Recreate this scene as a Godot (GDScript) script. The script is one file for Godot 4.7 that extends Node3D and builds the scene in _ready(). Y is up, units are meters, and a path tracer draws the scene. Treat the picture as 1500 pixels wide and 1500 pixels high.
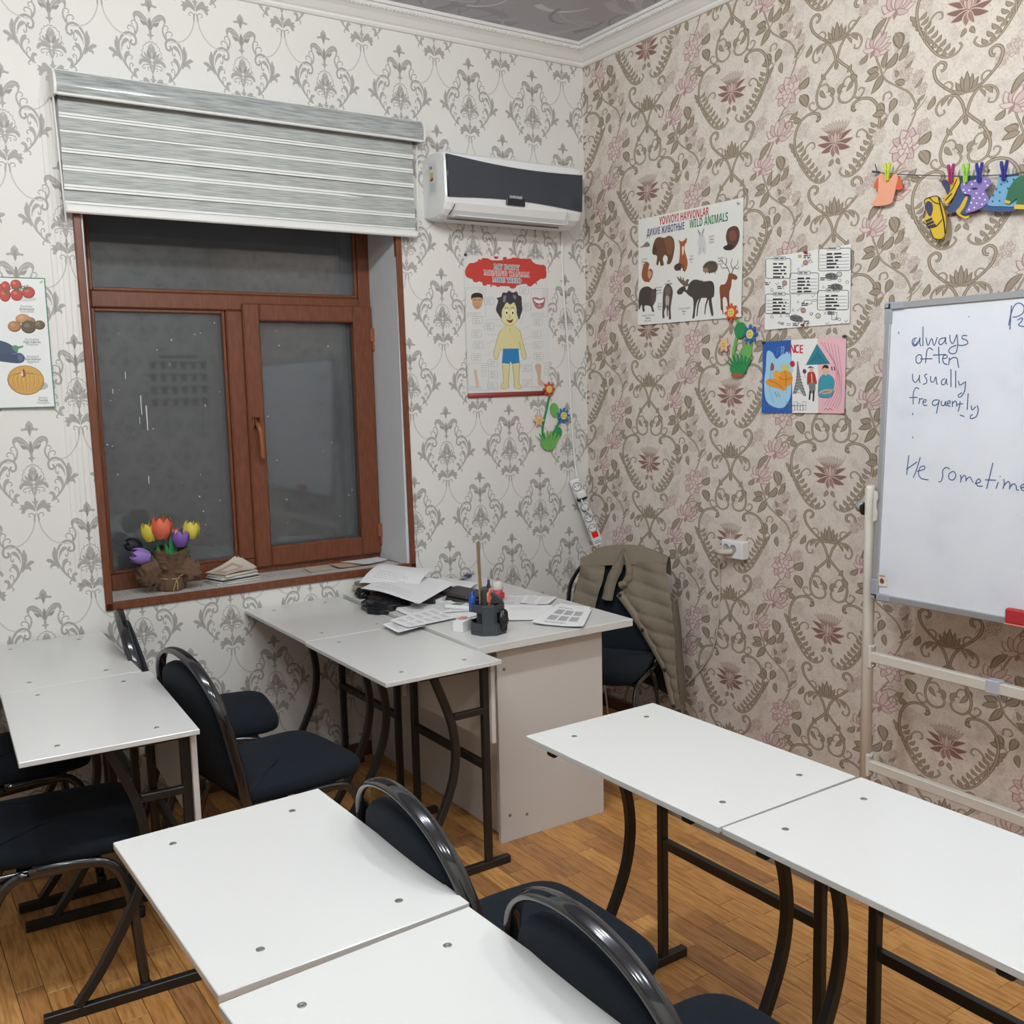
extends Node3D
# An evening classroom corner: window wall with damask paper, flowered wall with posters and a whiteboard, pairs of white desks.

const TAU_ := 6.2831853
var M := {}
var rng := RandomNumberGenerator.new()
var taken := {}
var cam_pos := Vector3(-3.206, 1.663, 4.093)

func _ready():
	rng.seed = 7
	setup_camera_and_light()
	make_materials()
	build_room()
	build_window()
	build_lamps()
	build_desks_and_chairs()
	build_teacher_corner()
	build_wall_things()
	build_board()
	build_small_things()

func setup_camera_and_light():
	var cam := Camera3D.new()
	cam.name = "camera"
	cam.fov = 54.3036
	cam.near = 0.05
	cam.far = 60.0
	cam.transform = Transform3D(Basis(Vector3.UP, -0.58709) * Basis(Vector3.RIGHT, -0.12314) * Basis(Vector3.BACK, -0.02372), cam_pos)
	add_child(cam)
	cam.current = true
	var we := WorldEnvironment.new()
	we.name = "environment"
	var e := Environment.new()
	e.background_mode = Environment.BG_COLOR
	e.background_color = Color(0.03, 0.035, 0.045)
	e.tonemap_mode = Environment.TONE_MAPPER_LINEAR
	e.tonemap_exposure = 1.32
	e.sdfgi_enabled = true
	e.ssao_enabled = true
	e.ssil_enabled = true
	we.environment = e
	add_child(we)

# ---------------------------------------------------------------- naming and tagging
func numbered(called: String) -> String:
	if not taken.has(called):
		taken[called] = 0
		return called
	taken[called] += 1
	return "%s_%03d" % [called, taken[called]]

func tag(o: Node3D, label: String, category: String, group := "") -> Node3D:
	o.set_meta("label", label)
	o.set_meta("category", category)
	if group != "":
		o.set_meta("group", group)
	return o

func thing(called: String, label: String, category: String, at := Vector3.ZERO, turn := 0.0, group := "") -> Node3D:
	var o := Node3D.new()
	o.name = numbered(called)
	add_child(o)
	o.position = at
	o.rotation.y = turn
	tag(o, label, category, group)
	return o

func obj(called: String, mesh, mat: Material, parent: Node = null, at := Vector3.ZERO, turn := Vector3.ZERO) -> MeshInstance3D:
	var mi := MeshInstance3D.new()
	if mesh is SurfaceTool:
		mi.mesh = mesh.commit()
	else:
		mi.mesh = mesh
	mi.material_override = mat
	mi.position = at
	mi.rotation = turn
	if parent == null:
		mi.name = numbered(called)
		add_child(mi)
	else:
		mi.name = called
		parent.add_child(mi, true)
	return mi

func struct(called: String, mesh, mat: Material, parent: Node = null) -> MeshInstance3D:
	var o := obj(called, mesh, mat, parent)
	if parent == null:
		o.set_meta("kind", "structure")
	return o

# ---------------------------------------------------------------- shapes
func begin(smooth := false) -> SurfaceTool:
	var st := SurfaceTool.new()
	st.begin(Mesh.PRIMITIVE_TRIANGLES)
	st.set_smooth_group(0 if smooth else 0xFFFFFFFF)
	return st

func done(st: SurfaceTool) -> SurfaceTool:
	st.generate_normals()
	return st

func tri(st: SurfaceTool, a: Vector3, b: Vector3, c: Vector3, ua := Vector2.ZERO, ub := Vector2.ZERO, uc := Vector2.ZERO):
	st.set_uv(ua); st.add_vertex(a)
	st.set_uv(ub); st.add_vertex(b)
	st.set_uv(uc); st.add_vertex(c)

# a, b, c, d run clockwise as seen from the front
func quad(st: SurfaceTool, a: Vector3, b: Vector3, c: Vector3, d: Vector3, ua := Vector2(0, 0), ub := Vector2(1, 0), uc := Vector2(1, 1), ud := Vector2(0, 1)):
	tri(st, a, b, c, ua, ub, uc)
	tri(st, a, c, d, ua, uc, ud)

# box with chamfered edges, between two corners
func box(st: SurfaceTool, lo: Vector3, hi: Vector3, ch := 0.0, tf := Transform3D()):
	var c := (lo + hi) * 0.5
	var h := (hi - lo) * 0.5
	ch = minf(ch, minf(h.x, minf(h.y, h.z)) * 0.9)
	for ax in 3:
		for s in [-1.0, 1.0]:
			var n := Vector3.ZERO
			n[ax] = s
			var u := Vector3.ZERO
			var v := Vector3.ZERO
			u[(ax + 1) % 3] = 1.0
			v[(ax + 2) % 3] = s
			var hu: float = h[(ax + 1) % 3] - ch
			var hv: float = h[(ax + 2) % 3] - ch
			var o: Vector3 = c + n * h[ax]
			var q := [o - u * hu + v * hv, o + u * hu + v * hv, o + u * hu - v * hv, o - u * hu - v * hv]
			quad(st, tf * q[0], tf * q[1], tf * q[2], tf * q[3], Vector2(0, 0), Vector2(hu * 2, 0), Vector2(hu * 2, hv * 2), Vector2(0, hv * 2))
	if ch <= 0.0:
		return
	for ax in 3: # edges along ax
		var a1 := (ax + 1) % 3
		var a2 := (ax + 2) % 3
		for s1 in [-1.0, 1.0]:
			for s2 in [-1.0, 1.0]:
				var p0 := c
				p0[a1] += s1 * h[a1]; p0[a2] += s2 * (h[a2] - ch)
				var p1 := c
				p1[a1] += s1 * (h[a1] - ch); p1[a2] += s2 * h[a2]
				var d := Vector3.ZERO
				d[ax] = h[ax] - ch
				if s1 * s2 > 0:
					quad(st, tf * (p0 + d), tf * (p0 - d), tf * (p1 - d), tf * (p1 + d))
				else:
					quad(st, tf * (p0 - d), tf * (p0 + d), tf * (p1 + d), tf * (p1 - d))
	for sx in [-1.0, 1.0]:
		for sy in [-1.0, 1.0]:
			for sz in [-1.0, 1.0]:
				var s := Vector3(sx, sy, sz)
				var px := c + s * (h - Vector3(0, ch, ch))
				var py := c + s * (h - Vector3(ch, 0, ch))
				var pz := c + s * (h - Vector3(ch, ch, 0))
				if sx * sy * sz > 0:
					tri(st, tf * px, tf * pz, tf * py)
				else:
					tri(st, tf * px, tf * py, tf * pz)

func abox(lo: Vector3, hi: Vector3, ch := 0.0) -> SurfaceTool:
	var st := begin()
	box(st, lo, hi, ch)
	return done(st)

# a tube with an elliptical section swept along points; `wide` is the direction of the radius ra
func tube(st: SurfaceTool, pts: Array, ra: float, rb := -1.0, wide := Vector3.ZERO, n := 10, closed := false, taper: Array = []):
	if rb < 0.0:
		rb = ra
	var rings := []
	var m := pts.size()
	var side := Vector3.ZERO
	for i in m:
		var prev: Vector3 = pts[(i - 1 + m) % m] if (closed or i > 0) else pts[i]
		var next: Vector3 = pts[(i + 1) % m] if (closed or i < m - 1) else pts[i]
		var dir := (next - prev).normalized()
		if wide != Vector3.ZERO:
			side = (wide - dir * wide.dot(dir)).normalized()
		elif side == Vector3.ZERO:
			var up := Vector3.UP if absf(dir.y) < 0.9 else Vector3.RIGHT
			side = (up - dir * up.dot(dir)).normalized()
		else:
			side = (side - dir * side.dot(dir)).normalized()
		var oth := dir.cross(side)
		var k: float = taper[i] if taper.size() == m else 1.0
		var ring := []
		for j in n:
			var a := TAU_ * j / n
			ring.append(pts[i] + side * cos(a) * ra * k + oth * sin(a) * rb * k)
		rings.append(ring)
	for i in (m if closed else m - 1):
		var r0: Array = rings[i]
		var r1: Array = rings[(i + 1) % m]
		for j in n:
			var j2 := (j + 1) % n
			quad(st, r0[j], r1[j], r1[j2], r0[j2])
	if not closed:
		for j in range(1, n - 1):
			tri(st, rings[0][0], rings[0][j], rings[0][j + 1])
			tri(st, rings[m - 1][0], rings[m - 1][j + 1], rings[m - 1][j])

func atube(pts: Array, ra: float, rb := -1.0, wide := Vector3.ZERO, n := 10, closed := false, taper: Array = []) -> SurfaceTool:
	var st := begin(true)
	tube(st, pts, ra, rb, wide, n, closed, taper)
	return done(st)

# square bar swept along points (welded steel section)
func bar(st: SurfaceTool, pts: Array, w: float, d: float, wide: Vector3):
	var m := pts.size()
	var rings := []
	for i in m:
		var dir: Vector3 = (pts[mini(i + 1, m - 1)] - pts[maxi(i - 1, 0)]).normalized()
		var side := (wide - dir * wide.dot(dir)).normalized()
		var oth := dir.cross(side)
		var c := minf(w, d) * 0.12
		var ring := []
		for k in [[1, 1, 0], [1, 1, 1], [-1, 1, 1], [-1, 1, 0], [-1, -1, 0], [-1, -1, 1], [1, -1, 1], [1, -1, 0]]:
			var x: float = k[0] * (w * 0.5 - (c if k[2] == 1 else 0.0))
			var y: float = k[1] * (d * 0.5 - (0.0 if k[2] == 1 else c))
			ring.append(pts[i] + side * x + oth * y)
		rings.append(ring)
	for i in m - 1:
		for j in 8:
			var j2 := (j + 1) % 8
			quad(st, rings[i][j], rings[i + 1][j], rings[i + 1][j2], rings[i][j2])
	for j in range(1, 7):
		tri(st, rings[0][0], rings[0][j], rings[0][j + 1])
		tri(st, rings[m - 1][0], rings[m - 1][j + 1], rings[m - 1][j])

func abar(pts: Array, w: float, d: float, wide: Vector3) -> SurfaceTool:
	var st := begin()
	bar(st, pts, w, d, wide)
	return done(st)

# surface of revolution round y; profile of (radius, height) from bottom to top
func lathe(prof: Array, n := 20, smooth := true, tf := Transform3D()) -> SurfaceTool:
	var st := begin(smooth)
	for i in prof.size() - 1:
		for j in n:
			var a := TAU_ * j / n
			var b := TAU_ * (j + 1) / n
			var p: Vector2 = prof[i]
			var q: Vector2 = prof[i + 1]
			quad(st, tf * Vector3(q.x * cos(a), q.y, q.x * sin(a)), tf * Vector3(q.x * cos(b), q.y, q.x * sin(b)), tf * Vector3(p.x * cos(b), p.y, p.x * sin(b)), tf * Vector3(p.x * cos(a), p.y, p.x * sin(a)))
	return done(st)

# flat polygon (in xy) given a thickness along +z, front at z = depth
func prism(poly: PackedVector2Array, depth: float, tf := Transform3D(), st: SurfaceTool = null) -> SurfaceTool:
	var own := st == null
	if own:
		st = begin()
	var idx := Geometry2D.triangulate_polygon(poly)
	if Geometry2D.is_polygon_clockwise(poly) == false:
		pass
	for k in range(0, idx.size(), 3):
		var a := poly[idx[k]]
		var b := poly[idx[k + 1]]
		var c := poly[idx[k + 2]]
		if (b - a).cross(c - a) > 0.0:
			var t := b
			b = c
			c = t
		tri(st, tf * Vector3(a.x, a.y, depth), tf * Vector3(b.x, b.y, depth), tf * Vector3(c.x, c.y, depth))
		tri(st, tf * Vector3(a.x, a.y, 0), tf * Vector3(c.x, c.y, 0), tf * Vector3(b.x, b.y, 0))
	var area := 0.0
	for i in poly.size():
		area += poly[i].cross(poly[(i + 1) % poly.size()])
	for i in poly.size():
		var a := poly[i]
		var b := poly[(i + 1) % poly.size()]
		if area < 0.0:
			var t := a
			a = b
			b = t
		quad(st, tf * Vector3(a.x, a.y, depth), tf * Vector3(b.x, b.y, depth), tf * Vector3(b.x, b.y, 0), tf * Vector3(a.x, a.y, 0))
	if own:
		return done(st)
	return st

# a smooth closed curve through points
func smooth_pts(p: PackedVector2Array, closed := true, k := 6) -> PackedVector2Array:
	var out := PackedVector2Array()
	var n := p.size()
	for i in (n if closed else n - 1):
		var p0 := p[(i - 1 + n) % n] if (closed or i > 0) else p[0]
		var p1 := p[i]
		var p2 := p[(i + 1) % n]
		var p3 := p[(i + 2) % n] if (closed or i < n - 2) else p[n - 1]
		for s in k:
			out.append(p1.cubic_interpolate(p2, p0, p3, float(s) / k))
	if not closed:
		out.append(p[n - 1])
	return out

func smooth3(p: Array, k := 6, closed := false) -> Array:
	var out := []
	var n := p.size()
	for i in (n if closed else n - 1):
		var p0: Vector3 = p[(i - 1 + n) % n] if (closed or i > 0) else p[0]
		var p1: Vector3 = p[i]
		var p2: Vector3 = p[(i + 1) % n]
		var p3: Vector3 = p[(i + 2) % n] if (closed or i < n - 2) else p[n - 1]
		for s in k:
			out.append(p1.cubic_interpolate(p2, p0, p3, float(s) / k))
	if not closed:
		out.append(p[n - 1])
	return out

func pv(a: Array) -> PackedVector2Array:
	var out := PackedVector2Array()
	for i in range(0, a.size() - 1, 2):
		out.append(Vector2(a[i], a[i + 1]))
	return out

# grid surface: f(u, v) in 0..1 -> Vector3
func sheet(f: Callable, nu: int, nv: int, smooth := true, thick := 0.0) -> SurfaceTool:
	var st := begin(smooth)
	var g := []
	for i in nu + 1:
		var row := []
		for j in nv + 1:
			row.append(f.call(float(i) / nu, float(j) / nv))
		g.append(row)
	for i in nu:
		for j in nv:
			quad(st, g[i][j], g[i + 1][j], g[i + 1][j + 1], g[i][j + 1], Vector2(float(i) / nu, float(j) / nv), Vector2(float(i + 1) / nu, float(j) / nv), Vector2(float(i + 1) / nu, float(j + 1) / nv), Vector2(float(i) / nu, float(j + 1) / nv))
	return done(st)

# soft pad: outline polygon in the xy plane, rounded edge, thickness along z from 0 to depth, bulging on both sides
func pad(outline: PackedVector2Array, depth: float, edge: float, tf := Transform3D(), bulge := 0.01) -> SurfaceTool:
	var st := begin(true)
	var n := outline.size()
	var c := Vector2.ZERO
	for p in outline:
		c += p
	c /= n
	var rings := []
	var steps := 5
	for s in steps + 1:
		var a := PI * s / steps
		var off := edge * (1.0 - sin(a))
		var z := depth * 0.5 * (1.0 - cos(a))
		var ring := []
		for p in outline:
			var d := (c - p).normalized()
			ring.append(Vector3((p + d * off).x, (p + d * off).y, z))
		rings.append(ring)
	for s in steps:
		for i in n:
			var j := (i + 1) % n
			quad(st, tf * rings[s + 1][i], tf * rings[s + 1][j], tf * rings[s][j], tf * rings[s][i])
	for side in 2:
		var prev: Array = rings[steps if side == 1 else 0]
		for t in [0.7, 0.35, 0.0]:
			var cur := []
			for i in n:
				var e: Vector3 = rings[steps if side == 1 else 0][i]
				var q: Vector2 = c + (Vector2(e.x, e.y) - c) * float(t)
				var b: float = bulge * (1.0 - t * t)
				cur.append(Vector3(q.x, q.y, (depth + b) if side == 1 else -b))
			for i in n:
				var j := (i + 1) % n
				if side == 1:
					quad(st, tf * prev[j], tf * prev[i], tf * cur[i], tf * cur[j])
				else:
					quad(st, tf * prev[i], tf * prev[j], tf * cur[j], tf * cur[i])
			prev = cur
	return done(st)

# ---------------------------------------------------------------- a small drawing board for computed textures
class Board:
	var im: Image
	var w: int
	var h: int
	var ss := 2.0
	var wrap := false
	var o := Vector2.ZERO      # drawing frame: origin, scale, mirror, shear
	var k := Vector2.ONE
	var shear := 0.0
	var turn := 0.0
	var r := RandomNumberGenerator.new()

	func _init(w_: int, h_: int, c: Color, wrap_ := false, s := 2):
		w = w_
		h = h_
		ss = s
		wrap = wrap_
		r.seed = 11
		im = Image.create(int(w * ss), int(h * ss), false, Image.FORMAT_RGBA8)
		im.fill(c)

	func frame(at: Vector2, kx := 1.0, ky := 1.0, sh := 0.0, tn := 0.0):
		o = at
		k = Vector2(kx, ky)
		shear = sh
		turn = tn

	func t(p: Vector2) -> Vector2:
		var q := Vector2(p.x * k.x, (p.y - shear * p.x) * k.y)
		if turn != 0.0:
			q = q.rotated(turn)
		return (q + o) * ss

	func poly(pts: PackedVector2Array, c: Color):
		var q := PackedVector2Array()
		for p in pts:
			q.append(t(p))
		if not wrap:
			raw(q, c)
			return
		var lo := Vector2(1e9, 1e9)
		var hi := -lo
		for p in q:
			lo = lo.min(p)
			hi = hi.max(p)
		var W := w * ss
		var H := h * ss
		for i in range(int(floor(lo.x / W)), int(floor(hi.x / W)) + 1):
			for j in range(int(floor(lo.y / H)), int(floor(hi.y / H)) + 1):
				var s := PackedVector2Array()
				var d := Vector2(i * W, j * H)
				for p in q:
					s.append(p - d)
				raw(s, c)

	func raw(q: PackedVector2Array, c: Color):
		var y0 := 1e9
		var y1 := -1e9
		for p in q:
			y0 = minf(y0, p.y)
			y1 = maxf(y1, p.y)
		var H := int(h * ss)
		var W := int(w * ss)
		var a := clampi(int(ceil(y0 - 0.5)), 0, H)
		var b := clampi(int(ceil(y1 - 0.5)), 0, H)
		if b <= a:
			return
		var rows := []
		rows.resize(b - a)
		var n := q.size()
		for i in n:
			var p := q[i]
			var e := q[(i + 1) % n]
			if p.y == e.y:
				continue
			var up := 1
			if p.y > e.y:
				var tmp := p
				p = e
				e = tmp
				up = -1
			var s := clampi(int(ceil(p.y - 0.5)), a, b)
			var f := clampi(int(ceil(e.y - 0.5)), a, b)
			var m := (e.x - p.x) / (e.y - p.y)
			for y in range(s, f):
				var x := p.x + (y + 0.5 - p.y) * m
				if rows[y - a] == null:
					rows[y - a] = [Vector2(x, up)]
				else:
					rows[y - a].append(Vector2(x, up))
		for y in range(a, b):
			var l = rows[y - a]
			if l == null:
				continue
			if l.size() > 2:
				l.sort()
			elif l.size() == 2 and l[0].x > l[1].x:
				l.reverse()
			var wind := 0
			for i in l.size() - 1:
				wind += int(l[i].y)
				if wind != 0:
					var x0 := clampi(int(ceil(l[i].x - 0.5)), 0, W)
					var x1 := clampi(int(ceil(l[i + 1].x - 0.5)), 0, W)
					if x1 > x0:
						im.fill_rect(Rect2i(x0, y, x1 - x0, 1), c)

	# line through points; width tapers from w0 to w1 (with w0 at the middle too if mid)
	func line(pts: PackedVector2Array, w0: float, c: Color, w1 := -1.0):
		if w1 < 0.0:
			w1 = w0
		var n := pts.size()
		if n < 2:
			return
		var left := PackedVector2Array()
		var right := PackedVector2Array()
		for i in n:
			var d := (pts[mini(i + 1, n - 1)] - pts[maxi(i - 1, 0)]).normalized()
			var s := Vector2(-d.y, d.x) * 0.5 * lerpf(w0, w1, float(i) / (n - 1))
			left.append(pts[i] + s)
			right.append(pts[i] - s)
		right.reverse()
		left.append_array(right)
		poly(left, c)

	func curve(a: Array, w0: float, c: Color, w1 := -1.0):
		line(path(a), w0, c, w1)

	func path(a: Array, closed := false, steps := 6) -> PackedVector2Array:
		var p := PackedVector2Array()
		for i in range(0, a.size() - 1, 2):
			p.append(Vector2(a[i], a[i + 1]))
		var out := PackedVector2Array()
		var n := p.size()
		for i in (n if closed else n - 1):
			var p0 := p[(i - 1 + n) % n] if (closed or i > 0) else p[0]
			var p2 := p[(i + 1) % n]
			var p3 := p[(i + 2) % n] if (closed or i < n - 2) else p[n - 1]
			for s in steps:
				out.append(p[i].cubic_interpolate(p2, p0, p3, float(s) / steps))
		if not closed:
			out.append(p[n - 1])
		return out

	func blob(a: Array, c: Color):
		poly(path(a, true), c)

	func shape(a: Array, c: Color):
		var p := PackedVector2Array()
		for i in range(0, a.size() - 1, 2):
			p.append(Vector2(a[i], a[i + 1]))
		poly(p, c)

	func rect(x: float, y: float, ww: float, hh: float, c: Color):
		shape([x, y, x + ww, y, x + ww, y + hh, x, y + hh], c)

	func oval(x: float, y: float, rx: float, ry: float, c: Color, rot := 0.0):
		var p := PackedVector2Array()
		for i in 20:
			p.append(Vector2(x, y) + Vector2(rx * cos(TAU * i / 20), ry * sin(TAU * i / 20)).rotated(rot))
		poly(p, c)

	func ring(x: float, y: float, rx: float, ry: float, wd: float, c: Color):
		var p := PackedVector2Array()
		for i in 21:
			p.append(Vector2(x + rx * cos(TAU * i / 20), y + ry * sin(TAU * i / 20)))
		line(p, wd, c)

	func frame_rect(x: float, y: float, ww: float, hh: float, rr: float, wd: float, c: Color):
		var p := PackedVector2Array()
		for q in [[x + ww - rr, y + rr, -90], [x + ww - rr, y + hh - rr, 0], [x + rr, y + hh - rr, 90], [x + rr, y + rr, 180]]:
			for s in 4:
				p.append(Vector2(q[0], q[1]) + Vector2(rr, 0).rotated(deg_to_rad(q[2] + s * 30.0)))
		p.append(p[0])
		p.append(p[1])
		line(p, wd, c)

	func leaf(x0: float, y0: float, x1: float, y1: float, hw: float, bend: float, c: Color, vein = null):
		var a := Vector2(x0, y0)
		var d := Vector2(x1, y1) - a
		var s := Vector2(-d.y, d.x).normalized()
		var l := PackedVector2Array()
		var rr := PackedVector2Array()
		var mid := PackedVector2Array()
		for i in 11:
			var f := i / 10.0
			var q := a + d * f + s * bend * sin(PI * f)
			var ww := hw * pow(sin(PI * pow(f, 0.8)), 0.8) if i < 10 else 0.0
			l.append(q + s * ww)
			rr.append(q - s * ww)
			mid.append(q)
		rr.reverse()
		l.append_array(rr)
		poly(l, c)
		if vein != null:
			line(mid.slice(0, 10), hw * 0.18, vein, hw * 0.05)

	# spiral stroke: from radius r0 at angle a0 (degrees) winding in to r1
	func curl(x: float, y: float, r0: float, r1: float, a0: float, turns: float, w0: float, c: Color, w1 := -1.0):
		var p := PackedVector2Array()
		var n := int(absf(turns) * 18) + 4
		for i in n + 1:
			var f := float(i) / n
			p.append(Vector2(x, y) + Vector2(lerpf(r0, r1, f), 0).rotated(deg_to_rad(a0) + turns * TAU * f))
		line(p, w0, c, w1)

	func text(s: String, x: float, y: float, height: float, c: Color, font: Font, squeeze := 1.0, center := true, fat := 0.0):
		var tm := TextMesh.new()
		tm.font = font
		tm.font_size = 64
		tm.pixel_size = 1.0 / 46.0
		tm.depth = 0.0
		tm.text = s
		tm.horizontal_alignment = HORIZONTAL_ALIGNMENT_CENTER if center else HORIZONTAL_ALIGNMENT_LEFT
		if tm.get_surface_count() == 0:
			return
		var ar := tm.surface_get_arrays(0)
		var vs: PackedVector3Array = ar[Mesh.ARRAY_VERTEX]
		var ix = ar[Mesh.ARRAY_INDEX]
		var ids := PackedInt32Array()
		if ix == null or ix.size() == 0:
			for i in vs.size():
				ids.append(i)
		else:
			ids = ix
		var offs := [Vector2.ZERO]
		if fat > 0.0:
			offs = [Vector2(fat, 0), Vector2(-fat, 0), Vector2(0, fat), Vector2(0, -fat), Vector2(fat, fat) * 0.7, Vector2(-fat, fat) * 0.7, Vector2(fat, -fat) * 0.7, Vector2(-fat, -fat) * 0.7]
		for off in offs:
			for i in range(0, ids.size() - 2, 3):
				var p := PackedVector2Array()
				for j in 3:
					var v := vs[ids[i + j]]
					p.append(Vector2(x, y) + off + Vector2(v.x * height * squeeze, -v.y * height))
				poly(p, c)

	# lines of print too small to read
	func print_lines(x: float, y: float, ww: float, n: int, gap: float, th: float, c: Color):
		for i in n:
			var xx := x
			var end := x + ww * r.randf_range(0.75, 1.0)
			while xx < end:
				var l := minf(r.randf_range(2.0, 7.0) * th, end - xx)
				rect(xx, y + i * gap, l, th, c)
				xx += l + th * 1.1

	func finish() -> ImageTexture:
		while ss > 1.5:
			im.shrink_x2()
			ss *= 0.5
		return ImageTexture.create_from_image(im)

func g8(a: int, b: int = -1, c: int = -1) -> Color:
	if b < 0:
		return Color8(a, a, a)
	return Color8(a, b, c)

# ---------------------------------------------------------------- materials
func mat(c: Color, rough := 0.6, metal := 0.0, spec := 0.5) -> StandardMaterial3D:
	var m := StandardMaterial3D.new()
	m.albedo_color = c
	m.roughness = rough
	m.metallic = metal
	m.metallic_specular = spec
	return m

func tex_mat(t: Texture2D, rough := 0.7, tint := Color.WHITE) -> StandardMaterial3D:
	var m := mat(tint, rough)
	m.albedo_texture = t
	return m

func noise_tex(w: int, h: int, freq: float, colors: Array, stretch := Vector3.ONE, oct := 4, sd := 1) -> NoiseTexture2D:
	var n := FastNoiseLite.new()
	n.seed = sd
	n.frequency = freq
	n.fractal_octaves = oct
	var t := NoiseTexture2D.new()
	t.width = w
	t.height = h
	t.seamless = true
	t.noise = n
	var gr := Gradient.new()
	var offs := PackedFloat32Array()
	var cols := PackedColorArray()
	for i in colors.size():
		offs.append(float(i) / (colors.size() - 1))
		cols.append(colors[i])
	gr.offsets = offs
	gr.colors = cols
	t.color_ramp = gr
	return t

func bumpy(m: StandardMaterial3D, freq: float, amount: float, size := 256, tri_scale := 1.0) -> StandardMaterial3D:
	var n := FastNoiseLite.new()
	n.frequency = freq
	n.seed = 5
	var t := NoiseTexture2D.new()
	t.width = size
	t.height = size
	t.seamless = true
	t.as_normal_map = true
	t.bump_strength = 4.0
	t.noise = n
	m.normal_enabled = true
	m.normal_texture = t
	m.normal_scale = amount
	m.uv1_triplanar = true
	m.uv1_scale = Vector3.ONE * tri_scale
	return m

func make_materials():
	M.board_white = mat(g8(208, 208, 206), 0.2, 0.0, 0.5)
	M.board_edge = mat(g8(196, 193, 188), 0.5)
	M.desk_white = mat(g8(205, 201, 196), 0.4)
	M.black_steel = mat(g8(34, 31, 31), 0.38)
	M.chrome_black = mat(g8(24, 26, 30), 0.1, 0.0, 0.75)
	M.screw = mat(g8(150, 146, 140), 0.35, 0.8)
	M.rubber = mat(g8(22, 22, 23), 0.7)
	M.fabric = bumpy(mat(g8(27, 32, 40), 0.92, 0.0, 0.25), 0.25, 0.25, 256, 5.0)
	M.fabric.rim_enabled = true
	M.fabric.rim = 0.25
	M.white = mat(g8(222, 221, 219), 0.5)
	M.white_gloss = mat(g8(225, 225, 226), 0.25)
	M.ivory = mat(g8(206, 201, 190), 0.45)
	M.wood_brown = mat(g8(122, 71, 45), 0.42)
	M.wood_brown.albedo_texture = noise_tex(256, 256, 0.02, [g8(205, 190, 185), g8(255, 250, 245)], Vector3.ONE, 4, 3)
	M.wood_brown.uv1_triplanar = true
	M.wood_brown.uv1_scale = Vector3(9, 2.0, 9)
	M.alu = mat(g8(176, 178, 182), 0.35, 0.55)
	M.grey_plastic = mat(g8(150, 155, 165), 0.4)
	M.dark = mat(g8(20, 21, 24), 0.5)
	M.paper = mat(g8(224, 224, 224), 0.85)
	M.paper_back = mat(g8(205, 205, 203), 0.85)
	M.black_text = mat(g8(40, 40, 42), 0.8)
	var f := SystemFont.new()
	f.font_names = PackedStringArray(["Droid Sans"])
	M.sans = f
	var fb := SystemFont.new()
	fb.font_names = PackedStringArray(["Droid Sans"])
	fb.font_weight = 700
	M.sans_bold = fb
	var fs := SystemFont.new()
	fs.font_names = PackedStringArray(["Droid Serif"])
	fs.font_weight = 700
	M.serif_bold = fs
	M.damask = tex_mat(damask_paper(), 0.62)
	M.flowers = tex_mat(flower_paper(), 0.75)
	M.ceiling = tex_mat(ceiling_paper(), 0.45)

func damask_paper() -> Texture2D:
	var b := Board.new(672, 1200, g8(219, 217, 213), true)
	for spot in [Vector2(336, 600), Vector2(0, 0)]:
		for s in [-1.0, 1.0]:
			damask_half(b, spot, s)
		damask_centre(b, spot)
	return b.finish()

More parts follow.
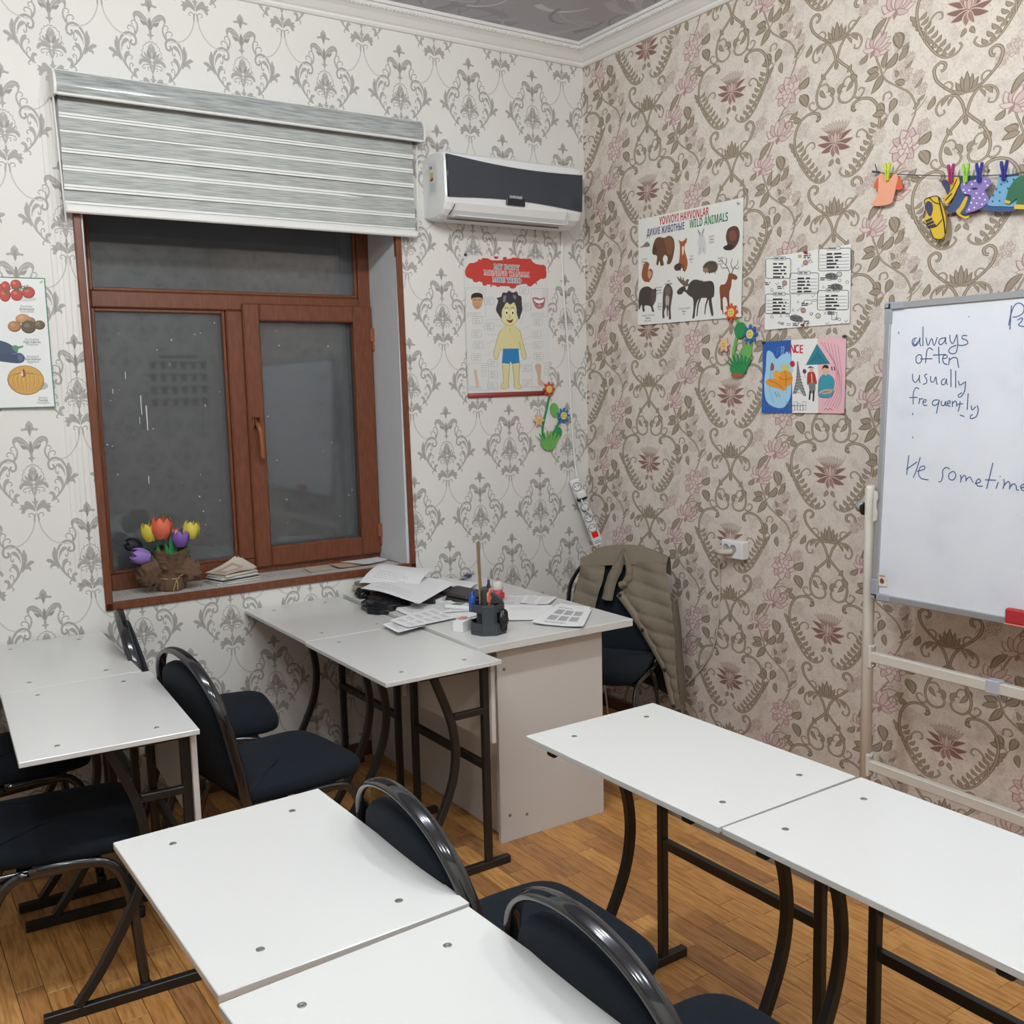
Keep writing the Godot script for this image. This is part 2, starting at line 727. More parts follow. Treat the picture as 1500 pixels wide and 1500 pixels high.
func damask_half(b: Board, at: Vector2, s: float):
	var g := g8(165, 162, 158)
	var d := g8(147, 144, 140)
	var l := g8(190, 188, 184)
	b.frame(at, 0.748 * s, 0.867)
	# net in the body
	var body := b.path([0, -330, 60, -240, 130, -150, 150, -60, 230, 20, 200, 120, 120, 190, 0, 230, 0, -40], true)
	for i in 26:
		for dirn in [1.0, -1.0]:
			var c := -420.0 + i * 30.0
			var p := PackedVector2Array([Vector2(0, c), Vector2(260, c + 260 * dirn)])
			for part in Geometry2D.intersect_polyline_with_polygon(p, body):
				b.line(part, 2.6, g8(206, 204, 200))
	# faint ogee lines that link the motifs
	b.curve([20, 372, 36, 430, 72, 490, 130, 545, 200, 570, 276, 578], 15, g8(203, 201, 197), 9)
	b.curve([20, 372, 37, 430, 74, 488, 131, 541, 201, 565, 276, 573], 4.5, g, 3)
	# finial
	b.blob([2, -322, 10, -360, 34, -372, 64, -368, 74, -384, 52, -388, 34, -396, 30, -420, 14, -438, 2, -446], g)
	# top plume
	b.blob([4, -196, 12, -246, 36, -286, 88, -322, 134, -318, 154, -290, 146, -254, 130, -246, 134, -270, 116, -284, 96, -268, 62, -258, 34, -232, 20, -200], g)
	b.curve([14, -228, 48, -278, 98, -302, 132, -290], 6, l, 3)
	b.leaf(24, -226, 92, -262, 15, 8, d)
	b.curve([6, -180, 20, -212, 44, -226, 62, -218], 9, g, 6)
	b.leaf(2, -176, 4, -290, 11, 3, d)
	b.blob([0, -196, 12, -176, 12, -156, 34, -148, 12, -134, 4, -112, 0, -104], g)
	# upper scrolls
	b.curve([146, -128, 122, -168, 116, -208, 134, -240, 164, -240, 172, -218, 156, -210], 13, g, 8)
	b.curve([150, -134, 146, -170, 162, -194, 196, -198, 210, -176, 194, -164], 13, g, 8)
	b.curve([140, -150, 124, -196, 136, -230], 4, d, 3)
	# the big C with its arm
	b.curve([178, -88, 190, -66, 172, -48, 146, -58, 138, -92, 154, -124, 200, -142, 250, -124, 288, -74, 300, 0, 280, 66, 240, 130, 176, 194], 19, g, 15)
	b.curve([176, -84, 184, -66, 170, -54, 150, -64, 146, -92, 160, -118, 200, -133, 246, -116, 280, -70], 5, d, 4)
	b.curve([224, -30, 216, -8, 200, -26, 206, -70, 240, -86, 270, -48, 280, 10], 12, g, 8)
	b.blob([206, -84, 240, -92, 266, -56, 276, -8, 250, -46, 226, -62], g)
	# inner curls along the arm
	b.curve([196, 70, 184, 56, 196, 38, 222, 42, 246, 80, 238, 120, 208, 152], 11, g, 8)
	b.blob([206, 10, 240, 16, 262, 60, 252, 100, 234, 60, 212, 40], g)
	b.curve([190, 128, 180, 112, 194, 100, 212, 116, 206, 150], 11, g, 8)
	b.blob([128, 152, 136, 134, 168, 140, 182, 172, 168, 196, 148, 200, 156, 172, 144, 158], g)
	b.curve([176, 192, 196, 204, 204, 222, 190, 228], 14, g, 8)
	b.curve([182, 190, 160, 208, 140, 206], 12, g, 8)
	# side leaf
	b.blob([292, 30, 300, -20, 300, -70, 318, -100, 330, -70, 340, -50, 338, -8, 326, 22, 350, 2, 380, -4, 398, 12, 378, 26, 354, 40, 366, 56, 362, 82, 346, 66, 316, 64, 286, 92], g)
	b.curve([300, 50, 316, 0, 318, -60], 5, d, 2)
	b.curve([304, 54, 340, 26, 384, 10], 4, d, 2)
	# foot acanthus
	b.blob([4, 288, 10, 250, 34, 222, 66, 198, 92, 206, 96, 226, 132, 226, 124, 244, 142, 262, 122, 268, 126, 296, 104, 300, 84, 274, 56, 264, 24, 278], g)
	b.curve([6, 284, 40, 240, 84, 222], 5, d, 2)
	b.curve([10, 286, 60, 252, 118, 262], 4, d, 2)
	b.blob([0, 170, 10, 184, 12, 204, 30, 206, 16, 222, 6, 250, 0, 262], g)
	b.curve([20, 366, 16, 330, 30, 306, 58, 304, 64, 324, 48, 330], 11, g, 7)
	b.blob([2, 300, 24, 330, 26, 366, 14, 376, 10, 340], g)
	# the cone
	b.curve([0, -92, 20, -92, 30, -80, 48, -82, 58, -62, 76, -54, 76, -30, 92, -14, 88, 10, 104, 28, 98, 44], 8, g, 6)
	b.blob([0, -76, 22, -62, 36, -32, 26, 4, 0, 20], g)
	b.leaf(4, 44, 76, -12, 15, 10, g)
	b.leaf(4, 62, 100, 14, 15, 14, g)
	b.leaf(2, 40, 44, -26, 12, 6, d)
	b.blob([2, 70, 30, 48, 74, 42, 112, 58, 128, 88, 116, 104, 100, 90, 84, 76, 50, 78, 22, 88], g)
	b.curve([10, 72, 60, 58, 108, 76], 4, d, 2)
	b.curve([20, 96, 52, 92, 84, 100, 92, 120, 76, 128, 70, 114], 10, g, 7)
	b.blob([0, 92, 26, 92, 22, 124, 8, 156, 0, 162], g)
	b.curve([26, 112, 44, 118, 46, 136, 34, 136], 8, g, 5)

func damask_centre(b: Board, at: Vector2):
	b.frame(at, 0.748, 0.867)
	b.leaf(0, -44, 0, -84, 12, 0, g8(182, 179, 175))
	b.leaf(0, 30, 0, -20, 12, 0, g8(182, 179, 175))
	b.leaf(0, -330, 0, -420, 14, 0, g8(150, 147, 143))
	b.leaf(0, 98, 0, 140, 9, 0, g8(184, 181, 177))

func flower_paper() -> Texture2D:
	var W := 1400
	var H := 834
	# mottled ground
	var n := FastNoiseLite.new()
	n.frequency = 0.018
	n.fractal_octaves = 5
	n.seed = 4
	var src := n.get_seamless_image(W / 2, H / 2)
	var n2 := FastNoiseLite.new()
	n2.frequency = 0.11
	n2.fractal_octaves = 3
	n2.seed = 9
	var src2 := n2.get_seamless_image(W / 2, H / 2)
	var d := src.get_data()
	var d2 := src2.get_data()
	var cnt := (W / 2) * (H / 2)
	var out := PackedByteArray()
	out.resize(cnt * 4)
	for i in cnt:
		var a := d[i] / 255.0
		var c := d2[i] / 255.0
		var v := clampf((a - 0.52) * 1.5, 0.0, 1.0) * 0.55 + clampf((c - 0.55) * 2.2, 0.0, 1.0) * 0.5
		out[i * 4] = int(lerpf(214, 172, v))
		out[i * 4 + 1] = int(lerpf(204, 160, v))
		out[i * 4 + 2] = int(lerpf(195, 150, v))
		out[i * 4 + 3] = 255
	var bg := Image.create_from_data(W / 2, H / 2, false, Image.FORMAT_RGBA8, out)
	bg.resize(W * 2, H * 2, Image.INTERPOLATE_BILINEAR)
	var b := Board.new(W, H, Color.WHITE, true)
	b.im = bg
	for i in 2600:
		var p := Vector2(b.r.randf() * W, b.r.randf() * H)
		b.frame(p)
		var q := Vector2(b.r.randf_range(2, 7), 0).rotated(b.r.randf() * TAU)
		b.line(PackedVector2Array([-q, Vector2.ZERO, q]), b.r.randf_range(0.8, 2.2), [g8(184, 173, 163), g8(170, 159, 149), g8(222, 213, 205)][i % 3])
	for spot in [Vector2(700, 417), Vector2(0, 0)]:
		vine_motif(b, spot)
		scroll_motif(b, spot)
	return b.finish()

func rib(b: Board, a: Array, w0: float, w1: float):
	b.curve(a, w0, g8(116, 103, 88), w1)
	b.curve(a, w0 * 0.66, g8(147, 132, 115), w1 * 0.66)
	b.curve(a, w0 * 0.22, g8(184, 170, 153), w1 * 0.2)

func fern(b: Board, x0: float, y0: float, x1: float, y1: float, hw: float, bend: float):
	b.leaf(x0, y0, x1, y1, hw, bend, g8(122, 109, 94))
	b.leaf(x0, y0, lerpf(x0, x1, 0.93), lerpf(y0, y1, 0.93), hw * 0.66, bend * 0.93, g8(158, 144, 127), g8(120, 107, 92))

func petal(b: Board, x0: float, y0: float, x1: float, y1: float, hw: float, bend: float, edge: Color, fill: Color):
	b.leaf(x0, y0, x1, y1, hw, bend, edge)
	b.leaf(lerpf(x0, x1, 0.05), lerpf(y0, y1, 0.05), lerpf(x0, x1, 0.94), lerpf(y0, y1, 0.94), hw * 0.74, bend * 0.95, fill)

func scroll_motif(b: Board, at: Vector2):
	var kx := 0.79 * 1.3215
	var ky := 0.573 * 1.3215
	b.frame(at, kx, ky)
	# soft crest, then the dark petals of the medallion flower
	for i in 9:
		petal(b, 0, -34, -84 + i * 21, -112 - 26 * sin(PI * i / 8.0), 15, 5, g8(166, 150, 139), g8(194, 180, 169))
	for i in 8:
		b.leaf(0, -20, -66 + i * 19, -92, 5, 3, g8(150, 130, 121))
	var e := g8(206, 188, 178)
	var p := g8(132, 100, 94)
	var q := g8(152, 122, 114)
	for a in [[-104, -66, 20, 9], [-110, -10, 22, -6], [100, -58, 20, -9], [108, 0, 22, 6], [-88, 52, 24, -8], [92, 60, 24, 8], [-46, -64, 14, 4], [44, -60, 14, -4], [-14, 100, 21, 4], [26, 96, 15, 4]]:
		petal(b, 0, 14, a[0], a[1], a[2], a[3], e, p if absf(a[0]) > 60 else q)
	for a in [[-26, -56], [24, -54], [0, -70]]:
		petal(b, 0, 16, a[0], a[1], 13, 0, g8(140, 112, 104), g8(196, 172, 162))
	for x in [-36.0, 30.0]:
		fern(b, x * 0.4, 104, x, 152, 13, 4 * signf(x))
	for s in [-1.0, 1.0]:
		b.frame(at, kx * s, ky)
		# acanthus hugging the outside of the C
		for i in 9:
			var f := i / 8.0
			var x := lerpf(240, 96, pow(f, 1.3))
			var y := lerpf(-30, 226, f)
			fern(b, x, y, x + 40 - 22 * f, y - 40 + 6 * f, 13, 7)
			fern(b, x - 4, y + 4, x - 44 + 8 * f, y - 34, 12, -7)
		rib(b, [112, -160, 96, -182, 108, -212, 150, -224, 200, -202, 234, -148, 246, -76, 238, 0, 214, 76, 180, 146, 140, 206, 96, 238, 54, 232, 28, 200, 40, 174], 20, 11)
		b.curl(104, -182, 22, 5, 60, 0.75, 11, g8(128, 114, 98), 6)
		rib(b, [206, 110, 200, 44, 176, -8, 150, -34, 126, -26, 122, 2, 138, 8], 12, 8)
		rib(b, [262, -170, 268, -208, 296, -214, 306, -186, 290, -172], 11, 7)
		# lyre below
		rib(b, [124, 306, 106, 300, 102, 272, 124, 256, 148, 272, 154, 306, 140, 356, 104, 404, 62, 448, 26, 502, 10, 552, 4, 590], 18, 15)
		rib(b, [74, 440, 66, 404, 82, 380, 104, 386, 104, 404, 90, 404], 10, 7)
		rib(b, [46, 470, 90, 460, 126, 482, 140, 522, 126, 558, 100, 552, 104, 530], 15, 8)
		fern(b, 80, 464, 116, 512, 12, -8)
		fern(b, 60, 470, 84, 520, 9, -6)
		# heart
		rib(b, [4, 584, 36, 624, 72, 666, 100, 722, 114, 786, 102, 846, 66, 872, 28, 858, 16, 822, 34, 790], 18, 11)
		rib(b, [96, 724, 64, 716, 44, 738, 44, 768, 58, 770], 11, 7)
		fern(b, 44, 744, 12, 806, 15, 6)
		fern(b, 92, 744, 56, 806, 14, -7)
		fern(b, 60, 690, 86, 640, 11, 5)
		rib(b, [102, 846, 124, 866, 150, 850, 158, 820, 136, 808, 128, 824], 12, 7)
		# fan
		fern(b, 0, 470, 52, 392, 15, 8)
		fern(b, 0, 470, 70, 430, 13, 7)
		fern(b, 0, 470, 26, 366, 14, 5)
	b.frame(at, kx, ky)
	fern(b, 0, 474, 0, 346, 16, 0)
	fern(b, 0, 650, 0, 594, 13, 0)
	fern(b, 0, 590, 0, 640, 9, 0)

func rose(b: Board, x: float, y: float, s: float, c1: Color, c2: Color, c3: Color):
	for i in 9:
		var a := TAU_ * i / 9.0 + 0.3
		petal(b, x, y, x + cos(a) * 70 * s, y + sin(a) * 90 * s, 27 * s, 7 * s, c3, c1 if i % 2 == 0 else c2)
		b.line(PackedVector2Array([Vector2(x + cos(a) * 24 * s, y + sin(a) * 30 * s), Vector2(x + cos(a) * 56 * s, y + sin(a) * 72 * s)]), 4 * s, c2 if i % 2 == 0 else c3, 1.5 * s)
	for i in 6:
		var a := TAU_ * i / 6.0
		petal(b, x, y, x + cos(a) * 38 * s, y + sin(a) * 50 * s, 17 * s, 6 * s, c3, c1)
	b.oval(x, y, 13 * s, 17 * s, c3)
	b.oval(x, y, 9 * s, 13 * s, c1)

func lotus(b: Board, x: float, y: float, s: float, tilt: float, c1: Color, c2: Color, c3: Color):
	for i in [0, 6, 1, 5, 2, 4, 3]:
		var a: float = -PI * 0.5 + tilt + (i - 3) * 0.42
		petal(b, x, y, x + cos(a) * 96 * s, y + sin(a) * 110 * s, 23 * s, (i - 3) * 3.5 * s, c3, c1 if i % 2 == 0 else c2)
	petal(b, x, y, x + cos(tilt + 0.3) * 78 * s, y + sin(tilt + 0.3) * 66 * s, 18 * s, 6 * s, c3, c2)
	petal(b, x, y, x - cos(tilt - 0.3) * 78 * s, y - sin(tilt - 0.3) * 66 * s, 18 * s, -6 * s, c3, c1)
	b.leaf(x, y, x - sin(tilt) * 36 * s, y + 46 * s, 12 * s, 0, c3)

func vine_motif(b: Board, at: Vector2):
	var p1 := g8(210, 195, 188)
	var p2 := g8(200, 178, 173)
	var p3 := g8(164, 130, 131)
	b.frame(at, 0.79 * 1.3215, 0.573 * 1.3215, 0.16)
	for i in 7:
		var f := i / 7.0
		rose(b, -200 - 60 * sin(i * 2.3) - f * 200, -500 + i * 170.0, 0.62, g8(206, 195, 186), g8(199, 187, 178), g8(182, 168, 158))
	rib(b, [-290, -430, -300, -380, -350, -300, -370, -200, -410, -110, -450, 10, -430, 100, -400, 190, -330, 270, -270, 340, -240, 440, -262, 520, -290, 570], 11, 9)
	rib(b, [-410, 150, -380, 110, -350, 60, -310, 40, -282, 56, -290, 82], 8, 5)
	rib(b, [-330, 270, -300, 230, -280, 180], 7, 4)
	rib(b, [-262, 470, -220, 440, -186, 396], 7, 4)
	rib(b, [-350, -290, -300, -314, -256, -294, -244, -254, -262, -244], 9, 6)
	rib(b, [-350, -300, -320, -330, -280, -330], 6, 4)
	rose(b, -290, -462, 1.2, p1, p2, p3)
	lotus(b, -350, -190, 1.05, 0.35, p1, p2, p3)
	lotus(b, -460, -20, 0.95, 0.8, p1, p2, p3)
	for q in [[-300, 214, 0.62], [-232, 262, 0.5], [-470, -330, 0.6], [-520, -290, 0.48], [-200, 560, 0.5], [-276, 130, 0.45], [-210, 340, 0.42]]:
		rose(b, q[0], q[1], q[2], g8(203, 189, 180), g8(192, 176, 166), g8(164, 146, 138))
	for q in [[-220, -440, -160, -492, 30, 7], [-215, -400, -172, -300, 28, -9], [-400, -180, -476, -80, 22, 9], [-352, -60, -326, 50, 30, -7], [-440, 130, -500, 88, 26, 7], [-420, 150, -474, 244, 24, -9], [-430, 140, -510, 150, 22, 6], [-400, 130, -336, 62, 26, 9], [-410, 120, -392, 20, 17, -5], [-330, 120, -290, 40, 20, 7], [-428, 316, -402, 390, 23, 6], [-352, 322, -374, 404, 23, -7], [-400, 396, -466, 376, 24, 7], [-540, 30, -496, -14, 20, 6], [-280, -270, -226, -304, 17, 7], [-252, -268, -200, -222, 19, 7], [-300, 272, -352, 226, 18, 6], [-560, 120, -590, 60, 18, 5], [-180, 480, -150, 410, 18, 6], [-340, 420, -330, 500, 16, 5]]:
		fern(b, q[0], q[1], q[2], q[3], q[4], q[5])
	rib(b, [-402, 384, -386, 420, -400, 460], 6, 4)
	rib(b, [-372, 400, -386, 420], 5, 4)
	for q in [[-250, 320, -210, 274], [-236, 400, -194, 376], [-256, 440, -220, 394], [-300, 180, -264, 146], [-340, 210, -352, 160], [-318, 60, -280, 30]]:
		fern(b, q[0], q[1], q[2], q[3], 11, 6)

func ceiling_paper() -> Texture2D:
	var b := Board.new(1024, 1024, g8(171, 170, 180), true)
	for i in 110:
		b.frame(Vector2(b.r.randf() * 1024, b.r.randf() * 1024), 1.0, 1.0, 0.0, b.r.randf() * TAU)
		var rr := b.r.randf_range(40, 190)
		var c: Color = [g8(189, 188, 198), g8(156, 154, 166), g8(213, 211, 221), g8(145, 144, 157), g8(182, 180, 191)][i % 5]
		b.curl(0, 0, rr, rr * b.r.randf_range(0.5, 1.0), 0, b.r.randf_range(0.12, 0.4), b.r.randf_range(6, 46) if i < 60 else b.r.randf_range(4, 14), c, b.r.randf_range(2, 8))
	return b.finish()

# ---------------------------------------------------------------- the room
const CEIL := 3.312
const BACK := 5.6
const LEFT := -5.4

func uv_damask(p: Vector3) -> Vector2:
	return Vector2((p.x + 2.4509) / 0.357 + 0.5, (2.9705 - p.y) / 0.6365 + 0.5)

func uv_flower(p: Vector3) -> Vector2:
	return Vector2((p.z - 0.4756) / 1.0594 + 0.5, (2.5572 - p.y) / 0.6311 + 0.5)

func uv_flower_x(p: Vector3) -> Vector2:
	return Vector2(p.x / 1.0594, (2.5572 - p.y) / 0.6311 + 0.5)

# box whose faces take their texture coordinates from where they are
func wall_box(st: SurfaceTool, lo: Vector3, hi: Vector3, f: Callable):
	var c := [Vector3(lo.x, lo.y, lo.z), Vector3(hi.x, lo.y, lo.z), Vector3(hi.x, hi.y, lo.z), Vector3(lo.x, hi.y, lo.z), Vector3(lo.x, lo.y, hi.z), Vector3(hi.x, lo.y, hi.z), Vector3(hi.x, hi.y, hi.z), Vector3(lo.x, hi.y, hi.z)]
	for q in [[7, 6, 5, 4], [2, 3, 0, 1], [6, 2, 1, 5], [3, 7, 4, 0], [3, 2, 6, 7], [4, 5, 1, 0]]:
		quad(st, c[q[0]], c[q[1]], c[q[2]], c[q[3]], f.call(c[q[0]]), f.call(c[q[1]]), f.call(c[q[2]]), f.call(c[q[3]]))

func build_room():
	# floor: a dark bed with strips of parquet laid on it
	var bed := mat(g8(52, 36, 26), 0.8)
	var floor_o := struct("floor", abox(Vector3(LEFT - 0.2, -0.12, -0.4), Vector3(0.2, -0.006, BACK + 0.2)), bed)
	parquet(floor_o)
	var st := begin()
	wall_box(st, Vector3(LEFT - 0.2, CEIL, -0.4), Vector3(0.2, CEIL + 0.15, BACK + 0.2), func(p): return Vector2(p.x / 1.6, p.z / 1.6))
	struct("ceiling", done(st), M.ceiling)
	# window wall, four pieces round the opening
	st = begin()
	for b in [[LEFT - 0.2, -0.1, -2.395, CEIL], [-1.066, -0.1, 0.2, CEIL], [-2.395, -0.1, -1.066, 0.845], [-2.395, 2.62, -1.066, CEIL]]:
		wall_box(st, Vector3(b[0], b[1], -0.36), Vector3(b[2], b[3], 0.0), uv_damask)
	# faint upright ridges where pipes run behind the paper
	for x in [-2.498, -2.462, -2.44]:
		for i in 6:
			var a := PI * i / 6.0
			var a2 := PI * (i + 1) / 6.0
			var p0 := Vector3(x - cos(a) * 0.011, 0, sin(a) * 0.004)
			var p1 := Vector3(x - cos(a2) * 0.011, 0, sin(a2) * 0.004)
			var up := Vector3(0, 1, 0)
			var q := [p0 + up * 2.75, p1 + up * 2.75, p1 + up * 0.95, p0 + up * 0.95]
			quad(st, q[0], q[1], q[2], q[3], uv_damask(q[0]), uv_damask(q[1]), uv_damask(q[2]), uv_damask(q[3]))
	struct("wall_window", done(st), M.damask)
	st = begin()
	wall_box(st, Vector3(0.0, -0.1, 0.0), Vector3(0.2, CEIL, BACK + 0.2), uv_flower)
	struct("wall_right", done(st), M.flowers)
	st = begin()
	wall_box(st, Vector3(LEFT - 0.2, -0.1, BACK), Vector3(0.0, CEIL, BACK + 0.2), uv_damask)
	struct("wall_back", done(st), M.damask)
	st = begin()
	wall_box(st, Vector3(LEFT - 0.2, -0.1, 0.0), Vector3(LEFT, CEIL, BACK), func(p): return uv_damask(Vector3(p.z, p.y, 0)))
	struct("wall_left", done(st), M.damask)
	# cornice with a bead row
	var prof := [Vector2(3.229, 0.0), Vector2(3.229, 0.012), Vector2(3.238, 0.02), Vector2(3.246, 0.02), Vector2(3.252, 0.03), Vector2(3.272, 0.052), Vector2(3.282, 0.07), Vector2(3.282, 0.078), Vector2(3.29, 0.084), Vector2(3.298, 0.088), Vector2(3.298, 0.1), Vector2(CEIL + 0.001, 0.1)]
	for side in 2:
		st = begin()
		var len0: float = LEFT if side == 0 else BACK
		for i in prof.size() - 1:
			var p: Vector2 = prof[i]
			var q: Vector2 = prof[i + 1]
			if side == 0:
				quad(st, Vector3(len0, q.x, q.y), Vector3(-q.y, q.x, q.y), Vector3(-p.y, p.x, p.y), Vector3(len0, p.x, p.y))
			else:
				quad(st, Vector3(-q.y, q.x, q.y), Vector3(-q.y, q.x, len0), Vector3(-p.y, p.x, len0), Vector3(-p.y, p.x, p.y))
		var tr := struct("trim_%d" % (side + 1), done(st), M.white)
		st = begin()
		var n := 200
		for i in n:
			var at := 0.09 + i * 0.019
			var lo := Vector3(-at - 0.009, 3.283, 0.072) if side == 0 else Vector3(-0.09, 3.283, at)
			var hi := lo + (Vector3(0.009, 0.008, 0.018) if side == 0 else Vector3(0.018, 0.008, 0.009))
			box(st, lo, hi, 0.002)
		var beads := obj("bead_row", done(st), M.white, tr)
		beads.set_meta("kind", "stuff")
	# skirting
	var sk := mat(g8(98, 62, 44), 0.45)
	struct("baseboard_window", abox(Vector3(LEFT, 0.0, 0.0), Vector3(0.0, 0.065, 0.016), 0.004), sk)
	struct("baseboard_right", abox(Vector3(-0.016, 0.0, 0.016), Vector3(0.0, 0.065, BACK), 0.004), sk)

func parquet(parent: Node3D):
	var grain := noise_tex(512, 512, 0.012, [g8(196, 176, 160), g8(228, 214, 202), g8(255, 250, 246), g8(214, 196, 182)], Vector3.ONE, 5, 21)
	var tones := [g8(204, 154, 92), g8(194, 144, 86), g8(212, 162, 98), g8(186, 137, 84), g8(200, 149, 88), g8(172, 127, 82), g8(208, 157, 92)]
	var mats := []
	for i in 14:
		var m := tex_mat(grain, 0.42, tones[i % 7])
		m.uv1_scale = Vector3(0.9, 9.0, 1)
		m.uv1_offset = Vector3(i * 0.173, i * 0.37, 0)
		mats.append(m)
	var lens := [0.21, 0.28, 0.35, 0.42]
	var meshes := []
	for l in lens:
		meshes.append(plank_mesh(l))
	var w := 0.0705
	var r := RandomNumberGenerator.new()
	r.seed = 31
	var all := []
	var x := -w * 0.5
	var row := 0
	while x > LEFT:
		var z := -r.randf() * 0.4 - 0.02
		while z < BACK:
			var k := r.randi() % 4
			var zc: float = z + lens[k] * 0.5
			all.append([x, zc, k, r.randi() % 14, view_share(Vector3(x, 0, zc))])
			z += lens[k] + 0.0012
		x -= w + 0.0012
		row += 1
	all.sort_custom(func(a, b): return a[4] > b[4])
	var rest := []
	for s in 3:
		rest.append(begin())
	for i in all.size():
		var a: Array = all[i]
		if i < 298:
			var p := obj("plank", meshes[a[2]], mats[a[3]], parent, Vector3(a[0], r.randf_range(-0.0006, 0.0002), a[1]))
		else:
			rest[i % 3].append_from(meshes[a[2]], 0, Transform3D(Basis(), Vector3(a[0], -0.0004, a[1])))
	for s in 3:
		var o := obj("plank_field", rest[s], mats[s * 2], parent)
		o.set_meta("kind", "stuff")

# how large a spot on the floor shows from the camera: 0 out of frame
func view_share(p: Vector3) -> float:
	var b := Basis(Vector3.UP, -0.58709) * Basis(Vector3.RIGHT, -0.12314)
	var q := b.inverse() * (p - cam_pos)
	if q.z > -0.3:
		return 0.0
	var u := q.x / -q.z
	var v := q.y / -q.z
	if absf(u) > 0.53 or absf(v) > 0.53:
		return 0.0
	# hidden for good under the teacher's desk
	if p.x > -1.27 and p.x < -0.83 and p.z < 1.1:
		return 0.001
	return 1.0 / q.length()

func plank_mesh(l: float) -> Mesh:
	var st := begin()
	var hx := 0.0351
	var hz := l * 0.5
	var c := 0.0012
	var t := [Vector3(-hx + c, 0, -hz + c), Vector3(hx - c, 0, -hz + c), Vector3(hx - c, 0, hz - c), Vector3(-hx + c, 0, hz - c)]
	var e := [Vector3(-hx, -c, -hz), Vector3(hx, -c, -hz), Vector3(hx, -c, hz), Vector3(-hx, -c, hz)]
	var uv := func(p: Vector3): return Vector2(p.z, p.x)
	quad(st, t[0], t[1], t[2], t[3], uv.call(t[0]), uv.call(t[1]), uv.call(t[2]), uv.call(t[3]))
	for i in 4:
		var j := (i + 1) % 4
		quad(st, t[j], t[i], e[i], e[j], uv.call(t[j]), uv.call(t[i]), uv.call(e[i]), uv.call(e[j]))
		var dn := Vector3(0, -0.006, 0)
		quad(st, e[j], e[i], e[i] + dn, e[j] + dn, uv.call(e[j]), uv.call(e[i]), uv.call(e[i]), uv.call(e[j]))
	return done(st).commit()

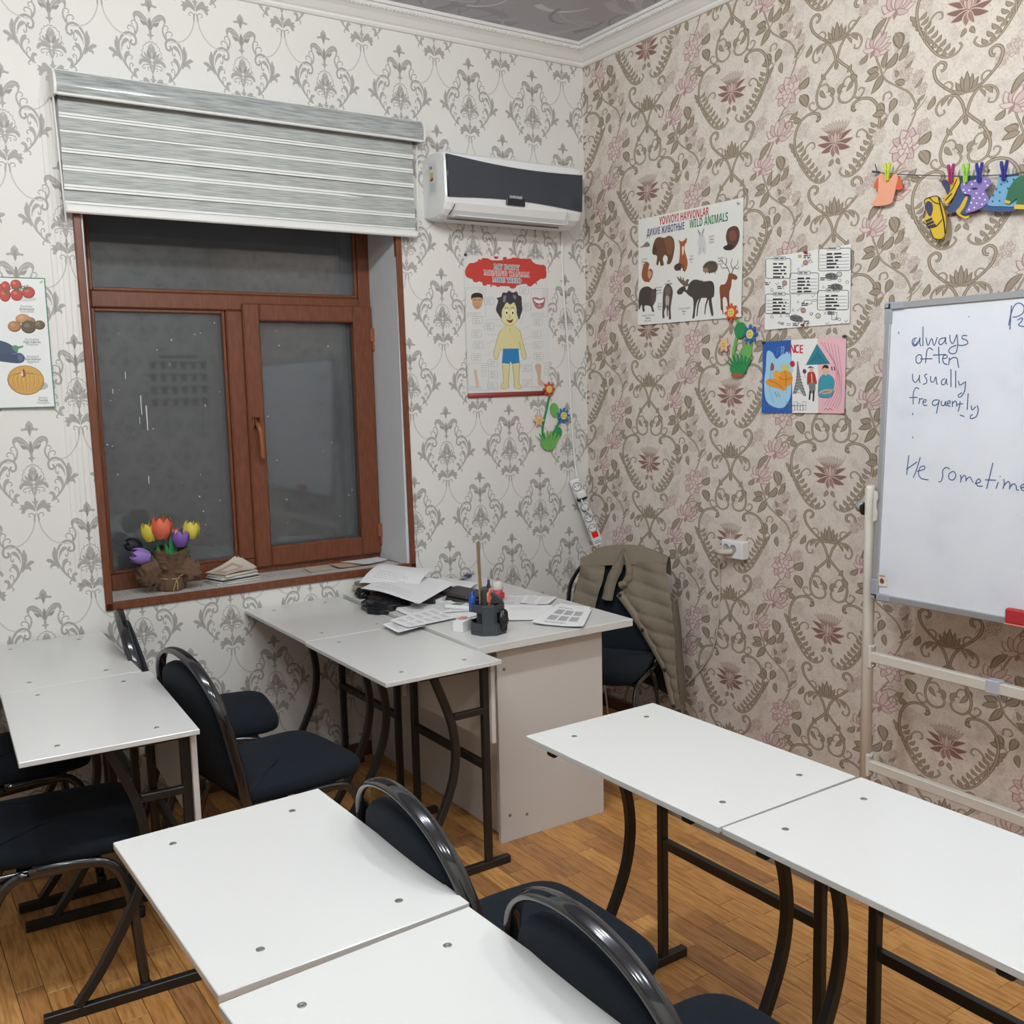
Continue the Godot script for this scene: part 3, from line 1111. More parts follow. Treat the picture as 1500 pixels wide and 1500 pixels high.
# ---------------------------------------------------------------- the window and its blind
func build_window():
	var wb: Material = M.wood_brown
	var z0 := -0.335
	var z1 := -0.275
	var st := begin()
	for b in [[-2.395, 0.855, -2.325, 2.62], [-1.135, 0.855, -1.066, 2.62], [-2.325, 0.855, -1.135, 0.925], [-2.325, 2.55, -1.135, 2.62]]:
		box(st, Vector3(b[0], b[1], z0), Vector3(b[2], b[3], z1), 0.004)
	var win := struct("window_1", done(st), wb)
	obj("transom", abox(Vector3(-2.325, 2.03, z0), Vector3(-1.135, 2.1, z1 + 0.002), 0.006), wb, win)
	obj("mullion", abox(Vector3(-1.775, 0.925, z0), Vector3(-1.7, 2.03, z1 + 0.002), 0.006), wb, win)
	# glazing beads round the fixed lights
	st = begin()
	for r in [[-2.325, 0.925, -1.775, 2.03], [-2.325, 2.1, -1.135, 2.55]]:
		for b in [[r[0], r[1], r[0] + 0.014, r[3]], [r[2] - 0.014, r[1], r[2], r[3]], [r[0] + 0.014, r[1], r[2] - 0.014, r[1] + 0.014], [r[0] + 0.014, r[3] - 0.014, r[2] - 0.014, r[3]]]:
			box(st, Vector3(b[0], b[1], z1 - 0.03), Vector3(b[2], b[3], z1 - 0.012), 0.003)
	obj("glazing_bead", done(st), wb, win)
	# casement sash
	st = begin()
	var sx0 := -1.706
	var sx1 := -1.082
	var sy0 := 0.885
	var sy1 := 2.062
	var fw := 0.076
	for b in [[sx0, sy0, sx0 + fw, sy1], [sx1 - fw - 0.02, sy0, sx1, sy1], [sx0 + fw, sy0, sx1 - fw - 0.02, sy0 + fw + 0.012], [sx0 + fw, sy1 - fw, sx1 - fw - 0.02, sy1]]:
		box(st, Vector3(b[0], b[1], z1 - 0.02), Vector3(b[2], b[3], z1 + 0.022), 0.006)
	var sash := obj("sash", done(st), wb, win)
	# handle: plate, neck, lever
	st = begin(true)
	tube(st, smooth3([Vector3(-1.672, 1.535, z1 + 0.03), Vector3(-1.672, 1.515, z1 + 0.062), Vector3(-1.668, 1.48, z1 + 0.068), Vector3(-1.664, 1.38, z1 + 0.064)], 5), 0.011, 0.008, Vector3.RIGHT, 10)
	box(st, Vector3(-1.69, 1.505, z1 + 0.02), Vector3(-1.656, 1.565, z1 + 0.034), 0.004)
	obj("handle", done(st), mat(g8(142, 82, 50), 0.35), sash)
	for y in [1.0, 1.93]:
		st = begin()
		box(st, Vector3(-1.098, y - 0.035, z1 + 0.018), Vector3(-1.072, y + 0.03, z1 + 0.034), 0.004)
		box(st, Vector3(-1.086, y - 0.075, z1 + 0.016), Vector3(-1.074, y - 0.03, z1 + 0.03), 0.003)
		obj("hinge", done(st), mat(g8(140, 82, 54), 0.4), sash)
	# double glazing, dark night behind
	var glass := mat(Color(0.9, 0.93, 0.95, 0.06), 0.03)
	glass.transparency = BaseMaterial3D.TRANSPARENCY_ALPHA
	for g in [[-2.325, 0.925, -1.775, 2.03, win], [-2.325, 2.1, -1.135, 2.55, win], [sx0 + fw - 0.01, sy0 + fw, sx1 - fw - 0.01, sy1 - fw + 0.01, sash]]:
		st = begin()
		for z in [-0.302, -0.324]:
			quad(st, Vector3(g[0], g[3], z), Vector3(g[2], g[3], z), Vector3(g[2], g[1], z), Vector3(g[0], g[1], z))
		obj("pane", done(st), glass, g[4])
	# paint spots and streaks on the left pane
	st = begin()
	var rr := RandomNumberGenerator.new()
	rr.seed = 3
	for q in [[-2.205, 1.755, 0.004, 0.03], [-2.15, 1.63, 0.005, 0.08], [-2.13, 1.575, 0.006, 0.105], [-2.16, 1.565, 0.003, 0.03], [-2.14, 1.31, 0.004, 0.03], [-2.26, 1.69, 0.003, 0.02], [-1.88, 1.62, 0.003, 0.012], [-1.84, 1.2, 0.003, 0.008], [-2.07, 1.86, 0.003, 0.005]]:
		quad(st, Vector3(q[0] - q[2] * 0.5, q[1] + q[3] * 0.5, -0.3), Vector3(q[0] + q[2] * 0.5, q[1] + q[3] * 0.5, -0.3), Vector3(q[0] + q[2] * 0.3, q[1] - q[3] * 0.5, -0.3), Vector3(q[0] - q[2] * 0.3, q[1] - q[3] * 0.5, -0.3))
	for i in 40:
		var p := Vector3(rr.randf_range(-2.3, -1.2), rr.randf_range(0.98, 2.0), -0.3)
		if p.x > -1.78 and p.x < -1.6:
			continue
		var s := rr.randf_range(0.0012, 0.003)
		quad(st, p + Vector3(-s, s, 0), p + Vector3(s, s, 0), p + Vector3(s, -s, 0), p + Vector3(-s, -s, 0))
	var sp := obj("paint_spots", done(st), mat(g8(190, 190, 188), 0.8), win)
	sp.set_meta("kind", "stuff")
	# painted reveals, sill and brown casing
	var rev := bumpy(mat(g8(198, 200, 204), 0.7), 0.03, 0.25, 256, 2.0)
	obj("reveal", abox(Vector3(-1.078, 0.86, z1), Vector3(-1.064, 2.62, 0.002)), rev, win)
	obj("reveal", abox(Vector3(-2.397, 0.86, z1), Vector3(-2.388, 2.62, 0.002)), rev, win)
	obj("reveal", abox(Vector3(-2.373, 2.606, z1), Vector3(-1.078, 2.622, 0.002)), rev, win)
	var sill_m := mat(g8(214, 211, 208), 0.35)
	sill_m.albedo_texture = noise_tex(512, 256, 0.015, [g8(188, 184, 182), g8(235, 233, 231), g8(255, 255, 255)], Vector3.ONE, 3, 8)
	sill_m.uv1_scale = Vector3(1.0, 30.0, 1)
	st = begin()
	box(st, Vector3(-2.373, 0.83, -0.3), Vector3(-1.078, 0.857, 0.004), 0.002)
	obj("sill", done(st), sill_m, win)
	st = begin()
	var l := [Vector3(-2.411, 2.45, 0), Vector3(-2.396, 0.836, 0), Vector3(-1.049, 0.839, 0), Vector3(-1.066, 2.45, 0)]
	bar(st, [l[0], l[1] + Vector3(0.0, 0.0, 0)], 0.028, 0.024, Vector3.RIGHT)
	bar(st, [l[3], l[2]], 0.028, 0.024, Vector3.RIGHT)
	bar(st, [l[1] + Vector3(-0.013, 0.012, 0), l[2] + Vector3(0.013, 0.012, 0)], 0.03, 0.024, Vector3.UP)
	obj("casing", done(st), wb, win)
	build_blind()

func build_blind():
	var t := thing("roller_blind", "grey striped day-and-night roller blind half lowered over the window", "blind")
	var grey := mat(g8(192, 193, 191), 0.6)
	grey.albedo_texture = noise_tex(512, 256, 0.02, [g8(176, 180, 181), g8(206, 209, 209), g8(232, 234, 234), g8(255, 255, 255)], Vector3.ONE, 5, 12)
	grey.uv1_scale = Vector3(0.9, 1.6, 1)
	var sheer := mat(g8(226, 226, 224), 0.7)
	# head rail: rounded front wrapped in the grey fabric, glossy
	var prof := []
	for i in 13:
		var a := deg_to_rad(-35 + 125.0 * i / 12.0)
		prof.append(Vector2(0.04 + cos(a) * 0.05, 2.79 + sin(a) * 0.058))
	prof.append(Vector2(0.004, 2.848))
	prof.append(Vector2(0.004, 2.757))
	var poly := PackedVector2Array()
	for p in prof:
		poly.append(p)
	var gl := mat(g8(186, 188, 188), 0.1, 0.0, 0.6)
	gl.albedo_texture = grey.albedo_texture
	gl.uv1_scale = Vector3(0.6, 16.0, 1)
	var st := begin(true)
	for i in poly.size() - 1:
		var p := poly[i]
		var q := poly[i + 1]
		quad(st, Vector3(-2.462, q.y, q.x), Vector3(-0.962, q.y, q.x), Vector3(-0.962, p.y, p.x), Vector3(-2.462, p.y, p.x), Vector2(0, q.y), Vector2(1.5, q.y), Vector2(1.5, p.y), Vector2(0, p.y))
	obj("head_rail", done(st), gl, t)
	for x in [-2.47, -0.962]:
		var tf := Transform3D(Basis(Vector3(0, 0, 1), Vector3(0, 1, 0), Vector3(1, 0, 0)), Vector3(x, 0, 0))
		var big := PackedVector2Array()
		for p in poly:
			big.append((p - Vector2(0.045, 2.8)) * 1.06 + Vector2(0.045, 2.8))
		obj("end_cap", prism(big, 0.009, tf), M.white, t)
	var line_st := begin()
	for y in [2.846, 2.838]:
		box(line_st, Vector3(-2.461, y - 0.002, 0.05), Vector3(-0.963, y + 0.001, 0.062 if y < 2.84 else 0.055))
	box(line_st, Vector3(-2.461, 2.752, 0.07), Vector3(-0.963, 2.762, 0.086), 0.003)
	obj("rail_edge", done(line_st), M.white, t)
	# bands of the double fabric, each hanging a little differently
	var y := 2.745
	var edges := [2.745, 2.692, 2.632, 2.568, 2.506, 2.437, 2.384]
	for i in 6:
		var top: float = edges[i] if i > 0 else 2.765
		var bot: float = edges[i + 1] + 0.004
		if i < 5:
			bot = edges[i + 1] + 0.010
		var lean := 0.006 if i % 2 == 0 else 0.001
		st = sheet(func(u: float, v: float): return Vector3(lerpf(-2.452, -0.995, u), lerpf(top, bot, v), 0.038 + lean * v + 0.003 * sin(u * 3.0 + i)), 12, 4)
		obj("fabric_band", st, grey, t)
		st = begin()
		for k in 2:
			var yy: float = bot - k * 0.010
			quad(st, Vector3(-2.452, yy, 0.037 + lean), Vector3(-0.995, yy, 0.037 + lean), Vector3(-0.995, yy - 0.0085, 0.0385 + lean), Vector3(-2.452, yy - 0.0085, 0.0385 + lean))
		obj("sheer_band", done(st), sheer, t)
	# cloth behind, so that the bands close the window
	st = begin()
	quad(st, Vector3(-2.45, 2.77, 0.03), Vector3(-1.0, 2.77, 0.03), Vector3(-1.0, 2.38, 0.03), Vector3(-2.45, 2.38, 0.03))
	obj("back_fabric", done(st), mat(g8(170, 171, 171), 0.8), t)
	obj("bottom_rail", abox(Vector3(-2.453, 2.345, 0.03), Vector3(-0.985, 2.374, 0.052), 0.005), M.white, t)
	obj("cord", atube([Vector3(-2.468, 2.76, 0.05), Vector3(-2.462, 2.55, 0.048), Vector3(-2.455, 2.31, 0.046)], 0.0035, -1, Vector3.ZERO, 8), M.white, t)
	obj("cord", atube([Vector3(-0.978, 2.74, 0.05), Vector3(-0.984, 2.36, 0.048)], 0.003, -1, Vector3.ZERO, 8), M.white, t)

# ---------------------------------------------------------------- ceiling lamps (out of the frame, they light the room)
func build_lamps():
	var glow := mat(Color.WHITE, 0.4)
	glow.emission_enabled = true
	glow.emission = Color(1.0, 0.98, 0.95)
	glow.emission_energy_multiplier = 6.0
	var pos := [Vector2(-3.3, 2.3), Vector2(-2.75, 2.3), Vector2(-2.2, 2.3), Vector2(-1.65, 2.3), Vector2(-3.6, 4.2), Vector2(-2.5, 4.2), Vector2(-1.4, 4.2)]
	for i in pos.size():
		var p: Vector2 = pos[i]
		var t := thing("ceiling_lamp", "small white globe lamp hanging under the grey ceiling outside the picture", "lamp", Vector3(p.x, CEIL, p.y), 0.0, "globe lamps under the ceiling")
		obj("base_plate", lathe([Vector2(0, -0.02), Vector2(0.04, -0.02), Vector2(0.05, -0.012), Vector2(0.05, 0.0)], 20), M.white_gloss, t)
		obj("stem", lathe([Vector2(0.012, -0.1), Vector2(0.012, -0.018)], 12), M.alu, t)
		var prof := []
		for k in 13:
			var a := -PI / 2 + PI * k / 12.0
			prof.append(Vector2(cos(a) * 0.05, -0.14 + sin(a) * 0.05))
		obj("bulb", lathe(prof, 20), glow, t)
		var l := OmniLight3D.new()
		l.name = "lamp_light"
		l.position = Vector3(0, -0.14, 0)
		l.light_energy = 0.62
		l.light_color = Color(0.965, 0.99, 0.985)
		l.light_size = 0.045
		l.omni_range = 12.0
		l.omni_attenuation = 2.0
		l.shadow_enabled = true
		t.add_child(l)

# ---------------------------------------------------------------- pupils' desks
# local frame: pupils sit on the -x side, the modesty panel is on +x; w across x, l along z
func make_table(label: String, at: Vector2, w: float, l: float, turn: float, hooks := false) -> Node3D:
	var t := thing("school_desk", label, "desk", Vector3(at.x, 0, at.y), turn, "white school desks in pairs")
	var hx := w * 0.5
	var hz := l * 0.5
	var st := begin()
	box(st, Vector3(-hx, 0.742, -hz), Vector3(hx, 0.757, hz), 0.0015)
	obj("tabletop", done(st), M.board_white, t)
	# screws
	for sx in [-1.0, 1.0]:
		for sz in [-1.0, 1.0]:
			var p := Vector3(hx - 0.098 if sx > 0 else -hx + 0.098, 0.757, sz * (hz - 0.082))
			var tf := Transform3D(Basis(), p)
			obj("screw", lathe([Vector2(0.0075, -0.001), Vector2(0.0075, 0.0006), Vector2(0.0055, 0.0012), Vector2(0.0035, 0.0002), Vector2(0.0, 0.0)], 14, true, tf), M.screw, t)
	var bs: Material = M.black_steel
	for sz in [-1.0, 1.0]:
		var z: float = sz * (hz - 0.07)
		obj("straight_leg", abar([Vector3(hx - 0.03, 0.028, z), Vector3(hx - 0.03, 0.742, z)], 0.025, 0.025, Vector3.RIGHT), bs, t)
		var pts := []
		for q in [[-0.222, 0.738], [-0.19, 0.66], [-0.163, 0.59], [-0.146, 0.53], [-0.138, 0.46], [-0.142, 0.4], [-0.154, 0.345], [-0.175, 0.29], [-0.205, 0.23], [-0.24, 0.17], [-0.285, 0.1], [-0.34, 0.03]]:
			pts.append(Vector3(hx + q[0] - 0.012, q[1], z))
		obj("curved_leg", abar(smooth3(pts, 3), 0.025, 0.025, Vector3.BACK), bs, t)
		obj("foot_bar", abox(Vector3(-hx + 0.01, 0.0, z - 0.0125), Vector3(hx + 0.055, 0.028, z + 0.0125), 0.002), bs, t)
		obj("top_bar", abox(Vector3(hx - 0.28, 0.718, z - 0.0125), Vector3(hx - 0.02, 0.742, z + 0.0125), 0.002), bs, t)
		obj("brace", abox(Vector3(hx - 0.155, 0.56, z - 0.011), Vector3(hx - 0.04, 0.582, z + 0.011), 0.002), bs, t)
	obj("crossbar", abox(Vector3(hx - 0.041, 0.358, -hz + 0.08), Vector3(hx - 0.019, 0.385, hz - 0.08), 0.002), bs, t)
	obj("modesty_panel", abox(Vector3(hx - 0.017, 0.455, -hz + 0.045), Vector3(hx - 0.001, 0.742, hz - 0.045), 0.001), M.desk_white, t)
	if hooks:
		for sz in [-1.0, 1.0]:
			obj("hook", abox(Vector3(-hx + 0.004, 0.727, sz * (hz - 0.1) - 0.016), Vector3(-hx + 0.022, 0.743, sz * (hz - 0.1) + 0.016), 0.005), M.rubber, t)
	return t

# ---------------------------------------------------------------- chairs; forward is +x, the origin lies on the floor under the back
func make_chair(label: String, at: Vector2, turn: float, group := "black padded chairs at the desks") -> Node3D:
	var t := thing("padded_chair", label, "chair", Vector3(at.x, 0, at.y), turn, group)
	var fb: Material = M.fabric
	var tb: Material = M.chrome_black
	var lean := func(y: float): return -0.105 * maxf(0.0, (y - 0.45) / 0.45)
	# seat
	var o := PackedVector2Array()
	for q in [[0.0, -0.19], [0.0, 0.19], [0.02, 0.205], [0.2, 0.225], [0.34, 0.225], [0.4, 0.205], [0.428, 0.15], [0.435, 0.0], [0.428, -0.15], [0.4, -0.205], [0.34, -0.225], [0.2, -0.225], [0.02, -0.205]]:
		o.append(Vector2(q[0], q[1]))
	o = smooth_pts(o, true, 3)
	var tf := Transform3D(Basis(Vector3(1, 0, 0), Vector3(0, 0, 1), Vector3(0, 1, 0)), Vector3(0, 0.418, 0))
	obj("seat", pad(o, 0.05, 0.018, tf, 0.008), fb, t)
	# back pad, arched top
	var p := PackedVector2Array()
	for q in [[0.19, 0.47], [0.2, 0.6], [0.2, 0.7], [0.172, 0.775], [0.11, 0.825], [0.0, 0.845], [-0.11, 0.825], [-0.172, 0.775], [-0.2, 0.7], [-0.2, 0.6], [-0.19, 0.47], [-0.1, 0.45], [0.1, 0.45]]:
		p.append(Vector2(q[0], (q[1] - 0.45) * 1.027))
	p = smooth_pts(p, true, 3)
	var slope := atan(0.105 / 0.45)
	var bb := Basis(Vector3.BACK, slope) * Basis(Vector3(0, 0, -1), Vector3(0, 1, 0), Vector3(1, 0, 0))
	obj("backrest", pad(p, 0.045, 0.016, Transform3D(bb, Vector3(-0.018, 0.45, 0)), 0.008), fb, t)
	# back hoop and seat rails in one bent tube
	var pts := []
	for s in [1.0, -1.0]:
		var half := [Vector3(0.3, 0.402, 0.2 * s), Vector3(0.1, 0.395, 0.205 * s), Vector3(0.03, 0.4, 0.21 * s), Vector3(-0.002, 0.44, 0.216 * s), Vector3(-0.022, 0.54, 0.222 * s), Vector3(-0.058, 0.7, 0.226 * s), Vector3(-0.073, 0.765, 0.21 * s), Vector3(-0.087, 0.825, 0.17 * s), Vector3(-0.097, 0.87, 0.1 * s)]
		if s < 0:
			half.reverse()
			pts.append(Vector3(-0.101, 0.888, 0.0))
		pts.append_array(half)
	obj("back_frame", atube(smooth3(pts, 4), 0.018, 0.009, Vector3(1, 0.15, 0), 12), tb, t)
	# side leg loops
	for s in [1.0, -1.0]:
		var lp := [Vector3(-0.055, 0.0, 0.225 * s), Vector3(0.01, 0.2, 0.226 * s), Vector3(0.055, 0.33, 0.226 * s), Vector3(0.1, 0.392, 0.226 * s), Vector3(0.17, 0.412, 0.226 * s), Vector3(0.28, 0.412, 0.226 * s), Vector3(0.35, 0.392, 0.226 * s), Vector3(0.385, 0.32, 0.226 * s), Vector3(0.4, 0.2, 0.226 * s), Vector3(0.415, 0.0, 0.226 * s)]
		obj("leg_loop", atube(smooth3(lp, 4), 0.014, 0.009, Vector3(1, 0.2, 0), 10), tb, t)
		for e in [Vector3(-0.055, 0, 0.225 * s), Vector3(0.415, 0, 0.226 * s)]:
			obj("foot_cap", lathe([Vector2(0.0, 0.0), Vector2(0.015, 0.0), Vector2(0.016, 0.03), Vector2(0.012, 0.034)], 12, true, Transform3D(Basis(), e)), M.rubber, t)
	for x in [0.13, 0.3]:
		obj("seat_brace", abox(Vector3(x - 0.02, 0.396, -0.226), Vector3(x + 0.02, 0.41, 0.226), 0.002), tb, t)
	return t

func build_desks_and_chairs():
	make_table("glossy white school desk against the window wall left of the black chairs", Vector2(-2.655, 0.352), 0.43, 0.685, -0.02)
	make_table("slightly turned white school desk in front of the left desk at the wall", Vector2(-2.668, 1.05), 0.448, 0.695, -0.06)
	make_table("white school desk under the window, its back end against the wall, bag lying on it", Vector2(-1.643, 0.34), 0.43, 0.672, 0.0)
	make_table("white school desk pushed against the teacher's desk, in front of the desk under the window", Vector2(-1.648, 1.013), 0.434, 0.658, 0.0)
	make_table("whole white school desk in the foreground with four screws showing", Vector2(-2.586, 2.324), 0.454, 0.65, 0.02)
	make_table("nearest white school desk, cut off by the bottom edge of the photo", Vector2(-2.572, 2.995), 0.454, 0.66, 0.045)
	make_table("white school desk before the flowered wall, its far corner near the vest", Vector2(-1.56, 2.342), 0.447, 0.69, 0.008, true)
	make_table("white school desk beside the whiteboard stand, running out of the photo at the right", Vector2(-1.553, 3.045), 0.447, 0.7, 0.0, true)
	make_chair("black padded chair under the window corner, seen edge on behind another chair", Vector2(-2.33, 0.34), -0.17)
	make_chair("black padded chair with arched tube back between the two left desk rows", Vector2(-2.315, 1.02), 0.12)
	make_chair("black padded chair tucked under the left front desk, only its seat showing", Vector2(-2.995, 1.015), -0.2)
	make_chair("black padded chair at the wall desk, half hidden behind the left desks", Vector2(-3.02, 0.36), 0.02)
	make_chair("black padded chair whose arched back rises behind the foreground desk", Vector2(-2.268, 2.395), 0.0)
	make_chair("nearest black padded chair, arched glossy tube back at the bottom of the photo", Vector2(-2.262, 2.965), 0.0)
	make_chair("black padded chair left of the foreground desk, only a seat corner in view", Vector2(-3.235, 2.39), 0.0)

# ---------------------------------------------------------------- teacher's corner
func build_teacher_corner():
	var t := thing("teacher_desk", "large white teacher's desk in the corner, covered with papers and a pen holder", "desk", Vector3(-1.07, 0, 0.6), -0.018)
	var top := begin()
	box(top, Vector3(-0.35, 0.741, -0.585), Vector3(0.345, 0.77, 0.6), 0.002)
	obj("tabletop", done(top), M.board_white, t)
	obj("end_panel", abox(Vector3(-0.245, 0.0, 0.53), Vector3(0.232, 0.741, 0.548), 0.001), M.desk_white, t)
	obj("end_panel", abox(Vector3(-0.245, 0.0, -0.575), Vector3(0.232, 0.741, -0.557), 0.001), M.desk_white, t)
	obj("front_panel", abox(Vector3(-0.205, 0.0, -0.557), Vector3(-0.187, 0.741, 0.53), 0.001), M.desk_white, t)
	var bolt := mat(g8(128, 110, 92), 0.6)
	for p in [Vector3(-0.215, 0.655, 0.5482), Vector3(-0.205, 0.1, 0.5482), Vector3(-0.13, 0.085, 0.5482)]:
		obj("bolt_hole", lathe([Vector2(0.0, 0.0012), Vector2(0.004, 0.001), Vector2(0.0065, 0.0)], 10, true, Transform3D(Basis(Vector3.RIGHT, PI / 2), p)), bolt, t)
	make_chair("black padded chair in the corner behind the teacher's desk, wearing an olive vest", Vector2(-0.35, 0.6), -2.584, "")
	build_vest()
	build_desk_clutter()

func edge_at(a: Array, y: float) -> float:
	# piecewise x over y; a lists x, y from top to bottom
	for i in range(0, a.size() - 2, 2):
		if y <= a[i + 1] and y >= a[i + 3]:
			var f: float = (a[i + 1] - y) / maxf(a[i + 1] - a[i + 3], 0.0001)
			return lerpf(a[i], a[i + 2], f)
	return a[0] if y > a[1] else a[a.size() - 2]

func build_vest():
	var t := thing("quilted_vest", "olive brown quilted vest hung over the back of the corner chair", "vest", Vector3(-0.32, 0, 0.6), -1.013)
	var olive := bumpy(mat(g8(122, 112, 98), 0.75, 0.0, 0.3), 0.06, 0.35, 256, 6.0)
	var lining := mat(g8(23, 27, 34), 0.8)
	var lean := func(y: float): return 0.055 - 0.3 * maxf(0.0, y - 0.62) if y > 0.62 else 0.055
	# a front panel between two edges, quilted
	var panel := func(l: Array, r: Array, y0: float, y1: float, curve: float, puff: float):
		return sheet(func(u: float, v: float):
			var y := lerpf(y1, y0, v)
			var xa := edge_at(l, y)
			var xb := edge_at(r, y)
			var x := lerpf(xa, xb, u)
			var row := fposmod((y + 0.25 * x) / 0.062, 1.0)
			var col := fposmod((x - 0.3 * y) / 0.085, 1.0)
			var q := pow(sin(PI * row), 0.5) * 0.75 + pow(sin(PI * col), 0.5) * 0.25
			var edge := sin(PI * clampf(u, 0.0, 1.0))
			return Vector3(x, y, lean.call(y) + puff * q + curve * edge + 0.006 * sin(x * 40.0 + y * 23.0)), 40, 80)
	var r_in := [0.06, 0.9, 0.06, 0.8, 0.04, 0.74, 0.02, 0.725, 0.09, 0.65, 0.139, 0.582, 0.195, 0.49, 0.243, 0.408, 0.268, 0.3, 0.285, 0.222]
	var r_out := [0.235, 0.88, 0.24, 0.82, 0.273, 0.705, 0.29, 0.58, 0.296, 0.456, 0.31, 0.32, 0.318, 0.222]
	obj("front_panel", panel.call(r_in, r_out, 0.222, 0.868, 0.012, 0.012), olive, t)
	var l_in := [-0.05, 0.9, -0.055, 0.78, -0.075, 0.7, -0.09, 0.62, -0.11, 0.5, -0.12, 0.3]
	var l_out := [-0.172, 0.85, -0.174, 0.82, -0.195, 0.68, -0.225, 0.55, -0.235, 0.42, -0.24, 0.3]
	obj("front_panel", panel.call(l_out, l_in, 0.3, 0.842, 0.012, 0.01), olive, t)
	# shoulder yoke in one arched piece over the chair hoop
	var yoke := sheet(func(u: float, v: float):
		var x := lerpf(-0.175, 0.24, u)
		var k := (x - 0.035) / 0.21
		var ytop := 0.938 - 0.05 * pow(absf(k), 2.0) - (0.02 if k < -0.7 else 0.0) * absf(k)
		var ylow := lerpf(0.835, 0.868, u)
		if v < 0.5:
			var f := v * 2.0
			return Vector3(x, lerpf(ylow, ytop, f), lean.call(lerpf(ylow, ytop, f)) + 0.012 - 0.02 * f * f)
		var f2 := (v - 0.5) * 2.0
		return Vector3(x, ytop - 0.09 * f2 * f2 - 0.004 * f2, lean.call(ytop) - 0.008 - 0.05 * sqrt(f2)), 30, 16)
	obj("yoke", yoke, olive, t)
	# inside of the back, dark lining, hanging behind the chair back; and its outside
	var back := func(off: float):
		return sheet(func(u: float, v: float):
			var y := lerpf(0.85, 0.27 + 0.05 * sin(PI * u), v)
			var w := lerpf(0.15, 0.235, v)
			var x := lerpf(-w + 0.025, w + 0.045, u)
			return Vector3(x, y - 0.09 * v * u * 0.6, -0.06 - 0.03 * sin(PI * u) + off + 0.004 * sin(u * 14.0)), 24, 20)
	obj("lining", back.call(0.004), lining, t)
	obj("back_panel", back.call(-0.008), olive, t)
	for s in [[0.04, 0.93, 0.0, 0.0], [0.03, 0.93, 1.0, 0.0]]:
		pass
	# right side joins front and back
	obj("side_panel", sheet(func(u: float, v: float):
		var y := lerpf(0.7, 0.235, v)
		return Vector3(edge_at(r_out, y) + 0.006 * sin(PI * u), y, lerpf(lean.call(y), -0.06, u)), 6, 16), olive, t)
	# collar: two ruffled strips either side of the neck opening
	for c in [[[Vector2(0.03, 0.928), Vector2(0.0, 0.87), Vector2(-0.035, 0.79), Vector2(-0.05, 0.7)], 0.05, -1.0], [[Vector2(0.036, 0.928), Vector2(0.068, 0.87), Vector2(0.088, 0.81), Vector2(0.07, 0.762), Vector2(0.04, 0.745)], 0.036, 1.0]]:
		var line := []
		for p in c[0]:
			line.append(Vector3(p.x, p.y, 0))
		line = smooth3(line, 6)
		var n := line.size() - 1
		var wd: float = c[1]
		var sgn: float = c[2]
		obj("collar", sheet(func(u: float, v: float):
			var i := int(round(u * n))
			var p: Vector3 = line[i]
			var d: Vector3 = (line[mini(i + 1, n)] - line[maxi(i - 1, 0)]).normalized()
			var nrm := Vector3(-d.y, d.x, 0) * -sgn
			var w := wd * (0.35 + 0.65 * minf(1.0, u * 2.2))
			var ruff := 0.004 * sin(u * 34.0) * (1.0 - v)
			return p - nrm * w * v * -1.0 + Vector3(0, 0, lean.call(p.y) + 0.018 + 0.016 * sin(PI * v) + ruff), n, 8), olive, t)
	# placket with press studs
	obj("placket", sheet(func(u: float, v: float):
		var y := lerpf(0.735, 0.222, u)
		var x := edge_at(r_in, y)
		var w := 0.034 * (1.0 - 0.35 * u)
		return Vector3(x - 0.006 + w * v, y + 0.012 * (v - 0.5), lean.call(y) + 0.016 + 0.007 * sin(PI * v)), 40, 5), bumpy(mat(g8(132, 122, 107), 0.7, 0.0, 0.3), 0.06, 0.2, 256, 6.0), t)
	for p in [Vector2(0.036, 0.722), Vector2(0.15, 0.577), Vector2(0.252, 0.403), Vector2(0.293, 0.24)]:
		obj("button", lathe([Vector2(0.0085, 0.0), Vector2(0.009, 0.003), Vector2(0.006, 0.005), Vector2(0.0, 0.0045)], 14, true, Transform3D(Basis(Vector3.RIGHT, PI / 2), Vector3(p.x, p.y, lean.call(p.y) + 0.025))), mat(g8(52, 47, 42), 0.4), t)

func paper_sheet(called: String, label: String, corners: Array, y: float, m: Material, group := "loose papers on the teacher's desk", lift := 0.004, category := "paper") -> MeshInstance3D:
	# corners clockwise seen from above, as (x, z)
	var c := corners
	var o := obj(called, sheet(func(u: float, v: float):
		var a: Vector2 = c[0].lerp(c[1], u)
		var b: Vector2 = c[3].lerp(c[2], u)
		var p := a.lerp(b, v)
		return Vector3(p.x, y + lift * pow(absf(u - 0.5) * 2.0, 3.0) * (0.4 + v * 0.6), p.y), 8, 8), m)
	tag(o, label, category, group)
	return o

func print_paper(kind: int) -> Material:
	var b := Board.new(300, 424, g8(226, 226, 227))
	b.r.seed = 40 + kind
	var ink := g8(120, 121, 124)
	if kind == 0: # grey blocks of a printed table
		for r in 2:
			for c in 3:
				b.rect(52 + c * 70, 90 + r * 130, 58, 100, g8(176, 177, 180))
				b.print_lines(54 + c * 70, 94 + r * 130, 54, 12, 8, 4, g8(138, 139, 142))
		b.print_lines(40, 40, 120, 2, 14, 6, ink)
		b.print_lines(60, 350, 150, 3, 12, 5, ink)
	elif kind == 1:
		b.print_lines(30, 40, 230, 20, 17, 5, ink)
		b.rect(40, 250, 110, 80, g8(188, 189, 192))
	elif kind == 2:
		for r in 5:
			b.print_lines(36, 30 + r * 76, 110, 4, 12, 4, ink)
			b.print_lines(166, 30 + r * 76, 100, 4, 12, 4, ink)
	else:
		b.print_lines(50, 60, 180, 5, 20, 4, g8(165, 166, 170))
	return tex_mat(b.finish(), 0.85)

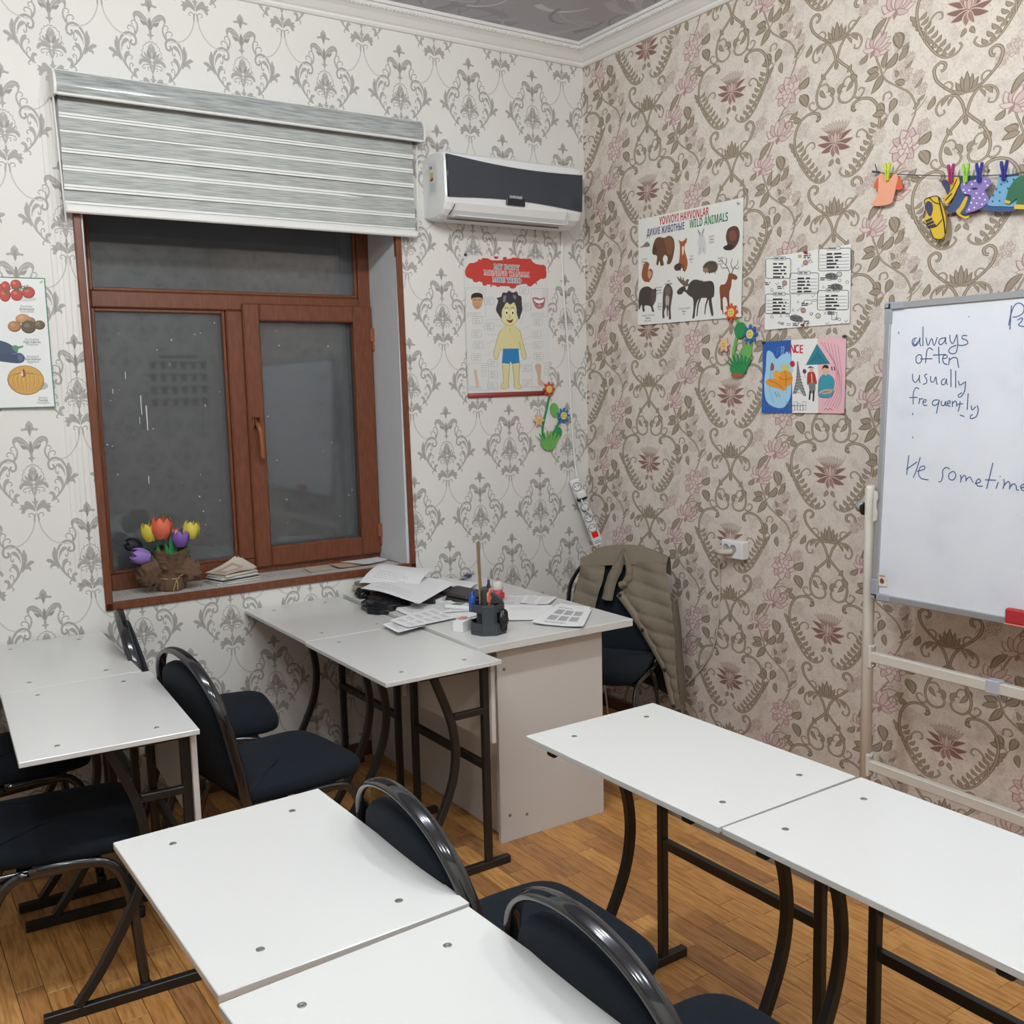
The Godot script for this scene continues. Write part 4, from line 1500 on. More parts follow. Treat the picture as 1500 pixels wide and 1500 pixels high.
func build_desk_clutter():
	var dy := 0.7705
	var pr0 := print_paper(0)
	var pr1 := print_paper(1)
	var pr2 := print_paper(2)
	var pr3 := print_paper(3)
	paper_sheet("paper_sheet", "printed sheet with grey tables overhanging the front edge of the teacher's desk", [Vector2(-0.83, 0.84), Vector2(-0.775, 1.0), Vector2(-0.99, 1.22), Vector2(-1.1, 1.04)], dy + 0.006, pr0, "loose papers on the teacher's desk", 0.006)
	paper_sheet("paper_sheet", "second printed sheet just under the one overhanging the desk edge", [Vector2(-0.8, 0.82), Vector2(-0.745, 0.95), Vector2(-0.95, 1.17), Vector2(-1.06, 1.02)], dy + 0.003, pr1)
	paper_sheet("paper_sheet", "white sheet with faint print right behind the pen holder", [Vector2(-1.0, 0.7), Vector2(-0.84, 0.83), Vector2(-1.02, 1.02), Vector2(-1.18, 0.9)], dy + 0.004, pr3)
	paper_sheet("paper_sheet", "printed sheet lying far back on the right side of the desk", [Vector2(-0.93, 0.5), Vector2(-0.78, 0.62), Vector2(-0.9, 0.8), Vector2(-1.05, 0.68)], dy + 0.002, pr1)
	paper_sheet("paper_sheet", "small printed sheet by the right edge of the teacher's desk", [Vector2(-0.82, 0.6), Vector2(-0.74, 0.72), Vector2(-0.86, 0.82), Vector2(-0.93, 0.72)], dy + 0.006, pr2)
	paper_sheet("paper_sheet", "wide printed sheet between the black bag and the pen holder", [Vector2(-1.12, 0.47), Vector2(-1.16, 0.7), Vector2(-1.4, 0.62), Vector2(-1.38, 0.4)], dy + 0.003, pr1)
	paper_sheet("paper_sheet", "printed sheet bridging the teacher's desk and the school desk", [Vector2(-1.26, 0.56), Vector2(-1.27, 0.78), Vector2(-1.5, 0.81), Vector2(-1.5, 0.65)], dy + 0.006, pr2, "loose papers on the teacher's desk", 0.002)
	paper_sheet("paper_sheet", "printed sheet nearest the class, half on the school desk", [Vector2(-1.4, 0.64), Vector2(-1.42, 0.8), Vector2(-1.56, 0.84), Vector2(-1.545, 0.68)], dy + 0.002, pr1, "loose papers on the teacher's desk", 0.002)
	paper_sheet("paper_sheet", "white sheet under the white calculator", [Vector2(-1.06, 0.52), Vector2(-1.08, 0.76), Vector2(-1.28, 0.8), Vector2(-1.26, 0.56)], dy + 0.0015, pr3, "loose papers on the teacher's desk", 0.001)
	# pen holder
	var t := thing("pen_holder", "dark grey plastic pen holder with small basket on the teacher's desk", "pen holder", Vector3(-1.285, 0.77, 1.03), -0.5)
	var gp := mat(g8(58, 62, 68), 0.45)
	var oct := func(r: float, sx := 1.0) -> PackedVector2Array:
		var o := PackedVector2Array()
		for i in 8:
			var a := TAU_ * (i + 0.5) / 8
			o.append(Vector2(cos(a) * r * sx, sin(a) * r))
		return o
	var flat := Basis(Vector3(1, 0, 0), Vector3(0, 0, 1), Vector3(0, -1, 0))
	var up := Basis(Vector3(1, 0, 0), Vector3(0, 0, -1), Vector3(0, 1, 0))
	obj("base", prism(oct.call(0.07), 0.012, Transform3D(up, Vector3.ZERO)), gp, t)
	# outer low wall and the raised crown, open inside
	for wl in [[0.068, 0.0, 0.045], [0.064, 0.085, 0.112]]:
		var st := begin()
		var o1: PackedVector2Array = oct.call(wl[0])
		var o2: PackedVector2Array = oct.call(wl[0] - 0.004)
		for i in 8:
			var j := (i + 1) % 8
			var a := o1[i]; var b := o1[j]; var c := o2[i]; var d := o2[j]
			var y0: float = wl[1]
			var y1: float = wl[2]
			quad(st, Vector3(b.x, y1, b.y), Vector3(a.x, y1, a.y), Vector3(a.x, y0, a.y), Vector3(b.x, y0, b.y))
			quad(st, Vector3(c.x, y1, c.y), Vector3(d.x, y1, d.y), Vector3(d.x, y0, d.y), Vector3(c.x, y0, c.y))
			quad(st, Vector3(a.x, y1, a.y), Vector3(b.x, y1, b.y), Vector3(d.x, y1, d.y), Vector3(c.x, y1, c.y))
		obj("wall", done(st), gp, t)
	obj("shelf", prism(oct.call(0.062), 0.004, Transform3D(up, Vector3(0, 0.082, 0))), gp, t)
	for a in [[-0.02, 0.0, 0.02], [0.0, 0.03, 0.022], [0.0, -0.03, 0.022]]:
		obj("column", abox(Vector3(a[0] - 0.022, 0.005, a[1] - a[2]), Vector3(a[0] + 0.03, 0.1, a[1] + a[2]), 0.003), gp, t)
	obj("column", abox(Vector3(-0.026, 0.005, 0.02), Vector3(0.02, 0.11, 0.064), 0.002), gp, t)
	# sloped back hood
	var hood := PackedVector2Array([Vector2(-0.02, 0.0), Vector2(0.058, 0.0), Vector2(0.05, 0.012), Vector2(-0.005, 0.055), Vector2(-0.02, 0.05)])
	obj("hood", prism(hood, 0.06, Transform3D(Basis(), Vector3(0.0, 0.11, -0.045))), gp, t)
	# crumpled black foil in the basket
	var bl := FastNoiseLite.new()
	bl.frequency = 26.0
	bl.seed = 3
	obj("basket_bag", sheet(func(u: float, v: float):
		var a: float = u * TAU_
		var b: float = lerpf(-PI / 2, PI / 2, v)
		var d := Vector3(cos(a) * cos(b), sin(b), sin(a) * cos(b))
		return Vector3(0.05, 0.052, 0.03) + d * Vector3(0.022, 0.04, 0.025) * (1.0 + 0.45 * bl.get_noise_3dv(d * 0.3)), 24, 14), mat(g8(22, 24, 27), 0.25), t)
	# what stands in the holder
	var rl := obj("ruler", abox(Vector3(-0.011, 0, -0.002), Vector3(0.011, 0.24, 0.002)), mat(g8(150, 131, 96), 0.6), null, Vector3(-1.305, 0.88, 1.015), Vector3(0.05, 0.6, 0.17))
	tag(rl, "wooden ruler standing tilted in the pen holder", "ruler")
	var sc := thing("scissors", "scissors with orange handles stuck in the pen holder", "scissors", Vector3(-1.296, 0.855, 1.06), 0.75)
	for s in [[-0.012, 0.053, 0.3], [0.012, 0.062, -0.3]]:
		var ring := []
		for i in 18:
			var a := TAU_ * i / 18
			ring.append(Vector3(s[0] + cos(a) * 0.0115, s[1] + sin(a) * 0.019 + 0.006 * cos(a) * signf(s[0]) * 0.5, 0))
		obj("handle", atube(ring, 0.0042, 0.0032, Vector3.BACK, 8, true), mat(g8(214, 120, 78), 0.4), sc)
	obj("shank", abox(Vector3(-0.011, 0.0, -0.003), Vector3(0.007, 0.04, 0.003), 0.002), mat(g8(206, 112, 72), 0.4), sc)
	obj("blade", abox(Vector3(-0.006, -0.06, -0.0015), Vector3(0.004, 0.002, 0.0015)), M.alu, sc)
	pen("blue glue stick standing at the left of the pen holder", Vector3(-1.333, 0.85, 1.0), 0.0135, 0.075, g8(38, 78, 165), Vector3(0.02, 0, 0.02), "glue_stick", "glue stick")
	pen("second blue marker leaning beside the blue glue stick", Vector3(-1.318, 0.85, 0.992), 0.007, 0.08, g8(52, 100, 190), Vector3(0.0, 0, 0.04), "marker", "marker")
	pen("dark blue bottle-shaped correction pen behind the ruler", Vector3(-1.262, 0.86, 1.0), 0.009, 0.1, g8(22, 28, 92), Vector3(0, 0, -0.02), "correction_pen", "pen")
	pen("brown pencil beside the ruler in the pen holder", Vector3(-1.29, 0.86, 1.0), 0.006, 0.075, g8(112, 62, 38), Vector3(0.0, 0, 0.06), "pencil", "pencil")
	pen("white capped pen in front of the dark blue bottle", Vector3(-1.262, 0.86, 1.02), 0.0055, 0.07, g8(214, 205, 210), Vector3(0, 0, -0.04), "pen", "pen")
	pen("pale violet pen low in the pen holder", Vector3(-1.275, 0.86, 1.02), 0.005, 0.055, g8(168, 150, 175), Vector3(0, 0, 0.03), "pen", "pen")
	# pink sharpener tub behind the holder
	var tub := thing("sharpener_tub", "pink and red pencil sharpener with clear lid behind the pen holder", "sharpener", Vector3(-0.965, 0.7705, 0.6), 0.3)
	obj("body", lathe([Vector2(0.0, 0.0), Vector2(0.022, 0.0), Vector2(0.025, 0.01), Vector2(0.024, 0.03), Vector2(0.021, 0.05)], 18), mat(g8(205, 70, 95), 0.35), tub)
	obj("lid", lathe([Vector2(0.021, 0.05), Vector2(0.026, 0.054), Vector2(0.024, 0.075), Vector2(0.02, 0.085), Vector2(0.0, 0.088)], 18), mat(g8(205, 200, 190), 0.2), tub)
	obj("label_strip", abox(Vector3(-0.016, 0.014, 0.021), Vector3(0.016, 0.04, 0.027), 0.003), mat(g8(190, 45, 55), 0.4), tub)
	# white calculator-like device
	var cal := thing("calculator", "small white calculator with green screen left of the pen holder", "calculator", Vector3(-1.155, 0.772, 0.635), 0.55)
	obj("body", abox(Vector3(-0.035, 0, -0.075), Vector3(0.035, 0.018, 0.075), 0.006), M.white_gloss, cal)
	obj("screen", abox(Vector3(-0.022, 0.017, -0.045), Vector3(0.022, 0.0188, -0.002)), mat(g8(58, 112, 82), 0.25), cal)
	for i in 6:
		obj("key", abox(Vector3(-0.024 + (i % 3) * 0.017, 0.017, 0.012 + (i / 3) * 0.016), Vector3(-0.012 + (i % 3) * 0.017, 0.0195, 0.022 + (i / 3) * 0.016), 0.001), mat(g8(190, 192, 194), 0.5), cal)
	obj("button", lathe([Vector2(0.006, 0.018), Vector2(0.006, 0.02), Vector2(0, 0.0205)], 12, true, Transform3D(Basis(), Vector3(-0.012, 0, 0.06))), M.dark, cal)
	# brown-black case
	var cs := thing("flat_case", "dark brown flat zip case between the papers and the pen holder", "case", Vector3(-1.05, 0.7705, 0.455), 0.18)
	var cm := mat(g8(62, 54, 54), 0.6)
	obj("lower_shell", abox(Vector3(-0.075, 0, -0.11), Vector3(0.07, 0.014, 0.11), 0.005), cm, cs)
	obj("upper_shell", abox(Vector3(-0.073, 0.016, -0.108), Vector3(0.068, 0.034, 0.108), 0.008), cm, cs)
	obj("clasp", abox(Vector3(-0.03, 0.03, -0.118), Vector3(0.02, 0.042, -0.09), 0.004), mat(g8(45, 40, 41), 0.5), cs)
	# small white box left of the holder
	var bx := thing("small_box", "little white card box with a reddish flap left of the pen holder", "box", Vector3(-1.345, 0.7705, 0.945), 0.5)
	obj("body", abox(Vector3(-0.035, 0, -0.022), Vector3(0.035, 0.04, 0.022), 0.001), M.paper, bx)
	obj("flap", abox(Vector3(-0.005, 0.04, -0.02), Vector3(0.03, 0.046, 0.004), 0.002), mat(g8(205, 150, 130), 0.6), bx)
	# keys at the back
	var ky := thing("key_bunch", "small bunch of keys with a blue tag at the back of the teacher's desk", "keys", Vector3(-0.81, 0.7705, 0.075), 0.6)
	obj("ring", atube([Vector3(0.014, 0.006, 0), Vector3(0, 0.006, 0.014), Vector3(-0.014, 0.006, 0), Vector3(0, 0.006, -0.014)], 0.002, -1, Vector3.ZERO, 6, true), M.alu, ky)
	obj("key", abox(Vector3(-0.06, 0, -0.01), Vector3(-0.012, 0.006, 0.004), 0.002), mat(g8(140, 128, 100), 0.4, 0.6), ky)
	obj("key", abox(Vector3(-0.045, 0.006, 0.004), Vector3(-0.005, 0.012, 0.016), 0.002), mat(g8(150, 148, 140), 0.4, 0.6), ky)
	obj("tag", abox(Vector3(0.012, 0, -0.014), Vector3(0.055, 0.015, 0.014), 0.005), mat(g8(45, 62, 110), 0.5), ky)
	build_bag_and_books()

func pen(label: String, at: Vector3, r: float, l: float, c: Color, lean: Vector3, called: String, cat: String):
	var t := thing(called, label, cat, at)
	t.rotation = lean
	var m := mat(c, 0.3)
	obj("barrel", lathe([Vector2(0.0, 0.0), Vector2(r, 0.0), Vector2(r, l * 0.72), Vector2(r * 0.9, l * 0.75)], 14), m, t)
	obj("cap", lathe([Vector2(r * 0.9, l * 0.75), Vector2(r * 0.75, l * 0.8), Vector2(r * 0.55, l * 0.86), Vector2(r * 0.55, l * 1.0), Vector2(0.0, l * 1.01)], 14), mat(c.darkened(0.2), 0.35), t)

func build_bag_and_books():
	var gr := "books beside the black bag"
	# books and folders, a short pile under the window
	for b in [[0.0, 0.012, g8(120, 112, 100), "lowest thin book with a brown edge in the pile by the black bag", 0.05, 0.19], [0.013, 0.022, g8(170, 160, 135), "thick beige book in the pile by the black bag", -0.02, 0.17], [0.036, 0.014, g8(128, 120, 112), "grey brown book on top of the pile by the black bag", 0.08, 0.18]]:
		var t := thing("book", b[3], "book", Vector3(-1.262, 0.7705 + b[0], -0.0), b[4] + 0.25, gr)
		obj("cover", abox(Vector3(-0.11, 0, -0.0), Vector3(0.08, b[1], b[5] - 0.03), 0.002), mat(b[2], 0.7), t)
		obj("pages", abox(Vector3(-0.107, 0.0025, 0.001), Vector3(0.082, b[1] - 0.0025, b[5] - 0.028), 0.0), mat(g8(196, 186, 160), 0.9), t)
	var gb := thing("green_folder", "bright green folder edge sticking out under the white papers", "folder", Vector3(-1.235, 0.784, 0.075), 0.3)
	obj("cover", abox(Vector3(-0.05, 0.002, 0.0), Vector3(0.09, 0.02, 0.05), 0.002), mat(g8(34, 142, 74), 0.5), gb)
	# black plastic bag, crumpled, with a folder in it
	var n := FastNoiseLite.new()
	n.frequency = 9.0
	n.seed = 12
	n.fractal_octaves = 3
	var bag := thing("plastic_bag", "crumpled shiny black plastic bag under the loose papers on the desk under the window", "bag", Vector3(-1.32, 0.762, 0.3), 0.0)
	var bm := mat(g8(24, 27, 32), 0.22)
	obj("body", sheet(func(u: float, v: float):
		var a: float = u * TAU_
		var k: float = lerpf(1.0, 0.0, v)
		var p := Vector3(cos(a) * 0.12 * sqrt(k), 0, sin(a) * 0.2 * sqrt(k))
		p = p.rotated(Vector3.UP, -0.55)
		var h := 0.035 * pow(1.0 - k, 0.35)
		var w := n.get_noise_3d(p.x * 1.2, v * 0.4, p.z * 1.2)
		return p * (1.0 + 0.22 * w) + Vector3(0, maxf(0.001, h + 0.012 * w * (1.0 - k * 0.6)), 0), 60, 22), bm, bag)
	obj("knot", sheet(func(u: float, v: float):
		var a: float = u * TAU_
		var b: float = lerpf(-PI / 2, PI / 2, v)
		var d := Vector3(cos(a) * cos(b), sin(b), sin(a) * cos(b))
		return Vector3(-0.062, 0.026, -0.145) + d * Vector3(0.03, 0.022, 0.04) * (1.0 + 0.5 * n.get_noise_3dv(d * 0.2)), 24, 14), bm, bag)
	var fo := thing("document_folder", "grey black document folder with a white spine label under the loose papers", "folder", Vector3(-1.19, 0.7705, 0.42), 0.55)
	obj("cover", abox(Vector3(-0.06, 0, -0.02), Vector3(0.13, 0.024, 0.05), 0.003), mat(g8(48, 47, 50), 0.5), fo)
	obj("spine_label", abox(Vector3(-0.045, 0.004, 0.049), Vector3(0.065, 0.02, 0.0512), 0.0), M.paper, fo)
	# curled papers lying over bag and books
	var pm := print_paper(3)
	var c := [Vector2(-1.4, 0.24), Vector2(-1.345, 0.62), Vector2(-1.12, 0.5), Vector2(-1.2, 0.12)]
	var wave := func(c4: Array, y0: float, y1: float, bend: float):
		return sheet(func(u: float, v: float):
			var a: Vector2 = c4[0].lerp(c4[1], u)
			var b: Vector2 = c4[3].lerp(c4[2], u)
			var p := a.lerp(b, v)
			return Vector3(p.x, lerpf(y0, y1, v) + bend * sin(PI * v) - 0.016 * u * u + 0.004 * sin(u * 5.0 + v * 3.0), p.y), 16, 16)
	tag(obj("paper_sheet", wave.call([Vector2(-1.41, 0.2), Vector2(-1.32, 0.56), Vector2(-1.06, 0.42), Vector2(-1.14, 0.06)], 0.822, 0.845, 0.0), pm), "upper white sheet draped over the black bag, a corner pointing at the class", "paper", "loose papers on the teacher's desk")
	tag(obj("paper_sheet", wave.call([Vector2(-1.37, 0.1), Vector2(-1.22, 0.34), Vector2(-0.99, 0.16), Vector2(-1.13, -0.03)], 0.826, 0.86, 0.032), pm), "white sheet curling up against the window ledge above the bag", "paper", "loose papers on the teacher's desk")
	tag(obj("paper_sheet", wave.call([Vector2(-1.1, 0.24), Vector2(-1.02, 0.42), Vector2(-0.84, 0.24), Vector2(-0.92, 0.06)], 0.795, 0.79, 0.006), pm), "flat white sheet lying right of the curled sheets near the wall", "paper", "loose papers on the teacher's desk")

# ---------------------------------------------------------------- things on the walls
func build_wall_things():
	build_air_conditioner()
	build_power()
	build_posters()
	flower_cutout("foam flower cutout with red, blue and pink smiling blooms beside the body poster", Transform3D(Basis(), Vector3(-0.262, 1.36, 0.004)), 1.0, 0)
	flower_cutout("foam flower cutout with smiling blooms below the animal poster on the flowered wall", Transform3D(Basis(Vector3(0, 0, 1), Vector3(0, 1, 0), Vector3(-1, 0, 0)), Vector3(-0.004, 1.7, 1.055)), 1.0, 1)
	build_clothesline()

func build_air_conditioner():
	var t := thing("air_conditioner", "white wall air conditioner with a dark grey front panel", "air conditioner")
	var prof := pv([0.0, 2.432, 0.0, 2.70, 0.06, 2.712, 0.13, 2.712, 0.175, 2.703, 0.196, 2.69, 0.203, 2.665, 0.204, 2.51, 0.198, 2.482, 0.18, 2.452, 0.15, 2.432, 0.11, 2.42, 0.05, 2.42])
	var st := begin()
	var x0 := -0.925
	var x1 := -0.165
	# rounded ends: inset sections
	var secs := [[x0, 0.93], [x0 + 0.012, 0.98], [x0 + 0.03, 1.0], [x1 - 0.03, 1.0], [x1 - 0.012, 0.98], [x1, 0.93]]
	var c := Vector2(0.08, 2.565)
	var rings := []
	for s in secs:
		var ring := []
		for p in prof:
			var q: Vector2 = c + (p - c) * s[1]
			if p.x == 0.0:
				q.x = 0.0
			ring.append(Vector3(s[0], q.y, q.x))
		rings.append(ring)
	var n := prof.size()
	for i in secs.size() - 1:
		for j in n:
			var k := (j + 1) % n
			quad(st, rings[i][k], rings[i + 1][k], rings[i + 1][j], rings[i][j])
	for e in [0, secs.size() - 1]:
		for j in range(1, n - 1):
			tri(st, rings[e][0], rings[e][j], rings[e][j + 1])
	obj("body", done(st), M.white_gloss, t)
	# dark panel, hollow-sided, curved at its left end
	var poly := PackedVector2Array()
	for i in 13:
		var f := i / 12.0
		poly.append(Vector2(lerpf(-0.915, -0.172, f), lerpf(2.684, 2.662, f) - 0.016 * sin(PI * f)))
	for i in 13:
		var f := 1.0 - i / 12.0
		poly.append(Vector2(lerpf(-0.91, -0.178, f), lerpf(2.503, 2.492, f) + 0.016 * sin(PI * f) * (1.0 if f > 0.1 else 0.8)))
	var dp := mat(g8(54, 60, 70), 0.12, 0.0, 0.5)
	obj("front_panel", prism(poly, 0.009, Transform3D(Basis(), Vector3(0, 0, 0.2))), dp, t)
	obj("panel_edge", atube([Vector3(-0.913, 2.684, 0.2), Vector3(-0.911, 2.6, 0.201), Vector3(-0.909, 2.504, 0.2)], 0.007, -1, Vector3.ZERO, 10), dp, t)
	# louvre with gaps
	obj("louvre", abox(Vector3(-0.86, 2.428, 0.12), Vector3(-0.26, 2.432, 0.185), 0.001, ), M.white_gloss, t, Vector3(0, 0, 0))
	obj("gap", abox(Vector3(-0.88, 2.4195, 0.128), Vector3(-0.265, 2.4235, 0.136)), mat(g8(96, 84, 80), 0.7), t)
	var fl := begin(true)
	tube(fl, smooth3([Vector3(-0.878, 2.475, 0.199), Vector3(-0.884, 2.452, 0.184), Vector3(-0.886, 2.435, 0.158)], 4), 0.0022, -1, Vector3.ZERO, 6)
	obj("gap", done(fl), mat(g8(70, 62, 60), 0.7), t)
	obj("seam", abox(Vector3(-0.262, 2.43, 0.14), Vector3(-0.2595, 2.49, 0.2042)), M.board_edge, t)
	var badge := obj("badge", abox(Vector3(-0.61, 2.491, 0.2), Vector3(-0.51, 2.522, 0.213), 0.002), mat(g8(30, 35, 45), 0.2), t)
	var tm := TextMesh.new()
	tm.font = M.sans_bold
	tm.font_size = 32
	tm.pixel_size = 0.00056
	tm.depth = 0.001
	tm.text = "SHIVAKI"
	obj("lettering", tm, mat(g8(214, 216, 220), 0.4, 0.3), badge, Vector3(-0.56, 2.527, 0.2105))
	# energy sticker on the left end
	var b := Board.new(100, 200, g8(206, 208, 208))
	b.rect(20, 20, 30, 18, g8(120, 124, 130))
	b.shape([22, 60, 60, 60, 60, 110, 22, 118], g8(196, 172, 96))
	b.shape([22, 100, 60, 92, 60, 112, 22, 118], g8(120, 70, 60))
	b.print_lines(18, 126, 64, 6, 10, 4, g8(150, 152, 154))
	var sm := tex_mat(b.finish(), 0.5)
	st = begin()
	quad(st, Vector3(-0.9262, 2.665, 0.055), Vector3(-0.9262, 2.665, 0.125), Vector3(-0.9262, 2.53, 0.125), Vector3(-0.9262, 2.53, 0.055))
	obj("energy_sticker", done(st), sm, t, Vector3(0.0, 0, 0))

func build_power():
	# surface cable from the air conditioner down to the strip
	tag(obj("power_cable", atube(smooth3([Vector3(-0.15, 2.44, 0.006), Vector3(-0.146, 2.16, 0.006), Vector3(-0.12, 1.82, 0.006), Vector3(-0.102, 1.41, 0.007), Vector3(-0.088, 1.2, 0.02), Vector3(-0.075, 1.12, 0.05)], 5), 0.006, 0.004, Vector3.RIGHT, 8), M.white), "white cable running down the wall from the air conditioner to the power strip", "cable")
	var y := Vector3(-0.115, 0.325, -0.04).normalized()
	var z := Vector3(-0.5, 0.0, 0.86)
	z = (z - y * z.dot(y)).normalized()
	var x := y.cross(z)
	var t := thing("power_strip", "long white power strip with a red switch hanging slanted in the corner", "power strip")
	t.transform = Transform3D(Basis(x, y, z), Vector3(-0.062, 1.025, 0.055))
	obj("body", abox(Vector3(-0.026, -0.19, -0.018), Vector3(0.026, 0.18, 0.018), 0.005), M.white_gloss, t)
	var hole := mat(g8(150, 146, 142), 0.6)
	for i in 5:
		var yy := 0.142 - i * 0.058
		var tf := Transform3D(Basis(Vector3.RIGHT, PI / 2), Vector3(0, yy, 0.0182))
		var so := obj("socket", lathe([Vector2(0.0215, 0.0), Vector2(0.0215, 0.002), Vector2(0.0185, 0.002), Vector2(0.0175, -0.004), Vector2(0.0, -0.004)], 20, true, tf), mat(g8(196, 193, 190), 0.5), t)
		for s in [-1.0, 1.0]:
			obj("hole", lathe([Vector2(0.0, 0.0012), Vector2(0.0035, 0.001)], 8, true, Transform3D(Basis(Vector3.RIGHT, PI / 2), Vector3(s * 0.0095, yy + 0.003, 0.0182))), M.dark, so)
		obj("rim", lathe([Vector2(0.022, 0.0005), Vector2(0.0235, 0.0025), Vector2(0.0195, 0.0025)], 20, true, tf), hole, so)
	var sw := mat(g8(170, 28, 24), 0.25)
	sw.emission_enabled = true
	sw.emission = Color(0.9, 0.1, 0.06)
	sw.emission_energy_multiplier = 0.25
	obj("switch_light", abox(Vector3(-0.016, -0.142, 0.015), Vector3(0.016, -0.112, 0.023), 0.003), sw, t)
	obj("print", abox(Vector3(-0.016, -0.175, 0.0178), Vector3(0.016, -0.17, 0.0184)), mat(g8(110, 150, 170), 0.6), t)
	obj("print", abox(Vector3(-0.016, -0.165, 0.0178), Vector3(0.014, -0.16, 0.0184)), mat(g8(110, 150, 170), 0.6), t)
	# plug and adapter pushed into the upper sockets
	var pl := thing("white_plug", "white plug in the upper part of the power strip", "plug")
	pl.transform = Transform3D(Basis(x, y, z), Vector3(-0.062, 1.025, 0.055) + y * 0.1 + z * 0.03)
	obj("body", abox(Vector3(-0.02, -0.016, -0.012), Vector3(0.03, 0.02, 0.03), 0.006), M.white_gloss, pl)
	obj("underside", abox(Vector3(-0.026, -0.03, -0.012), Vector3(0.028, -0.014, 0.014), 0.004), M.dark, pl)
	obj("cord", atube(smooth3([Vector3(-0.005, -0.02, 0.03), Vector3(0.0, -0.08, 0.02), Vector3(0.015, -0.115, 0.01)], 5), 0.004, -1, Vector3.ZERO, 8), M.white_gloss, pl)
	var p2 := thing("white_plug", "white plug in the middle socket of the power strip, its cable going up the wall", "plug")
	p2.transform = Transform3D(Basis(x, y, z), Vector3(-0.062, 1.025, 0.055) + y * 0.03 + z * 0.03)
	obj("body", lathe([Vector2(0.0, -0.012), Vector2(0.018, -0.012), Vector2(0.019, 0.006), Vector2(0.014, 0.02), Vector2(0.008, 0.026), Vector2(0.0, 0.027)], 18, true, Transform3D(Basis(Vector3.RIGHT, PI / 2), Vector3.ZERO)), M.white_gloss, p2)
	# box socket on the flowered wall with a beige plug and cable
	var s := thing("wall_socket", "white surface-mounted double socket on the flowered wall", "socket")
	obj("body", abox(Vector3(-0.042, 0.905, 0.99), Vector3(0.0, 0.985, 1.115), 0.004), M.white_gloss, s)
	for zz in [1.022, 1.062]:
		obj("socket_ring", lathe([Vector2(0.019, 0.0), Vector2(0.019, 0.003), Vector2(0.016, 0.003), Vector2(0.015, 0.0005), Vector2(0.0, 0.0005)], 20, true, Transform3D(Basis(Vector3.BACK, PI / 2), Vector3(-0.0418, 0.95, zz))), mat(g8(170, 168, 166), 0.5), s)
	var bp := thing("beige_plug", "beige plug in the wall socket with its cable hanging down", "plug")
	var bm := mat(g8(196, 184, 170), 0.5)
	obj("body", atube([Vector3(-0.044, 0.938, 1.06), Vector3(-0.06, 0.935, 1.045), Vector3(-0.066, 0.932, 1.02), Vector3(-0.062, 0.93, 0.985)], 0.013, 0.016, Vector3.UP, 12), bm, bp)
	obj("cord", atube(smooth3([Vector3(-0.062, 0.93, 0.985), Vector3(-0.05, 0.92, 0.965), Vector3(-0.02, 0.86, 0.955), Vector3(-0.008, 0.76, 0.95), Vector3(-0.008, 0.6, 0.94), Vector3(-0.01, 0.45, 0.9), Vector3(-0.01, 0.3, 0.78), Vector3(-0.02, 0.14, 0.6)], 5), 0.0035, -1, Vector3.ZERO, 8), bm, bp)
	tag(obj("loose_cable", atube(smooth3([Vector3(-0.01, 0.87, 0.075), Vector3(-0.02, 0.7, 0.1), Vector3(-0.05, 0.4, 0.16), Vector3(-0.12, 0.25, 0.25), Vector3(-0.2, 0.1, 0.38), Vector3(-0.28, 0.004, 0.5)], 5), 0.004, -1, Vector3.ZERO, 8), M.ivory), "thin white cord hanging from the power strip down behind the corner chair", "cord")

# drawing frame from photo-like quad corners: maps traced points onto a flat print
class Print extends Board:
	var q := []
	func _init(w_: int, h_: int, c: Color, corners: Array):
		super(w_, h_, c)
		q = corners

	func t(p: Vector2) -> Vector2:
		if q.is_empty():
			return p * ss
		var u := 0.5
		var v := 0.5
		for i in 4:
			var xl: float = lerpf(q[0], q[6], v)
			var xr: float = lerpf(q[2], q[4], v)
			u = (p.x - xl) / (xr - xl)
			var yt: float = lerpf(q[1], q[3], u)
			var yb: float = lerpf(q[7], q[5], u)
			v = (p.y - yt) / (yb - yt)
		return Vector2(u * w, v * h) * ss

func hang(called: String, label: String, category: String, tf: Transform3D, w: float, h: float, tex: Texture2D, rough := 0.5, curl := 0.004, group := "") -> Node3D:
	# a sheet of card hung on a wall: local x to the right, y up, z out of the wall; origin at the top left corner
	var t := thing(called, label, category)
	if group != "":
		t.set_meta("group", group)
	t.transform = tf
	var st := sheet(func(u: float, v: float): return Vector3(u * w, -v * h, 0.003 + curl * (pow(absf(u - 0.5) * 2.0, 4.0) * 0.6 + pow(v, 3.0) * 0.8)), 12, 12)
	obj("print", st, tex_mat(tex, rough), t)
	obj("back", sheet(func(u: float, v: float): return Vector3((1.0 - u) * w, -v * h, 0.002 + curl * (pow(absf(u - 0.5) * 2.0, 4.0) * 0.6 + pow(v, 3.0) * 0.8)), 12, 12), M.paper_back, t)
	return t

func right_wall(z: float, y: float) -> Transform3D:
	return Transform3D(Basis(Vector3(0, 0, 1), Vector3(0, 1, 0), Vector3(-1, 0, 0)), Vector3(0, y, z))

func pin(t: Node3D, x: float, y: float, c: Color):
	obj("push_pin", lathe([Vector2(0.006, 0.0), Vector2(0.006, 0.004), Vector2(0.003, 0.005), Vector2(0.003, 0.01), Vector2(0.005, 0.012), Vector2(0.0, 0.013)], 10, true, Transform3D(Basis(Vector3.RIGHT, PI / 2), Vector3(x, y, 0.006))), mat(c, 0.4), t)

func caption(b: Board, x: float, y: float, words: Array, hh := 6.2):
	for i in words.size():
		b.text(words[i], x, y + i * hh * 1.55, hh, g8(88, 90, 92), M.sans_bold if i == 1 else M.sans)

